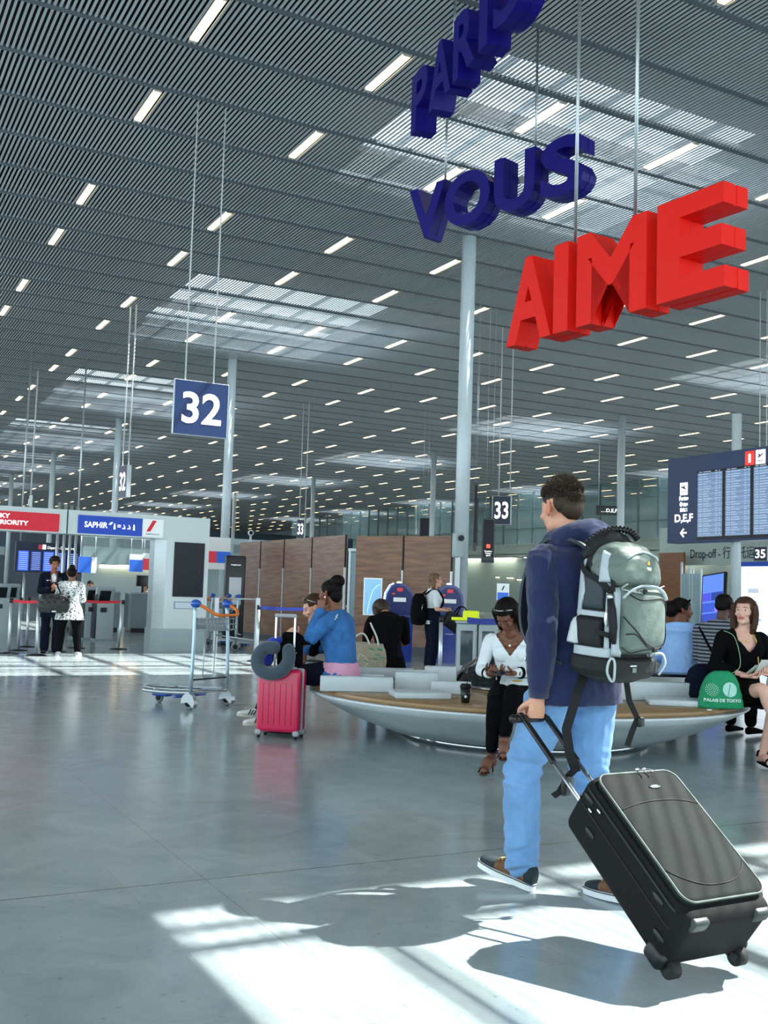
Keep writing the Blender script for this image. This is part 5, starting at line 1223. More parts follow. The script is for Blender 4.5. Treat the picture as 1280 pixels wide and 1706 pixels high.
g = at_dep(838, 1000, 16.5); t = thing('airline_totem', 'small white and blue airline sign on a pole behind the phone woman', 'sign', M=Matrix.Translation(g) @ Matrix.Rotation(-YAW, 4, 'Z'))
MB().bb(-.095, .095, 0, .03, 0, .26).build('panel', m_swhite, t); MB().bb(-.085, .085, -.005, 0, .0, .12).build('blue_field', m_sb, t); MB().prism([(0, 0), (.02, 0), (.05, .07), (.03, .07)], (-.025, -.004, .155), XV, ZV, (0, -1, 0), .003).build('emblem', m_navyd, t); MB().cyl((0, .015, 0), (0, .015, -g.z), .015).build('pole', m_post, t)
m_bk = mat('black display', '#070d14', .2, spec=.5)
def hang_disp(label, px0, px1, py0, py1, dep, m=m_bk, extra=None, th=.12):
    a = at_dep(px0, py1, dep); b = at_dep(px1, py0, dep); w_ = (b-a).dot(R0); h_ = b.z-a.z
    t = thing('hanging_display', label, 'display', M=Matrix.Translation(a) @ Matrix.Rotation(-YAW, 4, 'Z'))
    MB().bb(0, w_, 0, th, 0, h_).build('casing', m, t); MB().bb(w_*.08, w_*.92, -.006, 0, h_*.12, h_*.97).build('screen', m_blk, t)
    for u in (.25, .75): MB().cyl((w_*u, th/2, h_), (w_*u, th/2, HC-a.z), .006).build('wire', m_post, t)
    if extra: extra(t, w_, h_)
    return t
def ex1(t, w_, h_):
    MB().bb(w_*.35, w_*.65, -.012, 0, h_*.33, h_*.33+w_*.3).build('red_symbol', mat('lit red symbol', '#ff5a48', .4, emit='#ff4a38', emit_s=1.6), t)
    for j, (s_, wd) in enumerate((('Rotation', .6), ('Tickets', .5), ('自助', .35))): text(s_, .06, m_txtl, frame_mat((w_*.5, -.012, h_*(.24-.05*j)), XV, ZV), t, 'lettering', .001, fit=w_*wd, fith=h_*.035)
    MB().bb(w_*.02, w_*.98, -.008, 0, 0, h_*.07).build('status_strip', mat('teal strip', '#24424c', .4), t)
hang_disp('tall black hanging display with a red symbol below board 33', 803, 825, 864, 937, 29, extra=ex1)
hang_disp('narrow black display edge right behind the thick column', 789, 796, 805, 918, 27); hang_disp('black hanging screen left of the slim column above the wood panels', 699, 716, 863, 897, 40)

# ================================================================== RIGHT: flight board, bag drop
XB = 18.0; a = at_X(1112, 905, XB); b = at_X(1115, 765, XB); Y1_ = a.y; Z0_, Z1_ = 2.70, 4.74; Y0_ = 12.5
m_bnavy = mat('board navy blue', '#253b63', .4)
t = thing('departure_board', 'big navy departure board with blue screens and Portes Gates D,E,F panel', 'departure board', (XB, Y1_, 0))
MB().bb(0, .35, Y0_-Y1_, 0, Z0_, Z1_).build('casing', m_bnavy, t)
FB = lambda y, z, d=.01: frame_mat((-d, -y, z), (0, -1, 0), ZV)     # y measured to the right along the face
sw = 1.06
m_fs = bpy.data.materials.new('flight list screen'); m_fs.use_nodes = True; n_ = m_fs.node_tree.nodes; l_ = m_fs.node_tree.links; b_ = n_['Principled BSDF']
tc = n_.new('ShaderNodeTexCoord'); wv = n_.new('ShaderNodeTexWave'); wv.wave_type = 'BANDS'; wv.bands_direction = 'Z'; wv.inputs['Scale'].default_value = 2.6; wv.inputs['Distortion'].default_value = .6; wv.inputs['Detail'].default_value = 2; l_.new(tc.outputs['Object'], wv.inputs[0])
rp = n_.new('ShaderNodeValToRGB'); rp.color_ramp.elements[0].color = (*srgb('#5f86b4'), 1); rp.color_ramp.elements[1].color = (*srgb('#86a6ca'), 1); l_.new(wv.outputs['Fac'], rp.inputs[0]); l_.new(rp.outputs[0], b_.inputs['Emission Color']); b_.inputs['Emission Strength'].default_value = .5; b_.inputs['Base Color'].default_value = (.05, .08, .15, 1); b_.inputs['Roughness'].default_value = .2
yl0 = Y1_-at_X(1163, 790, XB).y
MB().bb(-.02, 0, -(yl0+3*1.1+.2), -yl0, Z0_+.05, 4.36).build('screen_surround', m_blk, t)
yk = yl0+.03
for k, wd in enumerate((.76, .72, .70, .70)):
    so = MB().bb(-.03, -.021, -(yk+wd), -yk, Z0_+.12, 4.30).build('screen', m_fs, t)
    rw = MB(); rr_ = random.Random(k)
    for j in range(26):
        z = Z0_+.18+j*.0575
        for c0, c1 in ((.04, .14), (.17, .17+rr_.uniform(.1, .28)), (.55, .62), (.66, .66+rr_.uniform(.02, .06))): rw.bb(-.032, -.030, -(yk+min(c1, wd-.02)), -(yk+c0), z, z+.016)
    rw.build('flight_rows', mat('pale rows', '#b8cde4', .4, emit='#b8cde4', emit_s=.32), so, fix=False); yk += wd+.10
def bt_(s, y, z, h, w_=None, m=m_txtl, bold=.004): return text(s, .2, m, FB(y, z, .006), t, 'lettering', bold, fit=w_, fith=h)
yc = (yl0)/2+.05
ic = MB().rbox((-.006, -yc, 3.98), (.012, .25, .30), .03).build('gate_symbol', m_txtl, t)
pl_ = MB(); pl_.prism([(-.09, .03), (-.02, -.0), (.06, -.03), (.08, -.01), (.03, .02), (.05, .07), (.02, .07), (-.02, .035), (-.07, .055)], (-.013, -yc, 3.99), (0, -1, 0), ZV, (-1, 0, 0), .004); pl_.prism([(-.09, -.09), (.09, -.09), (.09, -.08), (-.09, -.08)], (-.013, -yc, 3.99), (0, -1, 0), ZV, (-1, 0, 0), .004); pl_.build('plane_print', m_navyd, ic)
bt_('Portes', yc, 3.70, .11, .30, bold=.012); bt_('Gates', yc, 3.56, .11, .27, bold=.012); bt_('登机口', yc, 3.43, .10, .24); bt_('D,E,F', yc, 3.16, .22, .60, bold=.006)
ar = MB(); ar.prism([(-.11, 0), (.0, .11), (.035, .085), (-.035, .018), (.11, .018), (.11, -.018), (-.035, -.018), (.035, -.085), (0, -.11)], (-.008, -yc, 2.93), (0, -1, 0), ZV, (-1, 0, 0), .004); ar.build('arrow', m_txtl, t)
y_i = Y1_-at_X(1250, 760, XB).y; y_p = Y1_-at_X(1268, 757, XB).y
io = MB().rbox((-.006, -y_i, 4.52), (.012, .27, .32), .03).build('info_symbol', mat('lit red', '#e0352c', .4, emit='#e0352c', emit_s=.6), t); text('i', .3, m_txtl, FB(y_i, 4.42, .014), io, 'lettering', .02, fith=.2)
po = MB().rbox((-.006, -y_p, 4.52), (.012, .27, .32), .03).build('departures_symbol', m_txtl, t)
pl_ = MB(); pl_.prism([(-.09, -.02), (-.03, -.02), (.08, .05), (.09, .07), (.04, .06), (.0, .03), (-.04, .07), (-.06, .06), (-.04, .015)], (-.014, -y_p, 4.53), (0, -1, 0), ZV, (-1, 0, 0), .004); pl_.prism([(-.08, -.10), (.08, -.10), (.08, -.085), (-.08, -.085)], (-.014, -y_p, 4.53), (0, -1, 0), ZV, (-1, 0, 0), .004); pl_.build('plane_print', m_navyd, po)
text('Départs', .2, m_txtl, FB(y_p+.62, 4.43, .008), t, 'lettering', .006, fith=.2)
t = thing('board_post', 'pale post passing behind the departure board, catching striped sunlight', 'post', at_X(1226, 1000, XB+.5)); t.location.z = 0
hz_ = at_X(1228, 690, XB+.5).z
MB().cyl((0, 0, 0), (0, 0, hz_), .11, n=24).build('shaft', m_colm, t); MB().lathe([(.11, 0), (.16, 0), (.16, .03), (.11, .05)], 20).build('collar', m_ps, t)
# bag drop behind
XD = 24.0
m_fas = mat('pale green fascia', '#a9bcb5', .5)
fz0 = at_X(1180, 941, XD).z; fz1 = at_X(1115, 905, XD).z+.5; yA = at_X(1140, 930, XD).y; yE = at_X(1099, 930, XD).y
t = thing('bag_drop_fascia', 'long pale fascia lettered Drop-off below the departure board', 'fascia', (XD, yE, 0)); MB().bb(0, .3, 12-yE, .0, fz0, fz1).build('panel', m_fas, t)
ys_ = at_X(1150, 935, XD).y-yE; ye_ = at_X(1246, 925, XD).y-yE
text('Drop-off - 行李托运', .3, m_navyd, frame_mat((-.01, ys_, fz0+.12), (0, -1, 0), ZV), t, 'lettering', .002, 'LEFT', fit=(ys_-ye_)*1.1, fith=(fz1-.5-fz0)*.60)
for y in (ys_-1.0, ys_-4.2, ys_-8.0): MB().bb(0, .25, y-.06, y+.06, 0, fz0).build('pier', m_ps, t) if y < ys_-2 else None
pz = at_X(1110, 921, XD-.6).z
t = thing('wood_panel', 'tall warm brown wood panel right of the hiking backpack', 'wood panel', (XD-.6, at_X(1139, 990, XD-.6).y, 0)); L_ = at_X(1098, 990, XD-.6).y-at_X(1139, 990, XD-.6).y
MB().bb(0, .06, 0, L_, .1, pz).build('board', mat('warm brown wood', '#7a4a22', .35, noise_amt=.2, noise_scale=3, stretch=(1, 1, 5)), t); MB().bb(0.01, .08, 0, L_, 0, .1).build('skirting', m_kd, t)
t = thing('glass_screen_posts', 'pale blue glazed screen with slim posts beside the wood panel', 'glass screen', at_X(1150, 1000, XD-1)); t.location.z = 0
for k, y in enumerate((.35, 0, -.12, -.45)): MB().box((0, y, 1.15 if k else 1.25), (.06, .05, 2.3 if k else 2.5)).build('post', m_ps, t)
MB().bb(-.01, .01, -.43, .33, .1, 2.15).build('pane', mat('pale blue glass', '#9cc0cf'), t)
q = at_X(1190, 1010, XD-3); t = thing('touch_screen_totem', 'tilted blue touch screen in a black frame behind the seated people', 'screen', M=Matrix.Translation((q.x, q.y, 0)) @ Matrix.Rotation(PI/2, 4, 'Z'))
Mt = Matrix.Translation((0, 0, 1.35)) @ Matrix.Rotation(.12, 4, 'Y') @ Matrix.Rotation(.15, 4, 'X')
MB().rbox((0, 0, 0), (.86, .10, 1.5), .03).build('frame', m_kd, t, Mt); so = MB().bb(-.37, .37, .05, .058, -.66, .70).build('screen', mat('violet blue screen', '#4a72d8', .25, emit='#5a80e8', emit_s=.8), t, Mt)
for j, (u0, u1, z0, z1, c) in enumerate(((-.37, .05, .0, .22, '#1c3a90'), (.07, .37, .0, .22, '#4a4ad0'), (-.37, -.1, -.3, -.05, '#9a6ad0'), (-.08, .37, -.3, -.05, '#3050c0'), (-.37, .37, -.62, -.34, '#2a44b0'))): MB().bb(u0, u1, .059, .063, z0, z1).build('tile', mat('tile'+c, c, .3, emit=c, emit_s=.7), so)
MB().rbox((0, 0, .35), (.3, .2, .7), .02).build('foot', m_kd, t)
q = at_X(1236, 1000, XD-3.2); q2 = at_X(1290, 1000, XD-3.2); t = thing('map_screen', 'bright white terminal map screen with a blue header at the right edge', 'screen', (q.x, q.y, 0)); L_ = q.y-q2.y; hz0 = at_X(1250, 944, XD-3.2).z
MB().bb(0, .15, -L_-.1, .06, .2, hz0+.12).build('frame', m_ps, t); so = MB().bb(-.012, 0, -L_, 0, .35, hz0).build('screen', mat('white map screen', '#e8eef4', .3, emit='#eaf2fa', emit_s=1.25), t); MB().bb(-.014, .1, -L_-.05, .04, hz0+.01, hz0+.12).build('header', m_sblue, t)
text('Orly 3', .1, m_navyd, frame_mat((-.014, -.26, hz0-.22), (0, -1, 0), ZV), so, 'lettering', 0, fith=.07)
for j, (u, z, w_, h_) in enumerate(((.22, .55, .35, .12), (.30, .85, .22, .10), (.15, 1.15, .12, .03), (.45, 1.3, .2, .08))): MB().bb(-.016, -.012, -(u+w_), -u, hz0-z-h_, hz0-z).build('map_block', mat('map grey', '#aab6c4', .4, emit='#aab6c4', emit_s=.8), so)
q = at_X(1256, 935, XD-3.2); q2 = at_X(1279, 910, XD-3.2); wz = q.y-q2.y
board('dark square board reading 35 above the white map screen', '35', (q.x, q.y, q.z), (0, -1, 0), wz, q2.z-q.z, .1, m_navyd, (.3, .8), .012, tsize=.74)
t = thing('gate_sign', 'long black direction sign with white D,E,F far behind the walking man', 'sign', at_dep(994, 858, 52)); w_ = 1.1
MB().bb(0, 1.15, 0, .2, 0, .48).build('casing', m_bk, t, Matrix.Rotation(-YAW, 4, 'Z')); text('…D,E,F', .3, m_txtl, Matrix.Rotation(-YAW, 4, 'Z') @ frame_mat((.62, -.01, .13), XV, ZV), t, 'lettering', .004, fit=.8, fith=.2)
for u in (.1, 1.0): MB().cyl((u*math.cos(YAW), -u*math.sin(YAW), .48), (u*math.cos(YAW), -u*math.sin(YAW), HC-t.location.z), .015).build('wire', m_post, t)
# shop front glass under the mezzanine
tag(MB().bb(XM+.05, XM+.10, 30, 112, 0, 4.28).build('window_5', mat('pale green glazing', '#b9ccc6', .10, alpha=.5, spec=.7)), kind='structure')
for k, (px, py, ln) in enumerate(((858, 963, 3.2), (880, 971, 3.6), (1118, 965, 1.0))): pass
for px, py, dep, ln, lb in [(828, 962, 44, .35, 'tiny cream lamp in the shop front'), (849, 963, 43, .7, 'short cream lamp glowing in the glass front right of the thick column'), (868, 966, 41, 1.0, 'cream strip lamp glowing above the seated phone woman')]:
    g = at_X(px, py, XM-.11); t = thing('strip_lamp', lb, 'lamp', M=Matrix.Translation(g) @ Matrix.Rotation(-PI/2, 4, 'Z')); MB().bb(-ln/2, ln/2, 0, .12, -.03, .03).build('diffuser', mat('cream lamp', '#fff2cc'), t); MB().bb(-ln/2, ln/2, 0, .18, .03, .06).build('housing', m_kw, t)
# ================================================================== PEOPLE ON AND AROUND THE BENCH
m_ivory = mat('white fine knit', '#d9e2e4', .8, bump=.2, bump_scale=300); m_blackc = mat('black cloth', '#08090b', .9, spec=.1, bump=.2, bump_scale=200); m_denimj = mat('blue denim jacket', '#2f6aa6', .85, noise_amt=.22, noise_scale=12, bump=.3, bump_scale=300)
m_pink = mat('pink cotton', '#d59cb8', .8); m_navyc = mat('dark navy cloth', '#0c1324', .9, spec=.15); m_brownsh = mat('dark brown leather shoe', '#3a1d16', .35); m_gold = mat('gold', '#d8b24a', .2, 1.0); m_pearl = mat('pearl', '#f0efe8', .2)
m_ltblue = mat('light blue cotton', '#8fb8ea', .8, noise_amt=.05, noise_scale=10, bump=.3, bump_scale=60, stretch=(1, 1, .2)); m_glasses = mat('sunglasses black', '#0a0b0d', .08, coat=.5)
SK_D = '#6b4331'; SK_L = '#d8a58c'
def bob(par, Hm, m, low=-.13, back=.02, wide=.0, front=True, seed=2):
    cfg = [((0, -.022, .045), (.086+wide, .104, .088)), ((0, -.045, -.02), (.088+wide, .080, .09)), ('t', [(-.076-wide, .012, .045, .030), (-.086-wide, .0, -.03, .030), (-.080-wide, .006, low, .026)]), ('t', [(.076+wide, .012, .045, .030), (.086+wide, .0, -.03, .030), (.080+wide, .006, low, .026)]), ('t', [(-.03, -.075, .0, .055), (-.03, -.075, low-back, .05)]), ('t', [(.03, -.075, .0, .055), (.03, -.075, low-back, .05)])]
    return hair_cap(par, Hm, m, cfg, .006, .005, 30, seed, cut=lambda q: q.y > .052 and q.z < .058 and abs(q.x) < .062)
def glasses_on_head(par, Hm, z=.098, y=.058):
    for s in (-1, 1): MB().ell((0, 0, 0), (.030, .008, .020)).build('sunglass_lens', m_glasses, par, Hm @ Matrix.Translation((s*.034, y, z)) @ Matrix.Rotation(-.9, 4, 'X'))
    MB().tube([tuple(Hm @ Vector(p)) for p in [(-.082, -.02, .045), (-.072, .03, .085), (-.03, y+.01, z+.012), (0, y+.008, z+.008), (.03, y+.01, z+.012), (.072, .03, .085), (.082, -.02, .045)]], .0032, 6).build('sunglass_frame', mat('pale frame', '#cfc8b8', .2), par)
def heel(par, an, to, m=m_brownsh):
    an = Vector(an); to = Vector(to); d = Vector((to.x-an.x, to.y-an.y, 0)).normalized(); hl = an-d*.045-Vector((0, 0, .055))
    sl = MB(); limb(sl, [(*hl, .022, .008), (*(an.lerp(to, .5)-Vector((0, 0, .045))), .026, .007), (*(to+d*.01-Vector((0, 0, .018))), .034, .008), (*(to+d*.05-Vector((0, 0, .016))), .018, .007)], 12, 4, up=(-d.y, d.x, 0)); o = skin_obj('sandal_sole', [remeshed(sl, .004, 1)], m, par)
    MB().cyl(tuple(hl-Vector((0, 0, .0))), tuple(hl+d*.008-Vector((0, 0, .078))), .011, .006, n=10).build('stiletto', m, o)
    r = Vector((-d.y, d.x, 0)); tp = to-d*.0
    MB().tube([tp+r*.042-ZV*.012, tp+r*.030+ZV*.022, tp+ZV*.030, tp-r*.030+ZV*.022, tp-r*.042-ZV*.012], .007, 8, flat=(1, 1)).build('toe_strap', m, o)
    MB().tube([an+Vector((.043*math.cos(a), .043*math.sin(a), .015)) for a in np.linspace(0, 2*PI, 16)[:-1]], .0045, 6, closed=True).build('ankle_strap', m, o)

# --- woman with a phone, front of the bench -----------------------------
M1 = place(1.03, 8.17, -.18, -1)
J1 = joints(SIT, pel=(0, .02, .56), wai=(.0, .03, .70), che=(.01, .06, .90), nek=(.02, .10, 1.045), hed=(.045, .165, 1.155), hf=(.28, .62, -.62),
            shL=(-.15, .05, .985), shR=(.17, .07, .975), elL=(-.21, .10, .74), wrL=(-.02, .30, .735), elR=(.235, .12, .735), wrR=(.155, .33, .72), hdR=(-.35, .9, .15), pnR=(-.3, .05, 1), curlR=.7, hdL=(.9, .55, .0), pnL=(-.1, .1, 1), curlL=.6,
            hiL=(-.09, .06, .54), hiR=(.09, .06, .54), knL=(-.02, .44, .60), anL=(.03, .42, .27), toL=(.03, .50, .15), knR=(.10, .42, .52), anR=(.13, .32, .135), toR=(.17, .44, .03))
w1, H1 = person('seated woman with black bob in a white V neck sweater looking down at her phone', M1, J1, SK_D, '#7a3a34', True, .93, .006, hsc=.95, brow='#120c0a', feet=True)
inv1 = H1.inverted()
def vcut(v): 
    d = abs(v.x-.015); return v.y > .0 and v.z > .86+d*1.5-.02 and v.z > .84 and d < .14 and v.z > .80 or (v.z > 1.03 and d < .12)
tp1 = top_garment(w1, J1, m_ivory, 'sweater', .008, .93, 1.92, True, .07, .012, .006, .004, lambda v: (v.y > .0 and (v.z-.855) > abs(v.x-.015)*1.35 and abs(v.x-.015) < .13) or (v.z > 1.0 and abs(v.x-.02) < .095), 4)
for k, s in (('elR', 'wrR'), ('elL', 'wrL')):
    a, b = J1[k], J1[s]; MB().tube([a.lerp(b, .70), a.lerp(b, .78)], .0445, 20).build('black_cuff_stripe', m_blackc, tp1)
MB().rbox((.0, .215, .72), (.22, .01, .10), .004).build('peplum_fold', m_ivory, tp1) if False else None
trousers(w1, J1, m_blackc, 'black_trousers', .009, .95, 1.86, .0, .006, .004)
bob(w1, H1, m_hair_black, -.125, .01, .004); glasses_on_head(w1, H1)
MB().tube([(.02+.055*math.sin(t), .10+.05*math.cos(t)+.03, 1.01-.075*(1+math.cos(t))/2) for t in np.linspace(-2.3, 2.3, 20)], .0014, 6).build('necklace', m_gold, w1); MB().ell((.02, .178, .93), (.009, .004, .009)).build('pendant', m_pearl, w1)
MB().ell(tuple(H1 @ Vector((-.083, .0, -.045))), (.006, .006, .016)).build('earring', m_pearl, w1)
heel(w1, J1['anR'], J1['toR']); heel(w1, J1['anL'], J1['toL'])
ph = MB().rbox((0, 0, 0), (.075, .15, .009), .004).build('phone', m_glasses, None, M1 @ Matrix.Translation((.10, .405, .745)) @ Matrix.Rotation(-.3, 4, 'X') @ Matrix.Rotation(.9, 4, 'Z')); tag(ph, 'black phone held by the seated woman in the white sweater', 'phone')
MB().bb(-.034, .034, -.07, .07, .0045, .0052).build('phone_glass', m_blk, ph)
np_ = MB().rbox((0, 0, 0), (.17, .09, .006), .002).rbox((.0, .01, .006), (.10, .05, .008), .003).build('sandwich_wrapper', m_pw, None, M1 @ Matrix.Translation((-.045, .27, .672)) @ Matrix.Rotation(-.5, 4, 'X')); tag(np_, 'white paper wrapper with a gold print on the lap of the phone woman', 'wrapper')
MB().ell((.0, .01, .010), (.04, .014, .004)).build('gold_print', mat('gold print', '#b39a45', .5), np_)
hb_ = MB(); hb_.rbox((0, 0, .12), (.30, .14, .24), .05); hb_.tube([(-.09, 0, .23), (-.07, 0, .36), (.07, 0, .36), (.09, 0, .23)], .009, 8)
o_ = hb_.build('handbag', mat('black glossy leather', '#0b0c0e', .2, coat=.4), None, Matrix.Translation(P(1.24, 8.12, .452)) @ Matrix.Rotation(.2, 4, 'Z')); tag(o_, 'black glossy handbag on the bench between the phone woman and the walking man', 'handbag')

# --- woman in black with the green bag ----------------------------------
M2 = place(3.05, 8.98, .12, -1)
J2 = joints(SIT, pel=(0, .02, .57), wai=(.0, .02, .72), che=(.0, .04, .93), nek=(-.01, .05, 1.10), hed=(.0, .075, 1.235), hf=(.72, .80, .12), shL=(-.17, .02, 1.02), shR=(.17, .04, 1.03),
            elR=(.25, .05, .77), wrR=(.07, .26, .715), hdR=(-.9, .4, -.05), pnR=(.1, .2, 1), curlR=.6, elL=(-.24, .07, .78), wrL=(-.10, .29, .73), hdL=(.6, .8, .1), pnL=(0, .1, 1), curlL=.7,
            knR=(.03, .46, .62), anR=(-.10, .55, .24), toR=(-.13, .66, .14), knL=(-.09, .45, .53), anL=(-.02, .36, .10), toL=(-.02, .54, .03))
w2, H2 = person('seated woman with brown bob and black blouse looking up left, papers in hand', M2, J2, '#d9ab98', '#b0605c', True, .98, .006, hsc=.95, brow='#4a3020', feet=True)
top_garment(w2, J2, m_blackc, 'blouse', .014, 1.0, 1.55, True, .12, .03, .006, .007, lambda v: (v.y > .0 and (v.z-.91) > abs(v.x)*1.2-.01 and abs(v.x) < .085) or (v.z > 1.085 and abs(v.x) < .09), 6)
sk_ = MB(); loft(sk_, torso_secs(J2, .012, 1.0, 1, True)[:9]); [limb(sk_, leg_st(J2, s, .016, 1.05, .62, True)) for s in 'LR']; skin_obj('black_shorts', [remeshed(sk_, .007, 3, folds(.005))], m_blackc, w2)
bob(w2, H2, m_hair_brown, -.135, .02, .006, seed=8)
MB().tube([(.0+.06*math.sin(t), .06+.05*math.cos(t), 1.04-.05*(1+math.cos(t))/2) for t in np.linspace(-2.3, 2.3, 20)], .0014, 6).build('necklace', m_gold, w2); MB().ell((-.0, .135, .99), (.008, .004, .009)).build('pendant', m_gold, w2)
MB().tube([(-.06, .04, 1.09), (-.075, .135, 1.0), (-.08, .16, .86), (-.05, .24, .76)], .005, 6).build('yellow_lanyard', mat('yellow cord', '#c9b04a', .6), w2)
for an, to in ((J2['anR'], J2['toR']), (J2['anL'], J2['toL'])):
    d = Vector((to.x-an.x, to.y-an.y, 0)).normalized(); 
    sl = MB(); limb(sl, [(*(an-d*.045-ZV*.07), .032, .012), (*(an.lerp(to, .5)-ZV*.045), .036, .012), (*(to+d*.03-ZV*.012), .030, .012)], 12, 4, up=(-d.y, d.x, 0)); o = skin_obj('sandal_sole', [remeshed(sl, .005, 1)], m_blackc, w2)
    for t_, r_ in ((.0, .046), (.75, .042)):
        c_ = an.lerp(to, t_); r = Vector((-d.y, d.x, 0)); MB().tube([c_+r*r_-ZV*.02, c_+r*r_*.8+ZV*.02, c_+ZV*.038+d*.005, c_-r*r_*.8+ZV*.02, c_-r*r_-ZV*.02], .008, 8).build('sandal_strap', m_blackc, o)
for k, (x, y, z, rz, rx, w_, h_, c) in enumerate(((-.02, .36, .80, .3, .9, .10, .14, '#cfd6ce'), (-.13, .38, .81, -.1, 1.0, .11, .16, '#d6dee2'), (.055, .35, .775, .6, .7, .08, .11, '#aebfb4'))):
    o_ = MB().rbox((0, 0, 0), (w_, h_, .004), .002).build('paper_card', mat('card'+c, c, .6), None, M2 @ Matrix.Translation((x, y, z)) @ Matrix.Rotation(rz, 4, 'Z') @ Matrix.Rotation(rx, 4, 'X')); tag(o_, ['pale card in the middle of the papers held by the woman in black', 'largest white card held by the woman in black, nearest the picture edge', 'greenish small ticket held by the woman in black, leftmost of her papers'][k], 'card')
# green drawstring bag
m_grn = mat('green cotton bag', '#128a5c', .75, bump=.4, bump_scale=18)
gb = MB(); loft(gb, lsec([(Vector((0, 0, z)), a, b, XV, YV) for z, a, b in ((.0, .165, .065), (.02, .18, .08), (.12, .165, .085), (.22, .135, .06), (.28, .085, .035), (.30, .05, .02))], 4), 28, 2.6)
MG = Matrix.Translation(P(2.77, 8.62, .454)) @ Matrix.Rotation(-YAW-.05, 4, 'Z'); gbo = skin_obj('drawstring_bag', [remeshed(gb, .007, 2, folds(.012, 10, 3, .4))], m_grn, None, MG); tag(gbo, 'green drawstring bag with white circle prints lying on the bench', 'bag')
bgb = bvh_of(gbo); m_pr = mat('white print', '#d7e8e2', .7); m_pr2 = mat('pale green print', '#a8d8cc', .7)
def proj_mesh(name, pts_fs, m, par, bv, d=(0, 1, 0), lift=.0015):
    vs, fs = pts_fs; q = drape(bv, vs, d, lift); mb = MB(); mb.add(q, fs); return mb.build(name, m, par, fix=False)
def disc(cx, cz, r, n=28, rings=4):
    vs = [(cx, 0, cz)]; fs = []
    for k in range(1, rings+1):
        for i in range(n): a = 2*PI*i/n; vs.append((cx+r*k/rings*math.cos(a), 0, cz+r*k/rings*math.sin(a)))
    for i in range(n): fs.append((0, 1+i, 1+(i+1) % n))
    for k in range(1, rings):
        for i in range(n): a, b = 1+(k-1)*n, 1+k*n; fs.append((a+i, b+i, b+(i+1) % n, a+(i+1) % n))
    return [Vector(v) for v in vs], fs
proj_mesh('circle_print', disc(.055, .155, .058), m_pr2, gbo, bgb)
vs_, fs_ = [], []
for rr, n in ((.012, 5), (.024, 10), (.036, 14), (.047, 18)):
    for i in range(n):
        v, f = disc(-.085+rr*math.cos(2*PI*i/n+rr*60), .15+rr*math.sin(2*PI*i/n+rr*60), .0030, 8, 1); o = len(vs_); vs_ += v; fs_ += [[k+o for k in ff] for ff in f]
proj_mesh('dotted_circle_print', (vs_, fs_), m_pr, gbo, bgb)
me = text_mesh('PALAIS DE TOKYO', .04, 0, .0012); co_ = [Vector((v.co.x*.88, 0, .058+v.co.y*.85)) for v in me.vertices]; proj_mesh('lettering', (co_, [list(p.vertices) for p in me.polygons]), m_pr, gbo, bgb)
MB().tube(drape(bgb, [Vector((.06+.005*k, 0, .20-.017*k)) if k < 1 else Vector((.062-.004*k, 0, .21-.016*k)) for k in range(8)], (0, 1, 0), .002), .0022, 6).build('cord', m_grn, gbo)
MB().tube([p[:3] for p in spline([(.06, -.02, .27), (.15, .0, .33), (.165, .06, .45), (.13, .10, .58), (.06, .14, .62)], 5)], .003, 6).build('pale_strap', mat('pale green cord', '#7fae86', .6), gbo)

# --- black jacket woman behind the pink suitcase -------------------------
M3 = place(-.36, 10.05, -1, -.12)
J3 = joints(SIT, pel=(0, .0, .55), wai=(.0, .03, .69), che=(.0, .12, .87), nek=(.0, .20, 1.02), hed=(.0, .28, 1.135), hf=(-.12, 1, -.42), shL=(-.16, .16, .955), shR=(.16, .16, .955),
            elL=(-.20, .28, .74), wrL=(-.08, .43, .86), hdL=(.3, .5, .6), pnL=(.5, -.5, -.4), curlL=1.0, elR=(.20, .28, .74), wrR=(.05, .45, .85), hdR=(-.3, .5, .6), pnR=(-.5, -.5, -.4), curlR=1.0,
            knL=(-.11, .42, .50), anL=(-.12, .68, .14), toL=(-.13, .84, .075), knR=(.11, .42, .52), anR=(.08, .74, .18), toR=(.08, .90, .13))
w3, H3 = person('seated woman in black with sunglasses on brown hair behind the pink suitcase', M3, J3, SK_L, '#b8625c', True, .98, .0065, brow='#4a3020')
top_garment(w3, J3, m_blackc, 'black_jacket', .016, 1.0, 1.9, True, .12, .02, .007, .006, lambda v: v.z > 1.03 and abs(v.x) < .08 and v.y > .2, 7)
trousers(w3, J3, m_navyc, 'dark_jeans', .012, 1.0, 2.0, .008, .007, .006)
hair_cap(w3, H3, m_hair_brown, [((0, -.022, .045), (.084, .104, .086)), ((0, -.075, -.005), (.062, .055, .06)), ((0, -.115, .03), (.045, .045, .045))], .006, .004, 40, 2, cut=lambda q: (q.y > .05 and q.z < .062) or (q.z < .02 and q.y > .0)); glasses_on_head(w3, H3, .10, .05)
m_snk = mat('white leather sneaker', '#d5d8d4', .45)
for an, to in ((J3['anL'], J3['toL']), (J3['anR'], J3['toR'])):
    s_ = shoe(w3, an, to, m_snk, mat('cream rubber', '#b9b6a6', .5), 'sneaker', .047, .078)
    bs = bvh_of(s_)
    for k in range(3):
        for sx in (-1, 1):
            q = drape(bs, [Vector((0, .12+.024*k-.022*t, .018+.045*t)) for t in np.linspace(0, 1, 5)], (-sx, 0, 0), .001)
            q = [p for p in q]; MB().tube(q, .0065, 6, flat=(1, .4)).build('black_stripe', m_blackc, s_)
    MB().tube([(x, .15+.01*k, .068+.004*(k % 2)) for k, x in enumerate((-.02, .02, -.02, .02, -.02, .02))], .004, 6).build('laces', m_pw, s_)
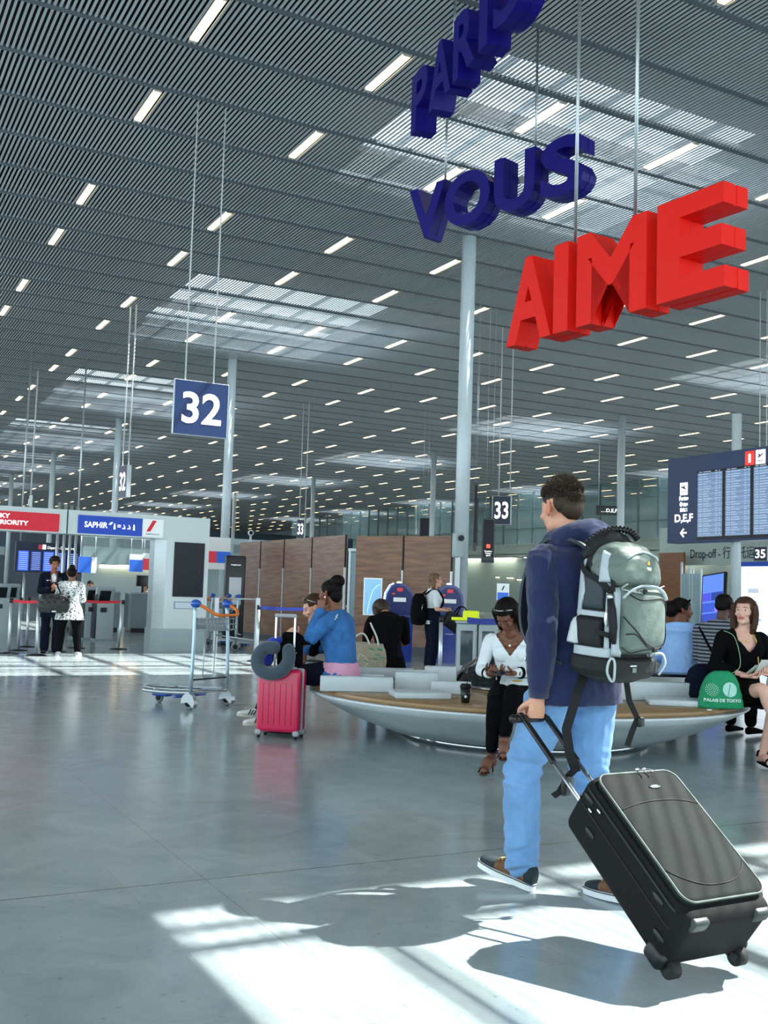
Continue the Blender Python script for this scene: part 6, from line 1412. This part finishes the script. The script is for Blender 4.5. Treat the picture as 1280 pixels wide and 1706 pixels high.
# --- denim jacket woman ---------------------------------------------------
M4 = place(-.35, 9.6, -.93, .36)
J4 = joints(SIT, pel=(0, .0, .57), wai=(.0, .0, .72), che=(.0, .045, .94), nek=(.0, .09, 1.12), hed=(-.01, .125, 1.275), hf=(.12, 1, -.08), shL=(-.17, .04, 1.04), shR=(.17, .05, 1.04),
            elL=(-.22, .20, .87), wrL=(-.10, .165, 1.12), hdL=(.12, .02, 1), pnL=(1, -.1, -.1), curlL=.5, elR=(.22, .20, .80), wrR=(.07, .40, .74), knL=(-.10, .46, .52), anL=(-.10, .48, .09), toL=(-.1, .62, .03))
w4, H4 = person('seated woman with high black bun in a blue denim jacket, hand at her ear', M4, J4, '#7a4e3a', '#7a3a34', True, 1.08, .0065, brow='#120c0a', dpt=1.08)
dj = top_garment(w4, J4, m_denimj, 'denim_jacket', .022, 1.08, 1.9, True, .035, .012, .0065, .008, None, 9, dpt=1.12)
pk_ = MB(); loft(pk_, lsec([(Vector((0, -.005, z)), a, b, XV, YV) for z, a, b in ((.46, .215, .165), (.50, .215, .165), (.58, .205, .16), (.66, .18, .14))], 3)); skin_obj('pink_shirt', [remeshed(pk_, .007, 2, folds(.010, 12, 2))], m_pink, w4)
trousers(w4, J4, m_navyc, 'dark_trousers', .012, 1.05, 1.9)
hair_cap(w4, H4, m_hair_black, [((0, -.022, .042), (.084, .104, .084)), ((0, -.065, -.02), (.066, .055, .07)), ((0, -.085, .105), (.068, .068, .060))], .006, .004, 50, 2, cut=lambda q: (q.y > .055 and q.z < .05) or (q.z < .0 and q.y > -.01))
MB().tube([(JJ.x+.075*math.sin(a), JJ.y-.012+.062*math.cos(a), JJ.z-.035+.012*math.cos(a)) for JJ in [J4['nek']] for a in np.linspace(0, 2*PI, 24)[:-1]], .020, 8, closed=True).build('collar', m_denimj, dj)
bd = bvh_of(dj)
for x, z in ((-.09, 1.055), (-.075, 1.07), (-.06, 1.04), (-.10, 1.03)):
    h = drape(bd, [Vector((x, 0, z))], (1, .2, -.2), .002)[0]; MB().ell(tuple(h), (.007, .007, .007), 8, 6).build('pearl_stud', m_pearl, dj)
for z in (.93, .82, .72, .66): MB().ell(tuple(drape(bd, [Vector((-.03, .6, z))], (0, -1, 0), .002)[0]), (.007, .004, .007), 8, 6).build('jacket_button', m_chrome, dj)
MB().ell(tuple(H4 @ Vector((-.087, .0, -.035))), (.008, .008, .010), 10, 8).build('earring', m_pearl, w4)
for s in 'LR': shoe(w4, J4['an'+s], J4['to'+s], mat('dark khaki shoe', '#4a4636', .6), m_blackc, 'shoe')
# --- woman bent over with tote bag ------------------------------------------
M5 = place(.09, 11.35, -.10, 1)
J5 = joints(SIT, pel=(0, .0, .56), wai=(.0, .03, .72), che=(.0, .12, .92), nek=(-.02, .22, 1.06), hed=(-.055, .33, 1.09), hf=(-.45, .55, -.75), shL=(-.17, .14, 1.0), shR=(.17, .14, 1.0), elL=(-.22, .22, .76), elR=(.22, .22, .76), wrL=(-.1, .42, .72), wrR=(.1, .42, .72))
w5, H5 = person('seated woman in a black dress bent forward with her back to the bench', M5, J5, '#b87e5c', '#a8605a', True, .98, .0075, brow='#3a2418')
top_garment(w5, J5, m_blackc, 'black_dress', .014, 1.0, .9, True, .12, .02, .007, .006, None, 11); trousers(w5, J5, m_navyc, 'dark_trousers', .012, 1.05, 1.9)
hair_cap(w5, H5, mat('dark chestnut hair', '#2e1c12', .45, bump=.5, bump_scale=140, noise_amt=.3, noise_scale=50), [((0, -.022, .045), (.084, .104, .086)), ((0, -.06, -.0), (.075, .065, .07)), ('t', [(-.06, .0, .02, .045), (-.085, .02, -.08, .04), (-.09, .04, -.17, .028)]), ('t', [(.06, .0, .02, .045), (.085, .02, -.08, .04), (.09, .04, -.15, .028)])], .007, .006, 30, 2, cut=lambda q: q.y > .055 and q.z < .06 and abs(q.x) < .06)
for s in 'LR': shoe(w5, J5['an'+s], J5['to'+s], m_blackc, None, 'shoe')
m_tote = mat('beige canvas', '#a39c86', .85, bump=.3, bump_scale=60, noise_amt=.10, noise_scale=14)
tb_ = MB(); loft(tb_, lsec([(Vector((0, 0, z)), a, b, XV, YV) for z, a, b in ((.0, .145, .06), (.02, .165, .075), (.12, .185, .085), (.24, .17, .07), (.31, .14, .05), (.33, .135, .045))], 4), 28, 3)
tt_ = skin_obj('tote_bag', [remeshed(tb_, .007, 2, folds(.012, 9, 5, .4))], m_tote, None, Matrix.Translation(P(-.12, 10.75, .454)) @ Matrix.Rotation(-YAW+.05, 4, 'Z') @ Matrix.Rotation(.06, 4, 'Y')); tag(tt_, 'beige tote bag with green print and white rope handles on the bench', 'bag')
bt2 = bvh_of(tt_); m_tg = mat('turquoise print', '#2a9a86', .7)
rr_ = random.Random(5)
for k in range(11):
    x = rr_.uniform(-.02, .15); z = rr_.uniform(.03, .30); pts = drape(bt2, [Vector((x-.03+.012*i, 0, z-.002*i)) for i in range(5)], (0, 1, 0), .001); MB().tube(pts, .008, 5, flat=(1, .4)).build('green_stroke', m_tg, tt_)
MB().tube(drape(bt2, [Vector((-.07+.055*math.cos(a)+.01*math.cos(5*a), 0, .14+.07*math.sin(a)+.01*math.sin(4*a))) for a in np.linspace(0, 2*PI, 40)], (0, 1, 0), .001), .0035, 5, closed=False).build('sketch_print', mat('pale print', '#cfd6d3'), tt_)
for sx, y in ((-.1, -.05), (.05, .04)):
    MB().tube([p[:3] for p in spline([(sx-.04, y, .31), (sx-.06, y, .37), (sx, y, .42), (sx+.05, y, .40), (sx+.10, y, .31)], 4)] if sx < 0 else [p[:3] for p in spline([(.09, -.05, .31), (.06, -.04, .40), (.01, .0, .49), (-.01, .06, .53)], 4)], .009, 8).build('rope_handle', mat('white rope', '#d9dad2', .8, bump=.6, bump_scale=120), tt_)
# --- blue blouse, striped shirt, and the one at the picture edge --------------
M6 = place(3.04, 10.75, .35, 1)
J6 = joints(SIT, pel=(0, .0, .57), wai=(.0, .0, .72), che=(.0, .05, .93), nek=(.0, .07, 1.09), hed=(.01, .10, 1.215), hf=(1, .25, -.1), wrL=(-.1, .35, .65), wrR=(.1, .35, .65))
w6, H6 = person('seated person in a light blue blouse seen from behind, face turned right', M6, J6, '#6f4632', '#6a352e', True, 1.15, .0075, dpt=1.1)
top_garment(w6, J6, m_ltblue, 'blue_blouse', .024, 1.15, 1.5, True, .09, .05, .0075, .010, None, 13, dpt=1.15); trousers(w6, J6, m_navyc, 'dark_trousers', .012, 1.1, 1.9)
hair_cap(w6, H6, m_hair_black, [((0, -.022, .042), (.086, .104, .084)), ((0, -.11, .0), (.085, .075, .085))], .0075, .010, 22, 2, cut=lambda q: (q.y > .05 and q.z < .055) or (q.z < .0 and q.y > .0)); MB().tube([tuple(H6 @ Vector(p)) for p in [(-.088, -.01, .03), (-.06, .055, .10), (0, .07, .115), (.06, .055, .10), (.088, -.01, .03)]], .008, 6).build('headband', m_blackc, w6)
for s in 'LR': shoe(w6, J6['an'+s], J6['to'+s], m_blackc, None, 'shoe')
M7 = place(3.28, 10.35, .75, .66)
J7 = joints(SIT, pel=(0, .0, .58), wai=(.0, .0, .74), che=(.0, .06, .96), nek=(.0, .10, 1.13), hed=(.0, .15, 1.265), hf=(.0, 1, -.25), shL=(-.19, .04, 1.05), shR=(.19, .04, 1.05))
w7, H7 = person('seated man with short black hair in a grey striped shirt seen from behind', M7, J7, '#4a2f24', '#5a3028', False, 1.08, .0075)
m_str = bpy.data.materials.new('grey striped jersey'); m_str.use_nodes = True; n_ = m_str.node_tree.nodes; l_ = m_str.node_tree.links; b_ = n_['Principled BSDF']; b_.inputs['Roughness'].default_value = .85
tc = n_.new('ShaderNodeTexCoord'); wv = n_.new('ShaderNodeTexWave'); wv.bands_direction = 'Z'; wv.inputs['Scale'].default_value = 9; wv.inputs['Distortion'].default_value = .4; l_.new(tc.outputs['Object'], wv.inputs[0]); rp = n_.new('ShaderNodeValToRGB'); rp.color_ramp.elements[0].position = .42; rp.color_ramp.elements[1].position = .55; rp.color_ramp.elements[0].color = (*srgb('#1c232c'), 1); rp.color_ramp.elements[1].color = (*srgb('#7d8790'), 1); l_.new(wv.outputs['Fac'], rp.inputs[0]); l_.new(rp.outputs[0], b_.inputs['Base Color'])
sh7 = top_garment(w7, J7, m_str, 'striped_shirt', .020, 1.1, 1.0, False, .10, .02, .0075, .006, None, 15); trousers(w7, J7, m_blackc, 'dark_trousers', .016, 1.1, 1.9)
hair_cap(w7, H7, m_hair_black, [((0, -.022, .042), (.083, .103, .083)), ((0, -.06, -.0), (.07, .055, .06))], .0075, .004, 60, 2, cut=lambda q: (q.y > .06 and q.z < .055) or (q.z < .0 and q.y > .0))
for s in 'LR': shoe(w7, J7['an'+s], J7['to'+s], m_blackc, None, 'shoe')
b7 = bvh_of(sh7); MB().tube([p for p in drape(b7, [Vector((-.15+.30*t, -.6, 1.06-.40*t)) for t in np.linspace(0, 1, 12)], (0, 1, 0), .004)], .014, 8, flat=(1, .4)).build('bag_strap', m_blackc, w7)
M8 = place(3.86, 10.1, .9, .3)
J8 = joints(SIT, hed=(.0, .10, 1.255)); w8, H8 = person('dark haired person cut off at the right picture edge behind the woman in black', M8, J8, '#b98468', '#a8605a', True, 1.0, .009, hands=False)
top_garment(w8, J8, mat('white shirt', '#c9ced0', .8), 'shirt', .018, 1.0, 1.9, True, .1, .02, .009, .006, None, 17); trousers(w8, J8, m_navyc, 'dark_trousers', .012, 1.05, 1.9)
hair_cap(w8, H8, m_hair_dbrown, [((0, -.022, .042), (.086, .104, .086)), ((0, -.07, -.05), (.08, .055, .10))], .009, .005, 40, 2, cut=lambda q: q.y > .05 and q.z < .055)
for s in 'LR': shoe(w8, J8['an'+s], J8['to'+s], m_blackc, None, 'shoe')
st8 = MB(); st8.rbox((0, 0, .22), (1.7, .5, .44), .04); so8 = st8.build('stone_bench', m_stone, None, Matrix.Translation(P(4.75, 10.1)) @ Matrix.Rotation(-YAW, 4, 'Z')); tag(so8, 'low grey stone seat at the right picture edge behind the woman in black', 'seat')
# dark bag behind green one
o_ = MB(); loft(o_, lsec([(Vector((0, 0, z)), a, b, XV, YV) for z, a, b in ((0, .14, .09), (.05, .17, .11), (.2, .16, .10), (.30, .10, .06), (.32, .05, .03))], 4)); o_ = skin_obj('shoulder_bag', [remeshed(o_, .008, 2, folds(.012))], m_navyc, None, Matrix.Translation(P(2.80, 9.15, .454)) @ Matrix.Rotation(-YAW, 4, 'Z')); tag(o_, 'soft dark navy bag on the bench behind the green bag', 'bag')
o_ = MB().rbox((0, 0, .012), (.42, .30, .024), .006).build('laptop', m_blk, None, Matrix.Translation(P(2.62, 9.6, .63)) @ Matrix.Rotation(-YAW, 4, 'Z')); tag(o_, 'flat black folder lying on the marble blocks beside the blue blouse', 'folder')

# --- standing girl with rucksack and duffel ------------------------------------
M9 = place(.86, 17.6, 1, .25)
J9 = joints(STAND, pel=(0, 0, .90), wai=(0, .0, 1.03), che=(0, .01, 1.22), nek=(0, .0, 1.39), hed=(0, .04, 1.525), hf=(0, 1, .05), shL=(-.16, -.01, 1.325), shR=(.16, -.01, 1.325), hiL=(-.085, 0, .84), hiR=(.085, 0, .84),
            elL=(-.20, .0, 1.06), elR=(.21, .0, 1.05), wrL=(-.05, .24, 1.06), wrR=(.08, .22, 1.03), hdR=(-.2, 1, -.1), hdL=(.4, 1, 0), curlR=1.1, curlL=1.1, pnR=(-.2, -.3, -1), pnL=(.2, -.3, -1))
w9, H9 = person('standing girl in white T-shirt and glasses holding a black duffel bag', M9, J9, SK_L, '#b8625c', True, .92, .008, hsc=.95, brow='#5a4028')
top_garment(w9, J9, m_ivory, 'white_tshirt', .012, .93, .75, True, .10, .01, .008, .006, None, 3); trousers(w9, J9, m_navyc, 'dark_trousers', .022, 1.0, 1.95, .01)
hair_cap(w9, H9, mat('light brown hair', '#6e5236', .5, noise_amt=.25, noise_scale=50, bump=.4, bump_scale=140), [((0, -.022, .045), (.083, .102, .086)), ('t', [(-.05, -.05, .02, .045), (-.06, -.06, -.09, .04), (-.05, -.06, -.18, .03)]), ('t', [(.05, -.05, .02, .045), (.06, -.06, -.09, .04), (.05, -.06, -.18, .03)])], .008, .006, 30, 2, cut=lambda q: q.y > .05 and q.z < .06 and abs(q.x) < .07)
MB().tube([tuple(H9 @ Vector(p)) for p in [(-.082, -.01, .008), (-.065, .085, .008), (-.03, .10, .018), (0, .105, .010), (.03, .10, .018), (.065, .085, .008), (.082, -.01, .008)]], .003, 6).build('glasses', m_glasses, w9)
for s in 'LR': shoe(w9, J9['an'+s], J9['to'+s], m_blackc, None, 'shoe')
rk = MB(); loft(rk, lsec([(Vector((0, -.24, z)), a, b, XV, YV) for z, a, b in ((.78, .10, .06), (.82, .15, .11), (1.0, .16, .13), (1.2, .14, .11), (1.30, .08, .06))], 4)); ro = skin_obj('rucksack', [remeshed(rk, .008, 2, folds(.01))], m_blackc, None, M9); tag(ro, 'black rucksack on the back of the standing girl', 'backpack')
for s in (-1, 1): MB().tube([p[:3] for p in spline([(s*.09, -.17, 1.28), (s*.11, -.02, 1.375), (s*.12, .10, 1.30), (s*.13, .13, 1.12), (s*.14, -.08, .92)], 4)], .022, 8, flat=(1, .4)).build('strap', m_blackc, ro)
MB().tube([(.155, -.22, 1.12), (.160, -.24, 1.02)], .006, 6).build('zip_pull', m_alu, ro)
df = MB(); loft(df, [(Vector((0, y, 0)), a, b, XV, ZV) for y, a, b in ((-.27, .08, .09), (-.25, .12, .13), (0, .135, .15), (.25, .12, .13), (.27, .08, .09))]); MD = M9 @ Matrix.Translation((.12, .42, .80)) @ Matrix.Rotation(-.50, 4, 'X'); dfo = skin_obj('duffel_bag', [remeshed(df, .008, 2, folds(.014, 9, 5))], mat('black duffel cloth', '#10151a', .6), None, MD); tag(dfo, 'black duffel bag hanging from the hands of the standing girl', 'bag')
for s in (-1, 1): MB().tube([p[:3] for p in spline([(s*.10, -.14, .10), (s*.04, -.13, .26), (0, -.05, .30), (s*.04, .05, .24), (s*.10, .14, .10)], 4)], .012, 8, flat=(1, .5)).build('carry_strap', m_blackc, dfo)
bdf = bvh_of(dfo); me = text_mesh('DIESEL', .12, 0, .006); proj_mesh('lettering', ([Vector((0, -.0+.10+v.co.x*.7, -.10+v.co.y*.6)) for v in me.vertices], [list(p.vertices) for p in me.polygons]), m_pr, dfo, bdf, (-1, 0, 0), .002)
# --- two women by the portal -----------------------------------------------------
g = at_z(75, 1090, 0); MA = place(g.dot(R0)+.05, g.dot(F0)+.1, .35, -1)
JA = joints(STAND, pel=(0, 0, .96), hed=(0, .05, 1.62), hf=(-.2, 1, -.25), elL=(-.24, .02, 1.12), elR=(.22, .03, 1.13), wrL=(-.06, .26, 1.18), wrR=(.02, .27, 1.16), hdL=(.6, .5, .4), hdR=(-.5, .5, .5), curlL=.9, curlR=.9, toL=(-.14, .15, .03), toR=(.12, .15, .03))
wA, HA = person('standing woman in a dark navy suit with short curly hair, left of the portal', MA, JA, '#a0684c', '#7a3a34', True, .98, .008, brow='#120c0a')
top_garment(wA, JA, m_navyc, 'navy_coat', .022, 1.0, 1.88, True, .30, .03, .008, .006, lambda v: v.y > .05 and v.z > 1.22 and abs(v.x) < .035+(v.z-1.22)*.12, 21); trousers(wA, JA, m_navyc, 'navy_trousers', .018, 1.0, 1.97, .025, .008)
MB().ell((0, .07, 1.33), (.06, .065, .12)).build('white_shirt', m_ivory, wA); MB().rbox((-.0+.09, .150, 1.32), (.07, .006, .014), .002).build('name_badge', m_txt, wA)
hair_cap(wA, HA, m_hair_dbrown, [((0, -.02, .055), (.098, .108, .092)), ((0, .03, .11), (.075, .06, .045))], .008, .012, 26, 2, cut=lambda q: (q.y > .06 and q.z < .065) or (q.z < .0 and q.y > -.01))
for s in 'LR': shoe(wA, JA['an'+s], JA['to'+s], m_blackc, None, 'shoe')
g = at_z(112, 1093, 0); MB_ = place(g.dot(R0), g.dot(F0), -.25, 1)
JB = joints(STAND, pel=(0, 0, .86), wai=(0, 0, .99), che=(0, .0, 1.17), nek=(0, -.01, 1.32), hed=(0, .02, 1.445), hf=(-.1, 1, -.05), shL=(-.165, -.01, 1.26), shR=(.165, -.01, 1.26), elL=(-.22, .04, 1.0), elR=(.21, .02, 1.0), wrL=(-.1, .24, 1.1), wrR=(.12, .2, 1.0), hiL=(-.1, 0, .80), hiR=(.1, 0, .80), knL=(-.13, .01, .45), knR=(.14, .01, .45), anL=(-.15, -.02, .09), anR=(.17, -.02, .09), toL=(-.17, .15, .03), toR=(.20, .14, .03))
wB, HB = person('shorter woman with a bun and a black and white patterned blouse, back to the viewer', MB_, JB, '#8a5a44', '#7a3a34', True, 1.05, .008)
m_pat = bpy.data.materials.new('black and white patterned cloth'); m_pat.use_nodes = True; n_ = m_pat.node_tree.nodes; l_ = m_pat.node_tree.links; b_ = n_['Principled BSDF']; b_.inputs['Roughness'].default_value = .8; nz = n_.new('ShaderNodeTexNoise'); nz.inputs['Scale'].default_value = 26; nz.inputs['Detail'].default_value = 3; nz.inputs['Distortion'].default_value = 2; tc = n_.new('ShaderNodeTexCoord'); l_.new(tc.outputs['Object'], nz.inputs[0]); rp = n_.new('ShaderNodeValToRGB'); rp.color_ramp.interpolation = 'CONSTANT'; rp.color_ramp.elements[0].color = (*srgb('#15161a'), 1); rp.color_ramp.elements[1].position = .46; rp.color_ramp.elements[1].color = (*srgb('#d8dcdc'), 1); l_.new(nz.outputs['Fac'], rp.inputs[0]); l_.new(rp.outputs[0], b_.inputs['Base Color'])
top_garment(wB, JB, m_pat, 'patterned_blouse', .024, 1.05, 1.6, True, .22, .05, .008, .008, None, 23); trousers(wB, JB, m_blackc, 'black_trousers', .016, 1.05, 1.95, .006, .008)
hair_cap(wB, HB, m_hair_black, [((0, -.022, .042), (.084, .102, .083)), ((0, -.06, -.0), (.07, .055, .06)), ((0, -.06, .125), (.05, .05, .045))], .008, .004, 50, 2, cut=lambda q: (q.y > .055 and q.z < .05) or (q.z < .0 and q.y > .0))
for s in 'LR': shoe(wB, JB['an'+s], JB['to'+s], mat('grey sneaker', '#a9adad', .6), m_rubber, 'shoe')
hbg = MB(); loft(hbg, lsec([(Vector((0, 0, z)), a, b, XV, YV) for z, a, b in ((-.17, .20, .07), (-.15, .25, .10), (0, .27, .11), (.12, .22, .08), (.16, .16, .05))], 4)); ho = skin_obj('handbag', [remeshed(hbg, .009, 2, folds(.014, 8))], mat('black leather bag', '#0f1316', .35), None, MB_ @ Matrix.Translation((-.27, -.16, .93))); tag(ho, 'large black leather handbag hanging on the arm of the patterned blouse woman', 'handbag')
MB().tube([p[:3] for p in spline([(-.12, 0, .14), (-.06, .06, .32), (.02, .10, .34), (.12, 0, .14)], 4)], .012, 8).build('handle', m_blackc, ho)
MB().rbox((.02, -.115, -.145), (.07, .01, .02), .003).build('metal_tag', m_alu, ho)
# --- heads of staff behind the desks -----------------------------------------------
for px, dep, lb, rot in ((156, 29.6, 'staff member sitting behind the long check-in desk, only a dark head showing', 0), (252, 29.9, 'staff member bent behind the right grey desk, face in profile', 1)):
    lat = (px-640)/FPX*dep; Mx = place(lat, dep, -.9 if rot else .1, -.4); Jx = joints(SIT, hf=(0, 1, -.2)); wx_, Hx = person(lb, Mx, Jx, '#a06c50' if not rot else SK_L, fem=True, vox=.012, hands=False)
    top_garment(wx_, Jx, m_navyc, 'dark_jacket', .018, 1.0, 1.9, True, .1, .01, .012, .004); hair_cap(wx_, Hx, m_hair_black, [((0, -.022, .042), (.088, .106, .086)), ((0, -.07, -.01), (.07, .06, .07))], .012, .003, 50, 2, cut=lambda q: q.y > .055 and q.z < .055)
    trousers(wx_, Jx, m_navyc, 'dark_trousers', .012, 1.0, 1.9, vox=.012)
    ch = thing('office_chair', 'chair of the staff member behind the '+('long check-in desk' if not rot else 'right grey desk'), 'chair', M=Mx); MB().rbox((0, .05, .43), (.46, .46, .06), .03).build('seat', m_blackc, ch); MB().cyl((0, .05, .05), (0, .05, .41), .03).build('stem', m_dk, ch); MB().rbox((0, .05, .03), (.5, .5, .05), .02).build('base', m_dk, ch)

# ================================================================== PINK SUITCASE with pillows
m_pks_ = mat('raspberry pink hard shell', '#c41c4c', .32, coat=.3, noise_amt=.04); m_pgrey2 = mat('grey plastic', '#9aa2a4', .4); m_seam = mat('dark groove', '#5e0c24', .5)
MS = Matrix.Translation(P(-.85, 9.40, 0)) @ Matrix.Rotation(-YAW-.22, 4, 'Z')
ps = thing('suitcase', 'small raspberry pink hard shell suitcase standing before the seated women', 'suitcase', M=MS)
MB().rbox((0, -.062, .33), (.39, .115, .55), .04, 4).build('front_shell', m_pks_, ps); MB().rbox((0, .062, .33), (.39, .115, .55), .04, 4).build('rear_shell', m_pks_, ps); MB().rbox((0, 0, .33), (.40, .022, .56), .01, 3).build('zip_band', m_pgrey2, ps)
for x in (-.13, -.078, -.026, .026, .078, .13): MB().rbox((x, -.119, .30), (.005, .004, .36), .0015).build('groove', m_seam, ps)
for sx in (-1, 1):
    MB().rbox((sx*.172, -.085, .052), (.06, .07, .05), .018).build('corner_guard', m_pgrey2, ps); MB().rbox((sx*.172, .085, .052), (.06, .07, .05), .018).build('corner_guard', m_pgrey2, ps); MB().rbox((sx*.11, -.03, .605), (.035, .10, .03), .01).build('top_bracket', m_pgrey2, ps)
    for sy in (-1, 1): wo = MB().cyl((sx*.160, sy*.09, .022), (sx*.178, sy*.09, .022), .022, n=18).build('wheel', m_dk, ps); MB().rbox((sx*.169, sy*.088, .038), (.03, .02, .03), .006).build('fork', m_dk, wo)
    MB().rbox((sx*.088, .035, .83), (.020, .014, .46), .006).build('handle_rod', m_alu, ps)
MB().rbox((0, .035, 1.065), (.205, .030, .035), .012).build('handle_grip', m_pgrey2, ps)
MB().rbox((.199, -.02, .45), (.006, .02, .10), .003).build('lock', m_alu, ps)
m_pil = mat('slate grey fleece', '#3a4954', .95, sheen=.3, bump=.2, bump_scale=200)
tpil = MB(); limb(tpil, [(*p, .058) for p in [(-.02, .0, .135), (-.11, .0, .125), (-.165, 0, .04), (-.13, -.01, -.06), (-.03, -.02, -.10), (.08, -.02, -.065), (.125, -.01, .03), (.11, .0, .12)]], 16, 4)
po_ = skin_obj('neck_pillow', [remeshed(tpil, .006, 2)], m_pil, None, MS @ Matrix.Translation((-.03, -.135, .655)) @ Matrix.Rotation(-.25, 4, 'X')); tag(po_, 'slate grey neck pillow hanging on the handle of the pink suitcase', 'pillow')
bp = MB(); limb(bp, [(-.10, 0, .02, .060), (-.09, 0, .12, .065), (-.04, 0, .18, .055), (.0, .0, .20, .04)], 16, 4); bpo = skin_obj('travel_pillow', [remeshed(bp, .007, 2)], mat('royal blue fleece', '#1a2f9a', .9, sheen=.3), None, MS @ Matrix.Translation((-.07, .06, .64))); tag(bpo, 'royal blue travel pillow behind the grey neck pillow', 'pillow')
bb_ = MB(); bb_.rbox((0, 0, .12), (.22, .12, .24), .03); bb_.rbox((0, 0, .27), (.16, .07, .08), .03); bbo = bb_.build('pouch', m_blackc, None, MS @ Matrix.Translation((.03, .105, .610))); tag(bbo, 'black pouch with small grey lettering resting on the pink suitcase', 'bag')
text('la travel', .03, m_pgrey2, frame_mat((.03, -.062, .12), XV, ZV), bbo, 'lettering', 0, fit=.10)
MB().tube([(-.10, -.075, .17), (0, -.085, .175), (.10, -.075, .17)], .007, 6).build('strap', m_blackc, bbo)
